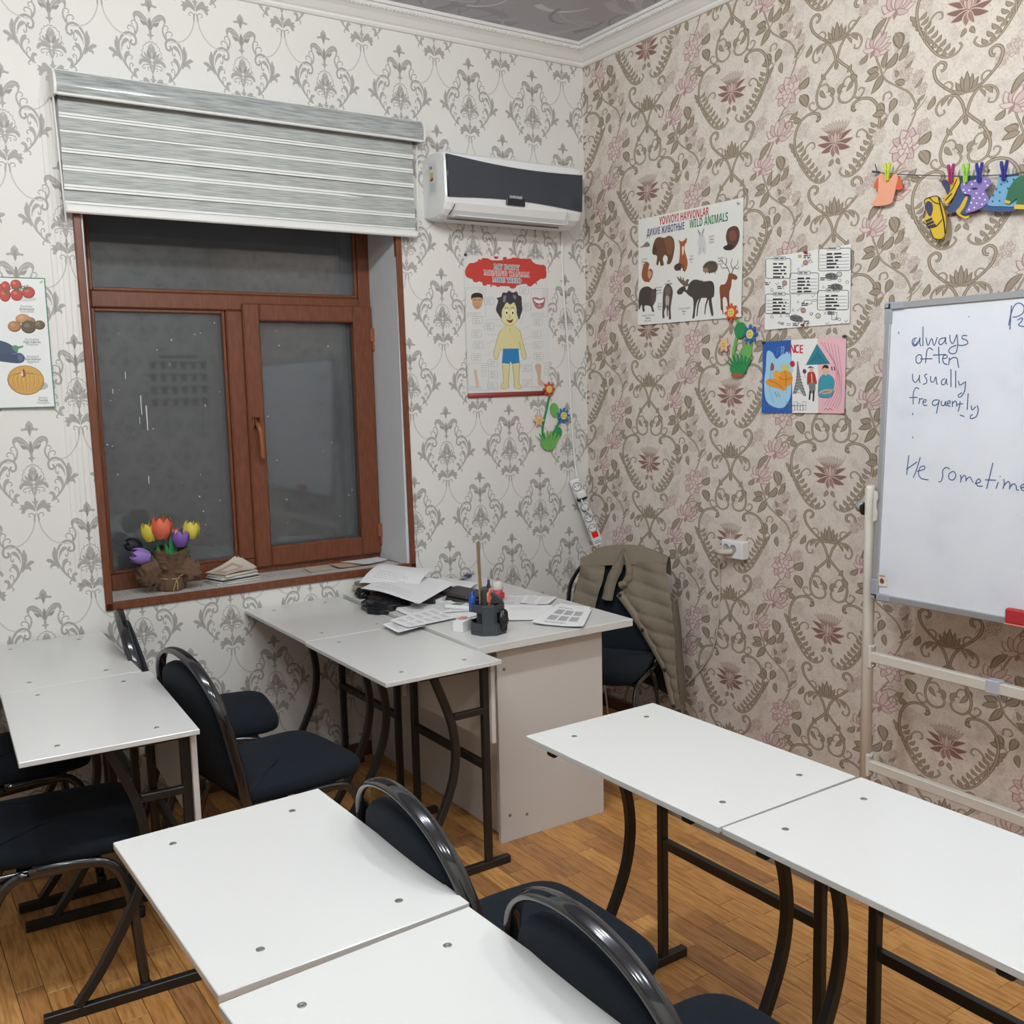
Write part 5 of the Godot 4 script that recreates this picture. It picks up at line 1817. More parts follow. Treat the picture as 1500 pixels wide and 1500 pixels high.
func build_posters():
	var p := hang("animal_poster", "white poster of wild animals with red, blue and green headings", "poster", right_wall(0.418, 2.438) * Transform3D(Basis(Vector3.BACK, -0.012), Vector3.ZERO), 0.661, 0.49, animals_print(), 0.35, 0.006)
	pin(p, 0.64, -0.02, g8(200, 200, 200))
	p = hang("doodle_sheet", "white sheet with black ink school timetable doodles below the clothesline", "drawing", right_wall(1.2, 2.17), 0.42, 0.292, doodle_print(), 0.8, 0.003)
	pin(p, 0.21, -0.005, g8(170, 40, 40))
	pin(p, 0.2, -0.285, g8(150, 40, 40))
	p = hang("france_drawing", "coloured drawing of France with a tower, football and two figures", "drawing", right_wall(1.19, 1.83), 0.415, 0.292, france_print(), 0.8, 0.006)
	pin(p, 0.008, -0.004, g8(60, 60, 60))
	pin(p, 0.41, 0.0, g8(50, 90, 60))
	p = hang("body_poster", "poster of a boy in blue shorts with labelled body parts, red rod below", "poster", Transform3D(Basis(Vector3.BACK, 0.0), Vector3(-0.722, 2.29, 0.0)), 0.482, 0.655, body_print(), 0.3, 0.003)
	obj("bottom_rod", atube([Vector3(0.0, -0.657, 0.008), Vector3(0.485, -0.653, 0.008)], 0.011, 0.006, Vector3.UP, 10), mat(g8(148, 52, 48), 0.4), p)
	pin(p, 0.006, -0.002, g8(50, 60, 80))
	var vp := hang("vegetable_poster", "vegetable poster with green border at the left edge of the photo", "poster", Transform3D(Basis(), Vector3(-3.0, 2.108, 0.0)), 0.464, 0.475, vegetable_print(), 0.3, 0.012)
	hang("clothes_poster", "dark poster of clothes, mirrored faintly in the left window pane", "poster", Transform3D(Basis(Vector3(-1, 0, 0), Vector3(0, 1, 0), Vector3(0, 0, -1)), Vector3(-0.03, 2.1, 5.6)), 0.62, 0.6, clothes_print(), 0.5, 0.002)

func clothes_print() -> Texture2D:
	var b := Board.new(310, 300, g8(200, 196, 190))
	b.rect(60, 14, 190, 14, g8(70, 60, 60))
	for i in 24:
		var x := 30 + (i % 6) * 50.0
		var y := 60 + (i / 6) * 62.0
		var c: Color = [g8(40, 40, 46), g8(70, 60, 50), g8(110, 60, 60), g8(60, 80, 110)][(i * 7) % 4]
		b.blob([x - 14, y - 18, x, y - 14, x + 14, y - 18, x + 20, y - 4, x + 12, y, x + 12, y + 20, x - 12, y + 20, x - 12, y, x - 20, y - 4], c)
	return b.finish()

func animals_print() -> Texture2D:
	var b := Print.new(1056, 784, g8(226, 226, 222), [135, 190, 715, 65, 715, 705, 145, 750])
	var brown := g8(104, 72, 54)
	var dark := g8(66, 54, 48)
	# headings: letters are set straight, in print space
	b.q = []
	b.text("YOVVOYI HAYVONLAR", 478, 44, 56, g8(176, 42, 46), M.sans_bold, 0.62)
	b.text("ДИКИЕ ЖИВОТНЫЕ", 290, 110, 52, g8(52, 54, 118), M.sans_bold, 0.58)
	b.text("WILD ANIMALS", 728, 106, 58, g8(30, 118, 72), M.sans_bold, 0.64)
	for w in [[66, 298, ["Sichqon", "Мышь", "Mouse"]], [330, 482, ["Ayiq", "Медведь", "Bear"]], [562, 330, ["Tulki", "Лиса", "Fox"]], [760, 196 + 20, ["Quyon", "Заяц", "Rabbit"]], [850, 372, ["Qunduz", "Бобр", "Beaver"]], [222, 520, ["Olmaxon", "Белка", "Squirrel"]], [640, 510, ["Tipratikan", "Ёжик", "Hedgehog"]], [110, 716, ["Yovvoyi cho'chqa", "Кабан", "Wild boar"]], [236, 640, ["Bo'ri", "Волк", "Wolf"]], [496, 690, ["O'rmon bug'isi", "Лось", "Elk"]], [1000, 716, ["Bug'u", "Олень", "Deer"]]]:
		caption(b, w[0], w[1], w[2], 13.0)
	b.q = [135, 190, 715, 65, 715, 705, 145, 750]
	# mouse
	b.blob([148, 338, 166, 324, 184, 306, 200, 312, 206, 326, 190, 332, 166, 334], g8(128, 118, 112))
	b.curve([166, 332, 152, 330, 148, 340], 2, g8(150, 120, 110), 1)
	# bear
	b.blob([220, 356, 226, 318, 240, 288, 262, 278, 290, 282, 318, 270, 342, 284, 351, 322, 346, 366, 336, 404, 324, 420, 308, 418, 312, 388, 296, 372, 284, 392, 290, 424, 272, 430, 264, 404, 256, 428, 246, 420, 250, 384, 240, 374, 226, 372], brown)
	b.blob([292, 290, 320, 280, 338, 296, 344, 330, 330, 372, 312, 366, 300, 330], g8(128, 86, 60))
	b.blob([222, 352, 232, 326, 248, 334, 246, 362, 230, 372], g8(84, 58, 44))
	b.oval(236, 340, 2.5, 2.5, g8(20, 18, 18))
	b.line(pv([262, 404, 262, 378, 268, 360]), 3, dark, 1)
	b.line(pv([322, 400, 324, 374, 318, 360]), 3, dark, 1)
	# fox
	b.blob([380, 318, 372, 290, 384, 298, 400, 296, 418, 280, 418, 302, 408, 320, 410, 352, 424, 398, 424, 434, 410, 462, 400, 440, 380, 452, 362, 456, 350, 440, 372, 424, 380, 380], g8(160, 92, 52))
	b.blob([350, 438, 362, 420, 386, 416, 390, 436, 372, 456], g8(70, 50, 44))
	b.blob([392, 330, 404, 326, 404, 356, 396, 372], g8(222, 205, 190))
	b.line(pv([404, 456, 400, 420]), 7, g8(60, 44, 40), 5)
	b.line(pv([384, 456, 388, 420]), 6, g8(60, 44, 40), 5)
	# rabbit
	b.blob([486, 264, 476, 236, 482, 232, 494, 252, 508, 226, 514, 232, 508, 262, 518, 280, 524, 320, 524, 352, 516, 368, 508, 350, 496, 368, 482, 370, 484, 340, 478, 300], g8(205, 205, 208))
	b.blob([487, 262, 478, 238, 484, 240, 494, 258], g8(150, 140, 140))
	b.blob([510, 232, 513, 236, 507, 258, 502, 256], g8(150, 140, 140))
	b.oval(492, 268, 2, 2.5, g8(30, 30, 30))
	b.oval(505, 266, 2, 2.5, g8(30, 30, 30))
	b.curve([490, 330, 494, 350, 490, 366], 3, g8(168, 168, 172), 1)
	b.curve([512, 330, 510, 348, 514, 364], 3, g8(168, 168, 172), 1)
	# beaver
	b.blob([636, 236, 662, 218, 686, 222, 698, 252, 694, 296, 676, 330, 652, 346, 626, 342, 618, 326, 636, 316, 628, 280], g8(92, 62, 52))
	b.blob([646, 250, 668, 238, 682, 256, 680, 286, 660, 296, 646, 280], g8(128, 78, 60))
	b.blob([616, 328, 640, 316, 664, 322, 660, 340, 636, 346, 620, 340], g8(54, 44, 46))
	# squirrel
	b.blob([160, 470, 172, 424, 190, 412, 204, 424, 198, 452, 212, 446, 226, 462, 222, 492, 206, 514, 180, 516, 164, 500], g8(146, 84, 50))
	b.blob([196, 462, 212, 456, 220, 476, 208, 500, 198, 490], g8(190, 160, 130))
	b.oval(214, 462, 2, 2, g8(20, 18, 18))
	b.line(pv([184, 514, 208, 516]), 4, g8(80, 56, 42))
	# hedgehog
	b.blob([510, 440, 524, 414, 552, 402, 580, 410, 588, 436, 580, 458, 556, 466, 528, 462], g8(92, 80, 68))
	for i in 26:
		var a := PI + PI * (i + 0.5) / 26.0
		b.line(pv([549 + cos(a) * 24, 440 + sin(a) * 22, 549 + cos(a) * 42, 440 + sin(a) * 40]), 2.2, g8(70, 60, 52), 0.6)
	b.blob([510, 450, 524, 438, 540, 446, 534, 462, 516, 462], g8(150, 120, 100))
	for x in [524, 546, 574]:
		b.line(pv([x, 460, x + 1, 472]), 5, g8(70, 58, 50), 3)
	# boar
	b.blob([148, 578, 166, 550, 200, 542, 228, 556, 246, 552, 250, 584, 246, 620, 232, 644, 240, 676, 228, 674, 216, 648, 182, 646, 184, 674, 172, 674, 164, 640, 150, 668, 146, 640], g8(64, 56, 52))
	b.blob([216, 570, 240, 562, 248, 600, 236, 640, 222, 630], g8(84, 72, 66))
	b.line(pv([148, 600, 142, 640]), 3, g8(60, 52, 48), 1)
	# wolf seen from the front
	b.blob([290, 570, 300, 540, 318, 526, 336, 540, 346, 570, 340, 620, 336, 660, 340, 712, 328, 714, 324, 670, 312, 650, 300, 676, 302, 708, 290, 706, 288, 650], g8(80, 70, 66))
	b.blob([304, 610, 314, 570, 326, 604, 322, 650, 312, 660], g8(176, 168, 166))
	b.blob([300, 556, 318, 540, 334, 556, 326, 584, 316, 592, 306, 582], g8(112, 98, 92))
	b.line(pv([316, 640, 318, 700]), 8, g8(60, 54, 52), 5)
	# elk
	b.blob([424, 560, 440, 520, 470, 502, 516, 512, 556, 510, 572, 536, 572, 590, 560, 606, 566, 650, 572, 692, 562, 696, 548, 640, 540, 604, 498, 604, 482, 626, 474, 668, 472, 706, 460, 710, 464, 660, 460, 606, 440, 590, 410, 566, 398, 580, 376, 582, 370, 566, 388, 546, 412, 538], g8(66, 60, 58))
	b.line(pv([500, 600, 488, 640, 484, 700]), 9, g8(56, 50, 48), 5)
	b.line(pv([542, 600, 530, 640, 526, 690]), 9, g8(56, 50, 48), 5)
	b.blob([416, 540, 392, 524, 372, 500, 368, 486, 384, 498, 386, 482, 398, 506, 402, 488, 412, 512, 424, 500, 436, 504, 430, 520, 438, 532], g8(110, 92, 80))
	b.oval(398, 556, 3, 3, g8(20, 18, 18))
	# deer with antlers
	b.blob([600, 556, 606, 532, 628, 526, 640, 500, 646, 472, 664, 470, 684, 480, 692, 494, 680, 506, 664, 502, 660, 540, 652, 572, 652, 610, 656, 660, 648, 664, 640, 612, 628, 596, 616, 612, 620, 660, 610, 664, 606, 610], g8(132, 74, 50))
	b.line(pv([646, 590, 652, 690]), 7, g8(120, 68, 46), 5)
	b.line(pv([612, 590, 622, 690]), 7, g8(120, 68, 46), 5)
	for s in [[652, 474, 640, 440, 616, 410, 598, 388], [640, 440, 612, 440, 602, 424], [630, 424, 634, 400, 630, 384], [660, 472, 672, 440, 690, 420, 692, 396], [674, 438, 692, 446, 696, 430], [668, 448, 656, 420, 664, 390]]:
		b.curve(s, 4.5, g8(92, 72, 60), 2)
	return b.finish()

func doodle_print() -> Texture2D:
	var b := Print.new(840, 584, g8(228, 228, 226), [840, 370, 1305, 305, 1300, 730, 840, 768])
	var k := g8(58, 56, 60)
	var box_at := [[842, 376, 142, 108], [1136, 326, 166, 120], [980, 456, 156, 112], [842, 570, 142, 108], [1132, 552, 160, 106]]
	for i in box_at.size():
		var q: Array = box_at[i]
		b.frame_rect(q[0], q[1], q[2], q[3], 10, 3.2, k)
		b.rect(q[0] + 46, q[1] - 8, 64, 12, g8(214, 214, 212))
		b.frame_rect(q[0] + 44, q[1] - 10, 68, 18, 3, 2.2, k)
		b.print_lines(q[0] + 50, q[1] - 4, 56, 1, 10, 6, k)
		for r in 5:
			var yy: float = q[1] + 24 + r * 18.0
			b.print_lines(q[0] + 42, yy, 78, 1, 10, 9, k)
			if i > 0:
				b.line(pv([q[0] + 8, yy + 11, q[0] + q[2] - 8, yy + 8]), 1.8, k)
	b.r.seed = 5
	for i in 110:
		var x := b.r.randf_range(850, 1295)
		var y := b.r.randf_range(346, 744)
		var inside := false
		for q in box_at:
			if x > q[0] - 10 and x < q[0] + q[2] + 10 and y > q[1] - 20 and y < q[1] + q[3] + 8:
				inside = true
		if inside:
			continue
		match i % 6:
			0: b.ring(x, y, 7, 8, 2.2, k)
			1: b.frame_rect(x - 9, y - 5, 18, 10, 2, 2.2, k)
			2: b.line(pv([x - 6, y + 7, x, y - 7, x + 6, y + 7, x - 6, y + 7]), 2.2, k)
			3: b.print_lines(x - 18, y - 7, 38, 2, 10, 6, k)
			4: b.line(pv([x - 8, y - 4, x, y + 5, x + 10, y - 8]), 2.4, k)
			5: b.ring(x, y, 6, 6, 2.2, k); b.oval(x, y, 2, 2, k)
	for q in [[1066, 400], [1244, 466], [1056, 660], [1136, 690], [950, 510]]:
		b.oval(q[0], q[1], 14, 15, k)
		b.oval(q[0], q[1], 11, 12, g8(196, 150, 140) if q[0] < 1100 else g8(214, 210, 205))
		b.oval(q[0] - 4, q[1] - 3, 1.6, 2, k)
		b.oval(q[0] + 4, q[1] - 3, 1.6, 2, k)
		b.curve([q[0] - 6, q[1] + 4, q[0], q[1] + 8, q[0] + 6, q[1] + 4], 1.8, k)
	for q in [[1060, 604, 42, 20], [1208, 672, 26, 40]]:
		b.frame_rect(q[0], q[1], q[2], q[3], 2, 2.4, k)
	for q in [[980, 696], [1170, 470], [1196, 528], [990, 700]]:
		b.blob([q[0], q[1], q[0] + 30, q[1] - 14, q[0] + 64, q[1], q[0] + 60, q[1] + 24, q[0] + 20, q[1] + 22], g8(120, 118, 120))
		b.print_lines(q[0] + 6, q[1] - 6, 54, 3, 9, 5, k)
	b.rect(1024, 356, 20, 18, g8(180, 170, 120))
	return b.finish()

func france_print() -> Texture2D:
	var b := Print.new(840, 588, g8(228, 228, 228), [830, 825, 1285, 805, 1270, 1225, 795, 1220])
	b.shape([826, 822, 990, 815, 978, 1224, 790, 1224], g8(40, 92, 168))
	b.shape([1134, 808, 1290, 800, 1275, 1230, 1126, 1226], g8(228, 182, 190))
	# light blue shirt
	b.blob([850, 880, 880, 885, 900, 920, 930, 900, 975, 880, 986, 940, 980, 1040, 970, 1130, 930, 1190, 870, 1188, 826, 1150, 820, 1060, 836, 970], g8(156, 200, 228))
	b.line(pv([866, 960, 850, 1100, 870, 1170]), 4, g8(120, 172, 210))
	b.line(pv([960, 960, 950, 1110]), 4, g8(120, 172, 210))
	# ball-like orange shape and hands
	var og := g8(222, 148, 54)
	b.oval(946, 1030, 42, 46, og)
	b.oval(896, 1010, 22, 26, g8(228, 160, 70))
	b.blob([830, 1050, 850, 1030, 900, 1036, 944, 1076, 938, 1100, 900, 1086, 850, 1072], og)
	b.curve([906, 1020, 940, 1036, 988, 1026], 3, g8(150, 92, 36))
	b.curve([944, 986, 950, 1030, 944, 1074], 3, g8(150, 92, 36))
	b.curve([850, 1040, 890, 1056, 930, 1086], 3, g8(150, 92, 36))
	b.blob([924, 980, 930, 950, 940, 966, 948, 944, 956, 964, 968, 956, 964, 984], g8(206, 196, 96))
	b.blob([862, 980, 872, 940, 884, 960, 878, 984], g8(150, 70, 80))
	b.line(pv([880, 1104, 892, 1134, 898, 1106, 908, 1134]), 4, g8(160, 100, 50))
	# heading
	b.q = []
	for l in [["F", 160, 86, g8(70, 110, 180)], ["R", 208, 80, g8(120, 150, 200)], ["A", 254, 76, g8(60, 80, 150)], ["N", 312, 74, g8(186, 40, 60)], ["C", 356, 76, g8(180, 40, 66)], ["E", 400, 80, g8(190, 48, 66)]]:
		b.text(l[0], l[1], l[2], 66, l[3], M.sans_bold, 0.9)
	b.q = [830, 825, 1285, 805, 1270, 1225, 795, 1220]
	# teal pyramid, hatched
	b.shape([1130, 842, 1064, 958, 1198, 954], g8(48, 130, 146))
	for i in 11:
		b.line(pv([1080 + i * 10, 950, 1112 + i * 4, 880 + absf(i - 5) * 8]), 2, g8(28, 92, 110))
	# lattice tower
	var k := g8(70, 66, 68)
	b.shape([1018, 936, 1022, 936, 1030, 1040, 1060, 1128, 1046, 1130, 1022, 1086, 1002, 1118, 984, 1116, 1008, 1040], g8(150, 148, 150))
	b.line(pv([1020, 936, 1010, 1040, 986, 1116]), 3, k)
	b.line(pv([1020, 936, 1032, 1040, 1060, 1128]), 3, k)
	for i in 9:
		b.line(pv([1016 - i * 3.0, 970 + i * 17.0, 1024 + i * 4.0, 970 + i * 17.0]), 2, k)
		b.line(pv([1016 - i * 3.0, 970 + i * 17.0, 1026 + i * 4.2, 986 + i * 17.0]), 1.6, k)
	# man in a red coat
	b.blob([1068, 1060, 1072, 1006, 1088, 994, 1110, 1000, 1120, 1040, 1118, 1064, 1074, 1066], g8(170, 50, 50))
	b.blob([1078, 1058, 1112, 1060, 1108, 1110, 1084, 1108], g8(120, 120, 124))
	b.line(pv([1084, 1100, 1078, 1150]), 9, g8(40, 38, 40))
	b.line(pv([1104, 1100, 1100, 1158]), 9, g8(40, 38, 40))
	b.oval(1094, 984, 11, 13, g8(205, 176, 150))
	b.blob([1074, 976, 1090, 964, 1112, 976, 1094, 972], g8(60, 56, 58))
	b.line(pv([1094, 1004, 1096, 1056]), 6, g8(210, 196, 120))
	# man in a blue shirt
	b.blob([1128, 1120, 1134, 1040, 1160, 1010, 1192, 1012, 1216, 1040, 1214, 1100, 1196, 1136, 1150, 1138], g8(58, 150, 172))
	b.blob([1154, 984, 1168, 962, 1184, 970, 1188, 996, 1174, 1016, 1160, 1008], g8(214, 178, 150))
	b.blob([1152, 984, 1162, 960, 1184, 962, 1186, 978, 1164, 974], g8(44, 38, 38))
	b.curve([1130, 1116, 1160, 1098, 1200, 1096], 9, g8(206, 160, 120))
	b.curve([1214, 1090, 1190, 1110, 1150, 1116], 9, g8(206, 160, 120))
	b.curve([1134, 1040, 1128, 1120, 1150, 1138, 1196, 1136, 1214, 1100], 2.4, k)
	# balloons
	b.oval(990, 950, 14, 17, g8(180, 40, 60))
	b.line(pv([990, 967, 990, 996]), 2, k)
	b.oval(1056, 992, 11, 13, g8(110, 60, 120))
	b.line(pv([1056, 1005, 1058, 1030]), 2, k)
	# sketched houses at the foot and pink swirls
	for i in 7:
		b.frame_rect(944 + i * 16, 1160 + (i % 3) * 10, 18, 44 - (i % 3) * 8, 1, 2, g8(110, 108, 110))
	b.line(pv([940, 1184, 1056, 1180]), 2.4, k)
	for i in 6:
		b.curve([1150 + i * 18, 830 + i * 4, 1180 + i * 15, 880 + i * 26, 1226 + i * 6, 960 + i * 22, 1214 + i * 8, 1080 + i * 12, 1160 + i * 14, 1180 + i * 4], 2.4, g8(186, 110, 128))
	for x in [1204, 1218]:
		b.line(pv([x, 968, x + 3, 990]), 6, g8(60, 60, 80))
	b.line(pv([1160, 1206, 1172, 1196, 1180, 1208, 1192, 1198, 1206, 1206]), 3, k)
	return b.finish()

func body_print() -> Texture2D:
	var Q := [547, 145, 1125, 185, 1145, 1120, 585, 1140]
	var b := Print.new(770, 1046, g8(214, 214, 213), Q)
	var line_c := g8(176, 176, 176)
	var red := g8(192, 60, 52)
	# red cloud
	b.blob([556, 262, 576, 220, 620, 202, 660, 182, 700, 172, 740, 186, 800, 186, 860, 176, 930, 176, 990, 180, 1040, 212, 1090, 226, 1116, 262, 1112, 300, 1070, 322, 1020, 356, 960, 352, 880, 366, 800, 366, 720, 356, 660, 336, 606, 318, 566, 300], red)
	for q in [[764, 162, 16], [824, 176, 14], [898, 186, 30], [996, 194, 18], [682, 192, 22], [600, 232, 28], [1090, 246, 26], [1000, 346, 24], [880, 356, 28], [780, 352, 20], [690, 346, 18], [630, 316, 24], [1096, 296, 22], [648, 184, 6], [732, 366, 6], [1046, 350, 6]]:
		b.oval(q[0], q[1], q[2], q[2], red)
	# heading
	b.q = []
	for l in [["MY BODY", 384, 76, 36, g8(60, 108, 112)], ["MENING TANAM", 384, 125, 36, g8(164, 60, 66)], ["МОЕ ТЕЛО", 384, 174, 36, g8(66, 122, 150)]]:
		b.text(l[0], l[1], l[2], l[3], g8(226, 222, 220), M.serif_bold, 0.98, true, 3.5)
		b.text(l[0], l[1], l[2], l[3], l[4], M.serif_bold, 0.98)
	b.q = Q
	# side pictures
	for q in [[562, 378, 132, 200], [1008, 384, 120, 196], [584, 912, 134, 190], [1016, 902, 120, 196]]:
		b.frame_rect(q[0], q[1], q[2], q[3], 2, 2, line_c)
		b.print_lines(q[0] + 84, q[1] + 12, 44, 6, 15, 4, line_c)
		b.print_lines(q[0] + 8, q[1] + q[3] - 26, 100, 2, 12, 4, line_c)
	b.blob([604, 450, 606, 424, 638, 414, 670, 424, 674, 460, 668, 506, 640, 530, 612, 506], g8(196, 150, 112))
	b.blob([600, 462, 602, 426, 636, 412, 672, 424, 676, 464, 668, 448, 640, 444, 608, 450], g8(42, 36, 34))
	for x in [624, 656]:
		b.oval(x, 476, 6, 4, g8(240, 236, 230))
		b.oval(x, 476, 3, 3, g8(40, 30, 28))
		b.line(pv([x - 10, 464, x + 8, 463]), 3, g8(50, 40, 36))
	b.line(pv([640, 480, 642, 494]), 2.5, g8(160, 110, 80))
	b.curve([628, 508, 640, 512, 654, 508], 3.5, g8(170, 90, 80))
	b.blob([1018, 452, 1050, 446, 1070, 454, 1104, 448, 1108, 470, 1096, 516, 1060, 526, 1034, 506], g8(168, 110, 116))
	b.blob([1030, 458, 1070, 466, 1100, 458, 1090, 482, 1062, 488, 1040, 478], g8(236, 230, 226))
	b.blob([1044, 486, 1066, 492, 1090, 484, 1080, 504, 1060, 506], g8(92, 48, 56))
	b.blob([1052, 496, 1082, 494, 1072, 512, 1060, 510], g8(200, 140, 146))
	b.blob([622, 962, 638, 958, 646, 1000, 656, 1060, 650, 1086, 638, 1080, 630, 1030], g8(206, 180, 160))
	b.blob([1038, 924, 1076, 916, 1082, 960, 1078, 1020, 1106, 1050, 1100, 1066, 1060, 1060, 1056, 1000], g8(196, 168, 146))
	# label clouds with pointer lines
	var tags := [[644, 606], [640, 700], [652, 780], [640, 868], [722, 470], [722, 650], [748, 908], [752, 990], [748, 1070], [962, 398], [976, 512], [1060, 616], [1050, 706], [1058, 780], [1064, 860], [980, 944], [986, 1052]]
	for i in tags.size():
		var q: Array = tags[i]
		b.frame_rect(q[0] - 34, q[1] - 26, 64, 52, 12, 2.4, g8(168, 168, 168))
		b.print_lines(q[0] - 22, q[1] - 14, 40, 3, 13, 4, g8(160, 160, 160))
	for q in [[690, 606, 800, 596], [690, 706, 790, 708], [700, 776, 800, 730], [690, 858, 780, 800], [1010, 640, 850, 710], [1010, 720, 860, 780], [1020, 772, 930, 776], [1010, 866, 900, 910], [960, 560, 930, 640], [760, 640, 840, 650]]:
		b.line(pv(q), 2, line_c)
	# boy
	var sk := g8(214, 204, 150)
	var ol := g8(150, 132, 92)
	for s in [1.0, 0.0]:
		var c := ol if s > 0.0 else sk
		var e: float = 3.0 * s
		b.blob([838 - e, 640, 880 + e, 640, 908 + e, 660, 930 + e, 680, 950 + e, 760, 970 + e, 830, 974 + e, 866, 956, 878 + e, 944 - e, 850, 938, 800, 926 + e, 760, 924 + e, 820, 808 - e, 820, 806, 760, 800, 800, 786 + e, 850, 778, 878 + e, 758 - e, 870, 756 - e, 830, 772 - e, 760, 796 - e, 684, 816, 660], c)
		b.blob([816 - e, 900, 858 + e, 900, 856 + e, 980, 852 + e, 1050, 852 + e, 1084, 812, 1090 + e, 804 - e, 1070, 822 - e, 1040, 818 - e, 980], c)
		b.blob([884 - e, 900, 928 + e, 900, 926 + e, 980, 926 + e, 1050, 944 + e, 1076, 930, 1088 + e, 896 - e, 1082, 894 - e, 1040, 888 - e, 980], c)
	b.shape([816, 806, 922, 804, 930, 906, 876, 914, 868, 896, 858, 914, 808, 908], g8(40, 124, 178))
	# head
	b.oval(858, 560, 66, 84, ol)
	b.oval(858, 560, 63, 81, g8(220, 210, 158))
	b.oval(796, 570, 12, 18, g8(214, 204, 150))
	b.oval(920, 566, 12, 18, g8(214, 204, 150))
	b.blob([766, 530, 780, 470, 770, 450, 800, 440, 812, 412, 840, 412, 852, 398, 880, 412, 908, 404, 920, 430, 940, 440, 944, 490, 948, 530, 936, 570, 924, 600, 910, 560, 906, 520, 890, 480, 862, 496, 840, 478, 820, 510, 806, 540, 804, 590, 786, 570], g8(58, 54, 62))
	b.blob([816, 440, 834, 432, 830, 474, 814, 476], g8(130, 126, 134))
	b.blob([880, 430, 906, 436, 896, 462], g8(120, 116, 124))
	for x in [838, 880]:
		b.oval(x, 550, 11, 17, g8(240, 238, 230))
		b.oval(x + 1, 553, 6, 10, g8(52, 50, 54))
		b.curve([x - 12, 524, x, 516, x + 12, 522], 4, g8(80, 70, 60))
	b.curve([856, 570, 864, 588, 854, 590], 3, ol)
	b.blob([838, 600, 860, 606, 884, 598, 872, 622, 854, 620], g8(120, 48, 44))
	b.curve([860, 656, 866, 690], 2, ol)
	b.oval(866, 776, 3, 3, ol)
	return b.finish()

func vegetable_print() -> Texture2D:
	var Q := [-885, 90, 425, 135, 470, 1355, -900, 1400]
	var b := Print.new(740, 760, g8(220, 222, 222), Q)
	var red := g8(178, 62, 50)
	b.q = []
	b.frame_rect(3, 3, 734, 754, 2, 6, g8(66, 120, 96))
	b.q = Q
	# soft shadows are part of the print
	b.oval(240, 330, 100, 24, g8(198, 198, 198))
	for q in [[50, 220, 46, 56], [148, 196, 52, 48], [-20, 240, 50, 60], [40, 290, 54, 66], [150, 292, 58, 56], [262, 268, 62, 56]]:
		b.oval(q[0], q[1], q[2], q[3], g8(134, 40, 36))
		b.oval(q[0] - 4, q[1] - 5, q[2] - 7, q[3] - 8, red)
		b.oval(q[0] - 14, q[1] - 16, q[2] * 0.32, q[3] * 0.28, g8(206, 100, 84))
	b.curve([20, 250, 100, 236, 180, 220, 268, 200], 9, g8(96, 84, 58), 5)
	for q in [[190, 226], [50, 262], [240, 232], [150, 240]]:
		for i in 5:
			b.leaf(q[0], q[1], q[0] + 36 * cos(i * 1.3), q[1] + 30 * sin(i * 1.3), 5, 3, g8(70, 92, 56))
	# potatoes
	for q in [[112, 588, 64, 52, g8(168, 118, 74)], [196, 516, 70, 46, g8(186, 138, 94)], [268, 540, 46, 40, g8(160, 112, 74)], [246, 592, 72, 62, g8(92, 80, 66)], [352, 574, 54, 44, g8(104, 88, 56)]]:
		b.oval(q[0], q[1], q[2], q[3], q[4].darkened(0.3))
		b.oval(q[0] - 4, q[1] - 5, q[2] - 7, q[3] - 7, q[4])
		b.oval(q[0] - 16, q[1] - 14, q[2] * 0.4, q[3] * 0.35, q[4].lightened(0.15))
	# aubergines
	b.blob([-200, 700, 0, 730, 90, 780, 130, 830, 60, 850, -200, 860], g8(62, 76, 100))
	b.blob([-200, 830, 60, 850, 150, 838, 194, 880, 170, 926, 100, 936, -40, 920, -220, 900], g8(56, 68, 98))
	b.oval(150, 882, 26, 34, g8(86, 96, 124))
	b.blob([74, 780, 110, 764, 140, 776, 186, 768, 176, 786, 140, 800, 124, 830, 96, 818], g8(84, 136, 100))
	# pumpkin
	b.oval(330, 1150, 76, 40, g8(170, 172, 176))
	b.oval(190, 1098, 180, 142, g8(120, 88, 40))
	b.oval(190, 1096, 174, 136, g8(196, 152, 76))
	for i in 9:
		var a := -1.0 + i * 0.25
		b.curve([176, 1040, 190 + a * 130, 1010 + absf(a) * 40, 190 + a * 170, 1110, 190 + a * 110, 1210 - absf(a) * 20], 5, g8(146, 104, 48), 3)
		b.curve([180, 1040, 204 + a * 130, 1020 + absf(a) * 40, 206 + a * 160, 1110], 5, g8(216, 178, 104), 3)
	b.blob([150, 1060, 160, 1010, 176, 990, 190, 1040, 180, 1066], g8(120, 70, 40))
	b.blob([146, 1056, 154, 1016, 164, 1012, 166, 1056], g8(220, 196, 170))
	for w in [[238, 392, ["Pomidor", "Помидор", "Tomatoes"]], [272, 702, ["Kartoshka", "Картофель", "Potatoes"]], [272, 864, ["Baqlajon", "Баклажан", "Eggplant"]], [348, 1256, ["Qovoq", "Тыква", "Pumpkin"]]]:
		for i in 3:
			b.text(w[2][i], w[0], w[1] + i * 24.0 + 8, 22, g8(110, 112, 112), M.sans_bold if i == 1 else M.sans)
	b.leaf(370, 178, 402, 158, 10, 4, g8(130, 176, 90))
	b.oval(382, 172, 8, 6, g8(206, 200, 100))
	return b.finish()

func star(cx: float, cy: float, r: float, n: int) -> PackedVector2Array:
	var o := PackedVector2Array()
	for i in n * 6:
		var a := TAU_ * i / (n * 6)
		var rr := r * (0.78 + 0.22 * cos(a * n))
		o.append(Vector2(cx + cos(a) * rr, cy + sin(a) * rr))
	return o

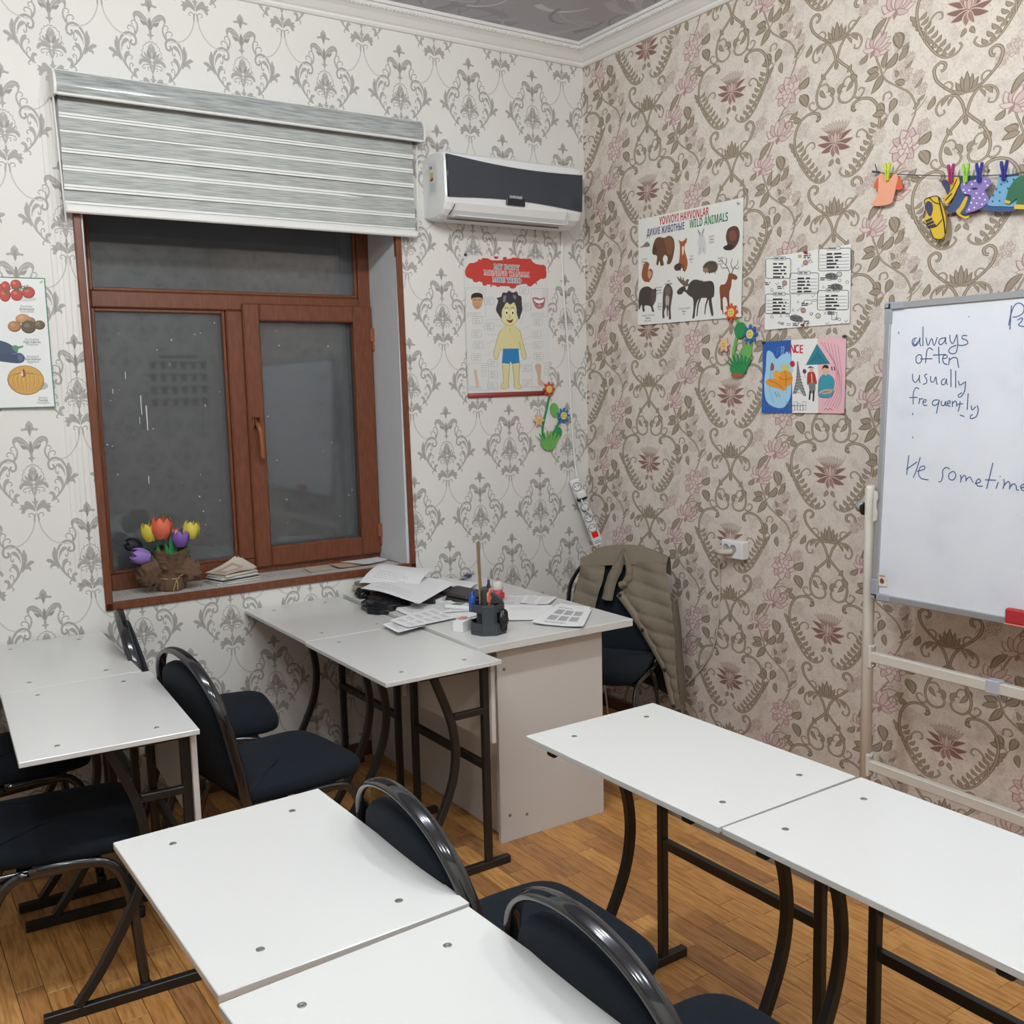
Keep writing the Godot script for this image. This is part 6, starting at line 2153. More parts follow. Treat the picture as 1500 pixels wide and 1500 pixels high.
func flower_cutout(label: String, tf: Transform3D, s: float, kind: int):
	var t := thing("flower_cutout", label, "decoration")
	t.transform = tf
	var at := func(z: float): return Transform3D(Basis().scaled(Vector3(s, s, 1)), Vector3(0, 0, z))
	var lg := mat(g8(104, 172, 86), 0.7)
	var dg := mat(g8(42, 138, 78), 0.7)
	var heads: Array
	if kind == 0:
		heads = [[0.01, 0.295, 0.038, g8(196, 78, 48), 8], [0.098, 0.16, 0.042, g8(42, 112, 172), 9], [-0.056, 0.142, 0.034, g8(214, 168, 150), 6]]
	else:
		heads = [[-0.036, 0.262, 0.04, g8(206, 84, 52), 8], [0.072, 0.165, 0.042, g8(40, 100, 170), 8], [-0.078, 0.128, 0.034, g8(222, 178, 160), 6]]
	# stems
	var stems := [[Vector2(-0.02, 0.03), Vector2(-0.028, 0.1), Vector2(0.0, 0.2), Vector2(heads[0][0] + 0.012, heads[0][1] - 0.02)], [Vector2(0.03, 0.06), Vector2(0.05, 0.09), Vector2(0.07, 0.12), Vector2(heads[1][0] - 0.012, heads[1][1] - 0.02)]]
	for i in 2:
		var p := PackedVector2Array()
		for q in stems[i]:
			p.append(q)
		p = smooth_pts(p, false, 5)
		var l := PackedVector2Array()
		var r := PackedVector2Array()
		for k in p.size():
			var d := (p[mini(k + 1, p.size() - 1)] - p[maxi(k - 1, 0)]).normalized()
			l.append(p[k] + Vector2(-d.y, d.x) * (0.0055 + 0.002 * kind))
			r.append(p[k] - Vector2(-d.y, d.x) * (0.0055 + 0.002 * kind))
		r.reverse()
		l.append_array(r)
		obj("stem", prism(l, 0.003, at.call(0.0)), dg if kind == 0 else lg, t)
	# leaves
	var leaves := [[0.045, 0.19, 0.026, 0.036, 0.2, 0], [0.062, 0.075, 0.026, 0.03, -0.5, 1]] if kind == 0 else [[0.012, 0.185, 0.034, 0.034, 0.3, 1], [0.045, 0.085, 0.03, 0.04, -0.4, 0]]
	for q in leaves:
		var o := PackedVector2Array()
		for i in 20:
			var a := TAU_ * i / 20
			o.append(Vector2(q[0], q[1]) + Vector2(cos(a) * q[2], sin(a) * q[3]).rotated(q[4]))
		obj("leaf", prism(o, 0.003, at.call(0.003)), dg if q[5] == 1 else lg, t)
	# grass tuft
	var g := PackedVector2Array()
	for i in 7:
		var f := i / 6.0
		var x := lerpf(-0.075, 0.07, f)
		g.append(Vector2(x * 0.55, 0.035))
		g.append(Vector2(x * 1.0 - 0.004, 0.068 + 0.02 * sin(PI * f)))
		g.append(Vector2(x * 1.0 + 0.006, 0.06 + 0.02 * sin(PI * f)))
	for q in [[0.05, 0.02], [0.035, -0.005], [0.0, -0.014], [-0.03, 0.0], [-0.045, 0.02]]:
		g.append(Vector2(q[0], q[1]))
	obj("grass", prism(g, 0.004, at.call(0.005)), lg if kind == 0 else dg, t)
	if kind == 1:
		var e := PackedVector2Array()
		for i in 14:
			var a := TAU_ * i / 14
			e.append(Vector2(0.0 + cos(a) * 0.036, -0.004 + sin(a) * 0.009))
		obj("soil", prism(e, 0.003, at.call(0.0075)), mat(g8(160, 92, 60), 0.7), t)
	for h in heads:
		var pet := obj("bloom", prism(star(h[0], h[1], h[2], h[4]), 0.004, at.call(0.007)), mat(h[3], 0.7), t)
		var disc := PackedVector2Array()
		for i in 18:
			var a := TAU_ * i / 18
			disc.append(Vector2(h[0] + cos(a) * h[2] * 0.45, h[1] + sin(a) * h[2] * 0.45))
		obj("face", prism(disc, 0.002, at.call(0.011)), mat(g8(226, 204, 104), 0.7), pet)
		var sm := begin()
		for sx in [-1.0, 1.0]:
			box(sm, Vector3(h[0] + sx * h[2] * 0.14 - 0.0012, h[1] + h[2] * 0.05, 0.0125), Vector3(h[0] + sx * h[2] * 0.14 + 0.0012, h[1] + h[2] * 0.2, 0.0138))
		for i in 5:
			var a := PI + PI * (i + 0.5) / 5.0
			var c := Vector2(h[0] + cos(a) * h[2] * 0.24, h[1] - h[2] * 0.03 + sin(a) * h[2] * 0.2)
			box(sm, Vector3(c.x - 0.0016, c.y - 0.001, 0.0125), Vector3(c.x + 0.0016, c.y + 0.001, 0.0138))
		obj("smile", done(sm), M.dark, pet)

# point of the clothesline picture -> (z, y) on the flowered wall
func cl(x: float, y: float) -> Vector2:
	var s := x / 1500.0
	var t := y / 1500.0
	var a := Vector2(1.6107, 2.5083).lerp(Vector2(2.2862, 2.3712), s)
	var b := Vector2(1.6244, 1.8604).lerp(Vector2(2.3085, 1.8176), s)
	return a.lerp(b, t)

func cl_poly(a: Array, smooth := true) -> PackedVector2Array:
	var o := PackedVector2Array()
	for i in range(0, a.size() - 1, 2):
		o.append(cl(a[i], a[i + 1]))
	return smooth_pts(o, true, 4) if smooth else o

func cl_part(called: String, a: Array, x: float, d: float, c: Color, parent: Node3D, smooth := true) -> MeshInstance3D:
	return obj(called, prism(cl_poly(a, smooth), d, Transform3D(Basis(Vector3(0, 0, 1), Vector3(0, 1, 0), Vector3(-1, 0, 0)), Vector3(-x, 0, 0))), mat(c, 0.75), parent)

func cl_stroke(called: String, a: Array, w: float, x: float, c: Color, parent: Node3D):
	var p := PackedVector2Array()
	for i in range(0, a.size() - 1, 2):
		p.append(cl(a[i], a[i + 1]))
	if p.size() > 2:
		p = smooth_pts(p, false, 4)
	var st := begin()
	ribbon(st, p, w, Transform3D(Basis(Vector3(0, 0, 1), Vector3(0, 1, 0), Vector3(-1, 0, 0)), Vector3(-x, 0, 0)))
	obj(called, done(st), mat(c, 0.75), parent)

func ribbon(st: SurfaceTool, p: PackedVector2Array, w: float, tf: Transform3D):
	var n := p.size()
	var prev := []
	for i in n:
		var d := (p[mini(i + 1, n - 1)] - p[maxi(i - 1, 0)]).normalized()
		var s := Vector2(-d.y, d.x) * w * 0.5
		var l := tf * Vector3(p[i].x + s.x, p[i].y + s.y, 0)
		var r := tf * Vector3(p[i].x - s.x, p[i].y - s.y, 0)
		if i > 0:
			quad(st, prev[0], l, r, prev[1])
		prev = [l, r]

func peg(label: String, x: float, y: float, c: Color, depth := 0.03):
	var p := cl(x, y)
	var t := thing("clothes_peg", label, "clothes peg", Vector3(-depth, p.y, p.x), 0.0, "little pegs on the wall clothesline")
	t.rotation = Vector3(0, -PI / 2, 0)
	var m := mat(c, 0.35)
	for s in [-1.0, 1.0]:
		var o := PackedVector2Array([Vector2(0.001 * s, -0.034), Vector2(0.006 * s, -0.03), Vector2(0.007 * s, -0.006), Vector2(0.013 * s, 0.02), Vector2(0.012 * s, 0.029), Vector2(0.007 * s, 0.03), Vector2(0.003 * s, 0.014), Vector2(0.001 * s, 0.006)])
		obj("jaw", prism(o, 0.008, Transform3D(Basis(), Vector3(0, 0, -0.004))), m, t)
	obj("spring", lathe([Vector2(0.005, -0.006), Vector2(0.005, 0.006)], 10, true, Transform3D(Basis(Vector3.RIGHT, PI / 2), Vector3(0, -0.002, 0))), M.alu, t)

func build_clothesline():
	var st := begin(true)
	var pts := [cl(240, 180), cl(300, 186), cl(520, 200), cl(920, 213), cl(1130, 212), cl(1300, 203), cl(1480, 180)]
	var p3 := []
	for p in pts:
		p3.append(Vector3(-0.018, p.y, p.x))
	p3.append(Vector3(-0.018, 2.33, 2.7))
	p3.append(Vector3(-0.018, 2.42, 3.2))
	var line := thing("clothesline", "thin dark string stretched along the flowered wall with paper clothes on it", "string")
	obj("cord", atube(smooth3(p3, 4), 0.0016, -1, Vector3.ZERO, 6), mat(g8(70, 72, 82), 0.7), line)
	var a := cl(270, 178)
	obj("nail", atube([Vector3(0.0, a.y, a.x), Vector3(-0.03, a.y + 0.002, a.x - 0.01)], 0.004, -1, Vector3.ZERO, 8), mat(g8(70, 84, 104), 0.4), line)
	var b := cl(262, 115)
	obj("knot_end", atube([Vector3(-0.02, a.y, a.x + 0.003), Vector3(-0.022, b.y, b.x)], 0.0018, -1, Vector3.ZERO, 6), mat(g8(70, 72, 82), 0.7), line)
	var g := "paper clothes on the wall clothesline"
	var t := thing("paper_shirt", "peach paper T-shirt with orange sleeves at the left of the clothesline", "paper cutout", Vector3.ZERO, 0.0, g)
	cl_part("body", [300, 205, 345, 195, 362, 225, 385, 244, 418, 222, 430, 198, 470, 206, 456, 300, 430, 400, 405, 445, 300, 465, 225, 452, 268, 400, 292, 320], 0.02, 0.003, g8(228, 160, 132), t)
	cl_part("sleeve", [302, 204, 262, 262, 246, 314, 296, 330, 304, 290], 0.019, 0.003, g8(206, 96, 62), t, false)
	cl_part("sleeve", [466, 205, 500, 250, 516, 316, 488, 330, 452, 322], 0.019, 0.003, g8(206, 96, 62), t, false)
	cl_part("collar", [345, 192, 362, 222, 385, 244, 418, 222, 430, 194, 412, 206, 386, 216, 362, 204], 0.0235, 0.001, g8(140, 78, 60), t)
	t = thing("paper_shoe", "yellow paper shoe dangling lowest from the clothesline", "paper cutout", Vector3.ZERO, 0.0, g)
	cl_part("body", [730, 420, 770, 398, 850, 392, 876, 440, 905, 520, 918, 600, 912, 690, 880, 745, 820, 742, 792, 700, 770, 650, 730, 610, 722, 570, 750, 545, 732, 490], 0.034, 0.003, g8(214, 178, 52), t)
	cl_part("opening", [746, 440, 770, 428, 796, 452, 800, 500, 782, 552, 762, 540, 744, 490], 0.038, 0.001, g8(58, 66, 92), t)
	for k in 3:
		cl_part("lace", [738 + k * 8, 590 + k * 24, 790 + k * 14, 564 + k * 26, 800 + k * 14, 580 + k * 26, 748 + k * 8, 608 + k * 24], 0.038, 0.001, g8(52, 56, 72), t, false)
	cl_stroke("outline", [850, 394, 872, 500, 894, 600, 905, 700], 0.005, 0.0392, g8(50, 46, 40), t)
	cl_stroke("outline", [770, 398, 820, 440, 864, 452], 0.003, 0.0392, g8(50, 46, 40), t)
	cl_stroke("outline", [776, 650, 830, 636, 880, 580], 0.003, 0.0392, g8(50, 46, 40), t)
	cl_stroke("outline", [722, 570, 740, 480, 730, 420, 770, 398, 850, 392, 905, 520, 918, 620, 905, 710, 870, 748, 810, 736, 776, 660, 728, 606], 0.003, 0.0392, g8(50, 46, 40), t)
	t = thing("paper_shoe", "yellow paper shoe hanging higher, half behind the lower shoe", "paper cutout", Vector3.ZERO, 0.0, g)
	cl_part("body", [860, 262, 900, 236, 960, 222, 1000, 232, 1010, 270, 985, 330, 950, 400, 905, 450, 880, 430, 890, 380, 898, 330, 872, 300], 0.028, 0.003, g8(210, 174, 54), t)
	cl_part("opening", [862, 266, 900, 246, 930, 280, 934, 330, 915, 372, 896, 330], 0.032, 0.001, g8(58, 68, 100), t)
	cl_stroke("outline", [935, 350, 965, 300, 990, 240], 0.003, 0.0325, g8(60, 52, 40), t)
	cl_stroke("outline", [895, 420, 930, 380, 950, 360], 0.004, 0.0325, g8(60, 52, 40), t)
	t = thing("paper_jacket", "dark blue paper trousers behind the purple dotted ones", "paper cutout", Vector3.ZERO, 0.0, g)
	cl_part("body", [1010, 230, 1150, 225, 1180, 300, 1120, 400, 1086, 500, 1060, 540, 985, 520, 905, 512, 960, 400, 990, 320], 0.022, 0.003, g8(64, 80, 122), t)
	cl_part("lining", [1050, 390, 1068, 400, 1040, 480, 1010, 530, 1050, 552, 1080, 545, 1066, 570, 1020, 562, 975, 515, 1006, 470], 0.0255, 0.001, g8(206, 172, 60), t)
	cl_part("waistband", [1000, 222, 1136, 216, 1138, 240, 1004, 246], 0.0255, 0.001, g8(46, 78, 80), t, false)
	t = thing("paper_trousers", "purple paper trousers with white dots on the clothesline", "paper cutout", Vector3.ZERO, 0.0, g)
	cl_part("body", [1022, 300, 1040, 268, 1120, 252, 1180, 226, 1236, 228, 1256, 268, 1240, 310, 1210, 340, 1236, 390, 1238, 430, 1180, 486, 1064, 524, 1092, 450, 1104, 380, 1040, 360], 0.03, 0.003, g8(134, 116, 178), t)
	for q in [[1052, 284], [1112, 284], [1136, 256], [1046, 332], [1090, 336], [1148, 360], [1232, 294], [1200, 366], [1126, 402], [1172, 400], [1214, 414], [1106, 440], [1150, 444], [1090, 498], [1130, 480], [1190, 452], [1216, 262], [1060, 356]]:
		var o := PackedVector2Array()
		for i in 9:
			var an := TAU_ * i / 9
			o.append(cl(q[0] + cos(an) * 8, q[1] + sin(an) * 8))
		obj("dot", prism(o, 0.0006, Transform3D(Basis(Vector3(0, 0, 1), Vector3(0, 1, 0), Vector3(-1, 0, 0)), Vector3(-0.0332, 0, 0))), mat(g8(214, 206, 224), 0.75), t)
	cl_part("button", [1112, 316, 1150, 314, 1150, 328, 1116, 328], 0.0335, 0.001, g8(44, 50, 78), t)
	t = thing("paper_skirt", "light blue dotted paper skirt with a dark frill on the clothesline", "paper cutout", Vector3.ZERO, 0.0, g)
	cl_part("body", [1324, 214, 1460, 206, 1476, 300, 1470, 400, 1462, 468, 1350, 470, 1232, 456, 1280, 360, 1306, 280], 0.03, 0.003, g8(112, 162, 196), t)
	cl_part("frill", [1232, 448, 1290, 460, 1350, 470, 1440, 462, 1466, 476, 1440, 506, 1360, 516, 1290, 512, 1220, 510, 1190, 486], 0.027, 0.003, g8(62, 84, 128), t)
	cl_part("waistband", [1322, 212, 1468, 196, 1470, 212, 1326, 228], 0.0335, 0.001, g8(50, 58, 84), t, false)
	for q in [[1336, 286], [1384, 262], [1428, 244], [1300, 326], [1326, 352], [1386, 320], [1276, 380], [1324, 424], [1272, 428], [1394, 376]]:
		var o := PackedVector2Array()
		for i in 7:
			var an := TAU_ * i / 7
			o.append(cl(q[0] + cos(an) * 6, q[1] + sin(an) * 9))
		obj("dot", prism(o, 0.0006, Transform3D(Basis(Vector3(0, 0, 1), Vector3(0, 1, 0), Vector3(-1, 0, 0)), Vector3(-0.0332, 0, 0))), mat(g8(44, 62, 92), 0.75), t)
	t = thing("paper_sweater", "green paper sweater with yellow cuffs, cut off by the right edge of the photo", "paper cutout", Vector3.ZERO, 0.0, g)
	cl_part("body", [1480, 220, 1600, 215, 1650, 280, 1700, 400, 1660, 420, 1620, 360, 1620, 480, 1450, 476, 1462, 400, 1410, 446, 1374, 420, 1400, 320, 1440, 250], 0.036, 0.003, g8(52, 104, 76), t, false)
	cl_part("cuff", [1374, 416, 1416, 430, 1404, 452, 1368, 440], 0.0395, 0.001, g8(208, 172, 66), t, false)
	cl_part("hem", [1446, 456, 1620, 462, 1616, 500, 1440, 494], 0.0395, 0.001, g8(212, 178, 72), t, false)
	peg("yellow green peg over the peach paper T-shirt", 388, 175, g8(198, 214, 60), 0.03)
	peg("magenta peg holding the higher yellow shoe", 955, 195, g8(158, 42, 108), 0.042)
	peg("lime green peg over the dark blue paper trousers", 1072, 190, g8(148, 204, 74), 0.04)
	peg("dark blue peg over the purple dotted trousers", 1180, 185, g8(42, 54, 142), 0.042)
	peg("dark blue peg over the light blue skirt", 1368, 170, g8(40, 50, 138), 0.042)

# ---------------------------------------------------------------- whiteboard on its stand
const BT := Vector3(-0.255, 1.905, 0)   # top edge of the board
const BB := Vector3(-0.297, 0.925, 0)   # bottom edge

func on_board(z: float, y: float, off := 0.0) -> Vector3:
	var f := (BT.y - y) / (BT.y - BB.y)
	return Vector3(lerpf(BT.x, BB.x, f) - off, y, z)

func build_board():
	var z0 := 1.972
	var z1 := 3.74
	var t := thing("whiteboard", "large whiteboard with blue handwriting on a white tube stand", "whiteboard")
	var white := mat(g8(216, 220, 228), 0.22)
	white.albedo_texture = noise_tex(512, 512, 0.008, [g8(244, 245, 247), g8(252, 252, 253), g8(255, 255, 255), g8(255, 255, 255)], Vector3.ONE, 4, 17)
	var st := begin()
	var uv := func(p: Vector3): return Vector2((p.z - z0) / 1.0, (BT.y - p.y) / 1.0)
	var q := [on_board(z0, 1.9, 0.008), on_board(z1, 1.9, 0.008), on_board(z1, 0.93, 0.008), on_board(z0, 0.93, 0.008)]
	quad(st, q[0], q[1], q[2], q[3], uv.call(q[0]), uv.call(q[1]), uv.call(q[2]), uv.call(q[3]))
	obj("writing_surface", done(st), white, t)
	st = begin()
	var r := [on_board(z0, 1.9, -0.008), on_board(z1, 1.9, -0.008), on_board(z1, 0.93, -0.008), on_board(z0, 0.93, -0.008)]
	quad(st, r[1], r[0], r[3], r[2])
	obj("back", done(st), mat(g8(120, 122, 126), 0.6), t)
	for e in [[on_board(z0, BT.y), on_board(z1, BT.y)], [on_board(z0, BB.y), on_board(z1, BB.y)], [on_board(z0 + 0.004, BT.y), on_board(z0 + 0.004, BB.y)], [on_board(z1 - 0.004, BT.y), on_board(z1 - 0.004, BB.y)]]:
		obj("frame_rail", abar([e[0], e[1]], 0.03, 0.022, Vector3.RIGHT), M.alu, t)
	for c in [[z0, BT.y, 1, -1], [z0, BB.y, 1, 1], [z1, BT.y, -1, -1], [z1, BB.y, -1, 1]]:
		var p := on_board(c[0] + c[2] * 0.004, c[1])
		st = begin()
		box(st, p + Vector3(-0.018, -0.014, -0.016), p + Vector3(0.018, 0.014, 0.016), 0.006)
		var pz := p + Vector3(0, 0, c[2] * 0.03)
		box(st, pz + Vector3(-0.018, -0.013, -0.03), pz + Vector3(0.018, 0.013, 0.03), 0.004)
		var py := p + Vector3(0, c[3] * 0.03, 0)
		box(st, py + Vector3(-0.018, -0.03, -0.014), py + Vector3(0.018, 0.03, 0.014), 0.004)
		obj("corner_cap", done(st), M.grey_plastic, t)
	# smudges
	st = begin()
	var rr := RandomNumberGenerator.new()
	rr.seed = 8
	handwriting(t)
	# stand: posts with feet, two rails
	var tube_m := mat(g8(206, 201, 192), 0.35)
	for zz in [1.928, 3.775]:
		obj("post", atube([Vector3(-0.275, 0.03, zz), Vector3(-0.275, 1.29, zz), Vector3(-0.275, 1.302, zz)], 0.021, 0.019, Vector3.RIGHT, 14, false, [1.0, 1.0, 0.75]), tube_m, t)
		obj("foot", abar([Vector3(-0.012, 0.045, zz), Vector3(-0.5, 0.045, zz)], 0.04, 0.025, Vector3.UP), tube_m, t)
		for e in [-0.05, -0.48]:
			obj("castor", lathe([Vector2(0.0, -0.01), Vector2(0.02, -0.01), Vector2(0.022, 0), Vector2(0.02, 0.01), Vector2(0.0, 0.01)], 14, true, Transform3D(Basis(Vector3.RIGHT, PI / 2), Vector3(e, 0.022, zz))), M.rubber, t)
	obj("rail", abar([Vector3(-0.275, 0.7, 1.94), Vector3(-0.275, 0.693, 3.77)], 0.036, 0.026, Vector3.UP), tube_m, t)
	obj("rail", abar([Vector3(-0.275, 0.305, 1.94), Vector3(-0.275, 0.285, 3.77)], 0.036, 0.026, Vector3.UP), tube_m, t)
	for y in [0.7, 0.305]:
		obj("bracket", abox(Vector3(-0.294, y - 0.042, 1.938), Vector3(-0.256, y + 0.042, 1.952), 0.005), tube_m, t)
		for s in [-0.032, 0.032]:
			obj("bolt", lathe([Vector2(0.0065, 0.0), Vector2(0.006, 0.004), Vector2(0.0, 0.006)], 10, true, Transform3D(Basis(Vector3.RIGHT, PI / 2), Vector3(-0.275, y + s, 1.952))), M.alu, t)
	# clamp knob and plate
	obj("clamp_knob", lathe([Vector2(0.0, 0.0), Vector2(0.02, 0.0), Vector2(0.022, 0.02), Vector2(0.018, 0.034), Vector2(0.0, 0.036)], 16, true, Transform3D(Basis(Vector3.RIGHT, -PI / 2), Vector3(-0.275, 1.225, 1.912))), M.alu, t)
	obj("knob_grip", lathe([Vector2(0.0, 0.0), Vector2(0.025, 0.0), Vector2(0.025, 0.012), Vector2(0.0, 0.012)], 9, false, Transform3D(Basis(Vector3.RIGHT, -PI / 2), Vector3(-0.275, 1.22, 1.912))), M.dark, t)
	var cp := PackedVector2Array([Vector2(0, 0), Vector2(0.014, 0.004), Vector2(0.016, 0.03), Vector2(0.011, 0.045), Vector2(0.011, 0.065), Vector2(0.016, 0.08), Vector2(0.013, 0.103), Vector2(0.002, 0.106)])
	obj("clamp_plate", prism(cp, 0.006, Transform3D(Basis(Vector3(0, 0, 1), Vector3(0, 1, 0), Vector3(-1, 0, 0)), Vector3(-0.302, 1.183, 1.962))), tube_m, t)
	# tape wound round the upper rail
	var tp := obj("grey_tape", abox(Vector3(-0.292, 0.677, 2.375), Vector3(-0.258, 0.722, 2.42), 0.003), mat(g8(178, 180, 192), 0.5))
	tag(tp, "pale grey tape wound round the upper rail of the whiteboard stand", "tape")
	# sticker and eraser
	var b := Board.new(60, 60, g8(214, 204, 194))
	b.rect(6, 8, 14, 40, g8(176, 168, 160))
	b.blob([26, 30, 36, 22, 48, 34, 40, 48, 28, 44], g8(110, 70, 60))
	b.rect(24, 8, 30, 8, g8(180, 130, 110))
	st = begin()
	var s0 := [on_board(1.972, 1.006, 0.0122), on_board(2.016, 1.008, 0.011), on_board(2.022, 0.964, 0.011), on_board(1.975, 0.962, 0.0122)]
	quad(st, s0[0], s0[1], s0[2], s0[3])
	tag(obj("sticker", done(st), tex_mat(b.finish(), 0.5)), "small square sticker at the lower left corner of the whiteboard", "sticker")
	var er := thing("board_eraser", "red board eraser on the lower frame of the whiteboard at the photo's edge", "eraser", Vector3(-0.318, 0.918, 2.45))
	obj("grip", abox(Vector3(-0.012, 0.004, 0.0), Vector3(0.012, 0.05, 0.14), 0.005), mat(g8(172, 44, 50), 0.5), er)
	obj("felt", abox(Vector3(0.012, 0.006, 0.004), Vector3(0.019, 0.048, 0.136), 0.002), mat(g8(120, 40, 44), 0.95), er)
	obj("base_strip", abox(Vector3(-0.013, 0.0, -0.002), Vector3(0.014, 0.005, 0.142), 0.001), mat(g8(212, 120, 112), 0.5), er)

func board_pt(x: float, y: float, second: bool) -> Vector2:
	var s := x / 1500.0
	var t := y / 1500.0
	var a := Vector2(1.8275, 1.9829) if not second else Vector2(1.8404, 1.372)
	var b := Vector2(2.4527, 1.9232) if not second else Vector2(2.4736, 1.4035)
	var c := Vector2(1.8404, 1.372) if not second else Vector2(1.8538, 0.7378)
	var d := Vector2(2.4736, 1.4035) if not second else Vector2(2.4952, 0.8669)
	var p := a.lerp(b, s).lerp(c.lerp(d, s), t)
	# traced for a plane a little nearer than the board's top
	p.x -= 0.008 * clampf((p.y - 0.925) / 0.98, 0.0, 1.0)
	return p

func word(t: Node3D, strokes: Array, second := false, ink := Color8(74, 98, 140)):
	var st := begin()
	for s in strokes:
		var p := PackedVector2Array()
		for i in range(0, s.size() - 1, 2):
			p.append(board_pt(s[i], s[i + 1], second))
		if p.size() > 2:
			p = smooth_pts(p, false, 4)
		var n := p.size()
		var prev := []
		for i in n:
			var d := (p[mini(i + 1, n - 1)] - p[maxi(i - 1, 0)]).normalized()
			var o := Vector2(-d.y, d.x) * 0.0017
			var l := on_board(p[i].x + o.x, p[i].y + o.y, 0.0088)
			var r := on_board(p[i].x - o.x, p[i].y - o.y, 0.0088)
			if i > 0:
				quad(st, prev[0], l, r, prev[1])
			prev = [l, r]
	obj("handwriting", done(st), mat(ink, 0.6), t)

func handwriting(t: Node3D):
	# always
	word(t, [[625, 425, 592, 438, 586, 472, 606, 494, 638, 470, 654, 422, 652, 468, 664, 496], [610, 440, 596, 470, 616, 484, 634, 452], [678, 330, 680, 496], [705, 424, 724, 490, 754, 430, 776, 490, 802, 420], [868, 424, 826, 436, 816, 470, 836, 482, 864, 452, 872, 420, 872, 466, 886, 478], [906, 400, 912, 452, 936, 470, 962, 400], [964, 396, 972, 470, 962, 545, 926, 560, 900, 540, 916, 508, 962, 488], [1048, 408, 1014, 406, 1008, 430, 1044, 446, 1052, 474, 1010, 490, 978, 486]])
	# often
	word(t, [[650, 566, 624, 586, 626, 630, 652, 640, 672, 614, 668, 576, 650, 566], [766, 530, 738, 510, 716, 532, 710, 580, 706, 640], [660, 604, 764, 602], [814, 502, 818, 570, 824, 642], [768, 572, 872, 566], [852, 600, 884, 596, 884, 572, 860, 576, 850, 606, 862, 640, 892, 652], [906, 592, 902, 656], [904, 616, 938, 592, 968, 598, 976, 636, 984, 680]])
	# usually
	word(t, [[594, 730, 598, 780, 622, 802, 650, 770, 656, 738, 654, 780, 664, 808], [722, 730, 698, 746, 716, 772, 718, 806, 686, 820], [752, 750, 754, 794, 778, 796, 796, 756, 802, 800, 810, 822], [872, 770, 846, 788, 848, 820, 872, 816, 886, 772, 886, 808, 896, 822], [920, 690, 924, 842], [960, 702, 962, 850], [984, 790, 996, 826, 1036, 800], [1042, 794, 1034, 880, 1000, 930, 984, 912, 1016, 890]])
	# frequently
	word(t, [[656, 858, 628, 848, 608, 880, 604, 940, 606, 990], [570, 932, 642, 930], [656, 936, 660, 960, 652, 988], [658, 956, 676, 940, 690, 946], [694, 972, 716, 966, 712, 948, 694, 958, 690, 984, 706, 1000, 726, 996], [822, 952, 784, 956, 770, 984, 790, 1000, 820, 980, 830, 950], [826, 960, 818, 1010, 806, 1068], [846, 960, 848, 996, 870, 998, 882, 962], [882, 962, 882, 990, 890, 1004], [896, 984, 920, 978, 916, 960, 898, 968, 896, 994, 920, 1008], [938, 962, 938, 1012], [940, 984, 958, 962, 970, 972, 974, 1010], [1000, 962, 996, 1010, 984, 1052], [972, 992, 1024, 984], [1064, 896, 1058, 1036], [1090, 1000, 1098, 1038, 1126, 1010], [1136, 998, 1146, 1040, 1130, 1094, 1090, 1112, 1086, 1090, 1104, 1076], [1000, 1080, 1036, 1094]])
	# corner of a word at the top right
	word(t, [[1386, 152, 1380, 260, 1376, 356], [1366, 322, 1384, 220, 1410, 150, 1446, 132, 1478, 164, 1470, 216, 1430, 246, 1396, 250], [1430, 276, 1466, 258, 1462, 286, 1440, 318, 1480, 330, 1512, 312]])
	# He sometimes
	word(t, [[576, -72, 566, 20, 560, 92], [676, -56, 648, 40, 618, 116], [556, 44, 650, -18], [650, 62, 712, 44, 712, 18, 676, 30, 664, 80, 688, 120, 750, 132]], true)
	word(t, [[926, 44, 896, 28, 868, 56, 870, 100, 856, 144, 834, 148], [950, 62, 920, 84, 924, 124, 956, 132, 976, 100, 966, 68, 948, 62], [1012, 88, 1020, 120, 1014, 154], [1016, 130, 1044, 94, 1058, 112, 1058, 146], [1060, 130, 1086, 108, 1102, 128, 1116, 156], [1128, 164, 1172, 150, 1160, 124, 1138, 150, 1152, 182, 1192, 186], [1266, -10, 1244, 100, 1220, 208], [1208, 132, 1292, 136], [1310, 150, 1300, 180, 1292, 206], [1320, 100, 1324, 108], [1350, 126, 1354, 168, 1344, 206], [1352, 180, 1382, 146, 1396, 170, 1392, 212], [1394, 196, 1420, 166, 1440, 180, 1446, 216, 1462, 216], [1470, 200, 1500, 190, 1494, 168, 1474, 190, 1490, 222, 1526, 216], [1580, 180, 1552, 196, 1572, 216, 1566, 244, 1536, 246]], true)
	# stray dots
	word(t, [[462, 374, 464, 392], [602, 1062, 604, 1082], [604, 1264, 608, 1280], [1056, 244, 1062, 250]])

# ---------------------------------------------------------------- things on the window sill
func build_small_things():
	tulips()
	sill_papers()

func tulip_mesh(r: float, h: float, petals: int) -> SurfaceTool:
	var st := begin(true)
	for k in petals:
		var a0 := TAU_ * k / petals
		var inner := k % 2
		var g := []
		var nu := 6
		var nv := 8
		for i in nu + 1:
			var row := []
			for j in nv + 1:
				var u := float(i) / nu - 0.5
				var v := float(j) / nv
				var wid := (TAU_ / petals) * 1.5 * pow(sin(PI * minf(1.0, v * 0.86 + 0.12)), 0.7)
				var rad := r * (0.3 + 0.9 * sin(PI * (0.16 + 0.62 * v))) * (0.92 if inner == 1 else 1.0)
				var a := a0 + u * wid
				row.append(Vector3(cos(a) * rad, v * h - 0.12 * h * absf(u) * v, sin(a) * rad))
			g.append(row)
		for i in nu:
			for j in nv:
				quad(st, g[i][j + 1], g[i + 1][j + 1], g[i + 1][j], g[i][j])
	return done(st)

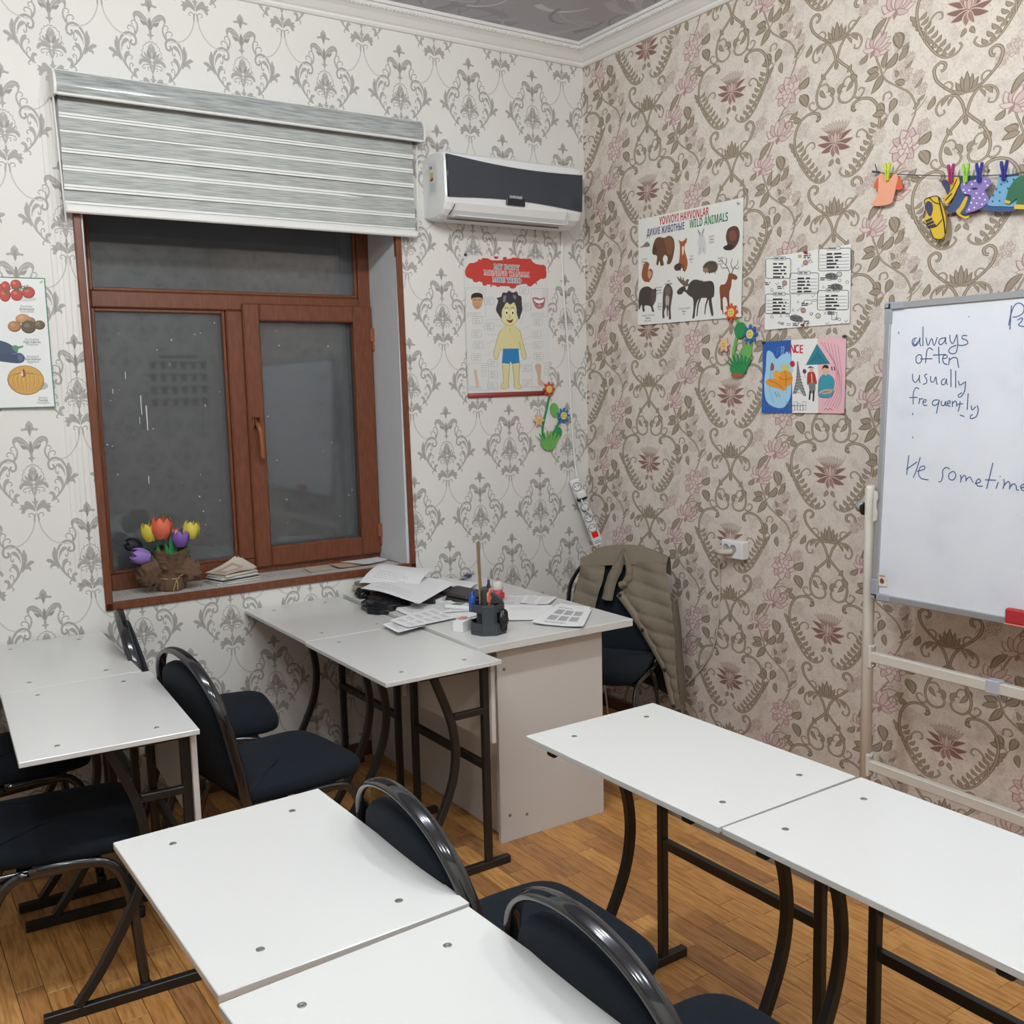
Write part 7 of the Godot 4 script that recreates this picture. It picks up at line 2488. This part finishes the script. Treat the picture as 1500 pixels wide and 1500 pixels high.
func tulips():
	var t := thing("tulip_pot", "pot of artificial tulips wrapped in brown burlap on the window sill", "flower pot", Vector3(-2.115, 0.857, -0.15))
	var bur := bumpy(mat(g8(104, 78, 62), 0.95), 0.2, 0.6, 256, 14.0)
	var n := FastNoiseLite.new()
	n.frequency = 7.0
	n.seed = 6
	# wrapped pot: gathered bag, pinched by a string, flaring above
	obj("burlap_wrap", sheet(func(u: float, v: float):
		var a: float = u * TAU_
		var rad := 0.0
		if v < 0.12:
			rad = 0.055 * v / 0.12
		else:
			var f: float = (v - 0.12) / 0.88
			rad = lerpf(0.055, 0.062, sin(PI * minf(f * 2.4, 1.0))) if f < 0.42 else lerpf(0.055, 0.078, (f - 0.42) / 0.58)
		var fold := 1.0 + 0.09 * sin(a * 7.0 + v * 3.0) * v + 0.1 * n.get_noise_2d(a * 0.4, v)
		var y := 0.0 if v < 0.12 else (v - 0.12) / 0.88 * 0.17
		return Vector3(cos(a) * rad * fold, maxf(0.0, y + 0.012 * sin(a * 3.0) * v), sin(a) * rad * fold), 60, 24), bur, t)
	# bulging folds of burlap at both sides, open underneath
	for s in [[Vector3(-0.082, 0.085, 0.01), Vector3(0.052, 0.062, 0.055), 0.1], [Vector3(0.062, 0.078, 0.03), Vector3(0.058, 0.05, 0.05), 0.4], [Vector3(0.0, 0.12, 0.0), Vector3(0.075, 0.045, 0.06), 0.2], [Vector3(0.035, 0.14, -0.03), Vector3(0.05, 0.05, 0.03), 0.3]]:
		obj("burlap_fold", sheet(func(u: float, v: float):
			var a: float = u * TAU_
			var b: float = lerpf(-0.9, PI / 2, v)
			var d := Vector3(cos(a) * cos(b), sin(b), sin(a) * cos(b))
			var w: float = n.get_noise_3dv(d * 0.25 + s[0] * 4.0)
			return s[0] + d * s[1] * (1.0 + 0.42 * w + 0.06 * sin(a * 6.0 + s[2] * 9.0)), 36, 18), bur, t)
	# frayed threads
	var st := begin()
	var r := RandomNumberGenerator.new()
	r.seed = 2
	for i in 90:
		var a := r.randf_range(2.2, 4.1) if i < 70 else r.randf_range(-0.7, 0.6)
		var p := Vector3(cos(a) * 0.085, r.randf_range(0.05, 0.13), -sin(a) * 0.06 + 0.02)
		var d := Vector3(cos(a) * 0.7, r.randf_range(-1.6, -0.2), 0.3).normalized()
		tube(st, [p, p + d * 0.025, p + d * 0.05 + Vector3(0, -0.012, 0)], 0.0007, -1, Vector3.ZERO, 3)
	var fr := obj("frayed_threads", done(st), bur, t)
	fr.set_meta("kind", "stuff")
	# string with a bow
	var ring := []
	for i in 24:
		var a := TAU_ * i / 24
		ring.append(Vector3(cos(a) * 0.06, 0.055 + 0.002 * sin(a * 3), sin(a) * 0.06))
	obj("string", atube(ring, 0.0022, -1, Vector3.ZERO, 6, true), mat(g8(176, 156, 100), 0.8), t)
	for e in [Vector3(0.03, 0.07, 0.08), Vector3(-0.012, 0.004, 0.075), Vector3(0.006, 0.01, 0.078)]:
		obj("string", atube(smooth3([Vector3(0.008, 0.052, 0.066), Vector3(0.008, 0.052, 0.066).lerp(e, 0.5) + Vector3(0, 0.006, 0.006), e], 4), 0.0018, -1, Vector3.ZERO, 6), mat(g8(176, 156, 100), 0.8), t)
	# flowers: at = head base in the pot's frame, lean, size
	var heads := [[Vector3(-0.064, 0.215, 0.01), Vector3(0, 0, 0.12), 0.023, 0.065, g8(205, 186, 62)], [Vector3(-0.031, 0.225, 0.03), Vector3(0.1, 0, -0.05), 0.029, 0.075, g8(214, 104, 78)], [Vector3(0.018, 0.2, 0.0), Vector3(0, 0, -0.05), 0.017, 0.05, g8(216, 140, 92)], [Vector3(0.034, 0.185, 0.035), Vector3(0.15, 0, -0.06), 0.024, 0.06, g8(122, 88, 168)], [Vector3(0.075, 0.21, 0.015), Vector3(0.05, 0, -0.2), 0.024, 0.062, g8(206, 192, 78)], [Vector3(-0.075, 0.15, 0.02), Vector3(0, 0, 1.35), 0.022, 0.062, g8(146, 118, 190)], [Vector3(-0.09, 0.185, -0.045), Vector3(0, 0, 1.2), 0.02, 0.055, g8(30, 28, 38)]]
	var green := mat(g8(46, 128, 74), 0.55)
	for h in heads:
		var fl := obj("flower_head", tulip_mesh(h[2] * 1.3, h[3] * 1.22, 6), mat(h[4], 0.6), t, h[0] * Vector3(1.12, 1.0, 1.0), h[1])
		var root := Vector3(h[0].x * 0.25, 0.1, h[0].z * 0.3)
		obj("stem", atube(smooth3([root, root.lerp(h[0], 0.6) + Vector3(0, 0.02, 0), h[0]], 4), 0.004, -1, Vector3.ZERO, 7), green, t)
	for l in [[-0.02, 0.205, 0.04, -0.05], [0.008, 0.27, 0.03, 0.0], [0.03, 0.23, 0.0, 0.0], [0.07, 0.18, 0.04, 0.0], [-0.055, 0.19, 0.02, 0.0], [0.045, 0.17, 0.05, 0.0], [-0.01, 0.18, 0.055, 0.0], [-0.06, 0.15, 0.045, 0.0], [0.09, 0.2, 0.02, 0.0]]:
		var tip := Vector3(l[0], l[1], l[2])
		var root := Vector3(l[0] * 0.3, 0.1, l[2] * 0.5)
		var d := tip - root
		var side := Vector3(d.y, -d.x, 0).normalized()
		obj("leaf", sheet(func(u: float, v: float):
			var p := root + d * u + Vector3(0, 0, 0.012 * sin(PI * u))
			var w := 0.011 * pow(sin(PI * (0.15 + 0.85 * u)), 0.8)
			return p + side * w * (v - 0.5) * 2.0 + Vector3(0, 0, -0.005 * absf(v - 0.5) * 2.0), 12, 4), green, t)

func sill_papers():
	var g := "old papers and magazines on the window sill"
	var y := 0.857
	# stack of folded newspapers right of the pot
	var stack := [[0.008, 0.21, 0.14, 0.1, g8(196, 190, 180), "lowest folded paper with a curled beige edge in the sill stack"], [0.007, 0.2, 0.13, 0.22, g8(206, 206, 206), "white folded paper second from the bottom of the sill stack"], [0.005, 0.19, 0.13, 0.3, g8(70, 76, 86), "dark blue magazine in the middle of the sill stack"], [0.009, 0.19, 0.125, 0.24, g8(210, 210, 212), "grey white newspaper above the dark magazine in the sill stack"], [0.012, 0.18, 0.12, 0.38, g8(200, 190, 174), "beige folded newspaper near the top of the sill stack"]]
	for s in stack:
		var t := thing("newspaper", s[5], "newspaper", Vector3(-1.845, y, -0.165), s[3], g)
		var m := mat(s[4], 0.85)
		for k in 2:
			var h0: float = s[0] * 0.5 * k
			obj("fold", abox(Vector3(-s[1] * 0.5 + k * 0.006, h0 + 0.0005, -s[2] * 0.5), Vector3(s[1] * 0.5 - k * 0.004, h0 + s[0] * 0.5 - 0.0003, s[2] * 0.5 - k * 0.006), 0.001), m, t)
		obj("fold_edge", atube([Vector3(-s[1] * 0.5, s[0] * 0.5, s[2] * 0.5), Vector3(s[1] * 0.5 - 0.01, s[0] * 0.5, s[2] * 0.5)], s[0] * 0.5, -1, Vector3.ZERO, 8), m, t)
		y += s[0] + 0.0005
	var top := thing("newspaper", "topmost sheet of the sill stack, corner bent up, printed in brown", "newspaper", Vector3(-1.845, y, -0.165), 0.42, g)
	var b := Board.new(256, 200, g8(208, 198, 184))
	b.shape([10, 60, 200, 30, 220, 120, 30, 150], g8(186, 160, 140))
	b.shape([60, 80, 180, 60, 190, 110, 80, 126], g8(222, 206, 190))
	b.print_lines(20, 160, 200, 3, 12, 4, g8(150, 140, 130))
	obj("page", sheet(func(u: float, v: float): return Vector3(lerpf(-0.09, 0.085, u), 0.002 + 0.05 * pow(u, 2.0) * pow(1.0 - v, 1.5) + 0.004 * sin(u * 4.0), lerpf(-0.075, 0.06, v)), 14, 12), tex_mat(b.finish(), 0.5), top)
	obj("page", sheet(func(u: float, v: float): return Vector3(lerpf(0.03, 0.115, u), 0.001 + 0.045 * pow(u, 2.0) * (1.0 - v), lerpf(-0.07, 0.05, v) - 0.02 * u), 10, 10), mat(g8(198, 194, 186), 0.8), top)
	# flat things along the sill
	var flat := [["leaflet", "faded beige leaflet lying flat in the middle of the window sill", [Vector2(-1.49, -0.24), Vector2(-1.41, -0.22), Vector2(-1.39, -0.125), Vector2(-1.51, -0.12)], g8(188, 176, 152)], ["leaflet", "brown printed magazine page lying on the right of the window sill", [Vector2(-1.36, -0.25), Vector2(-1.2, -0.25), Vector2(-1.16, -0.13), Vector2(-1.37, -0.11)], g8(190, 160, 136)], ["leaflet", "white sheet of paper lying at the right end of the window sill", [Vector2(-1.3, -0.26), Vector2(-1.1, -0.26), Vector2(-1.1, -0.15), Vector2(-1.25, -0.1)], g8(216, 216, 216)]]
	var yy := 0.8585
	for f in flat:
		paper_sheet(f[0], f[1], f[2], yy, mat(f[3], 0.75), g, 0.004, "leaflet")
		yy += 0.003
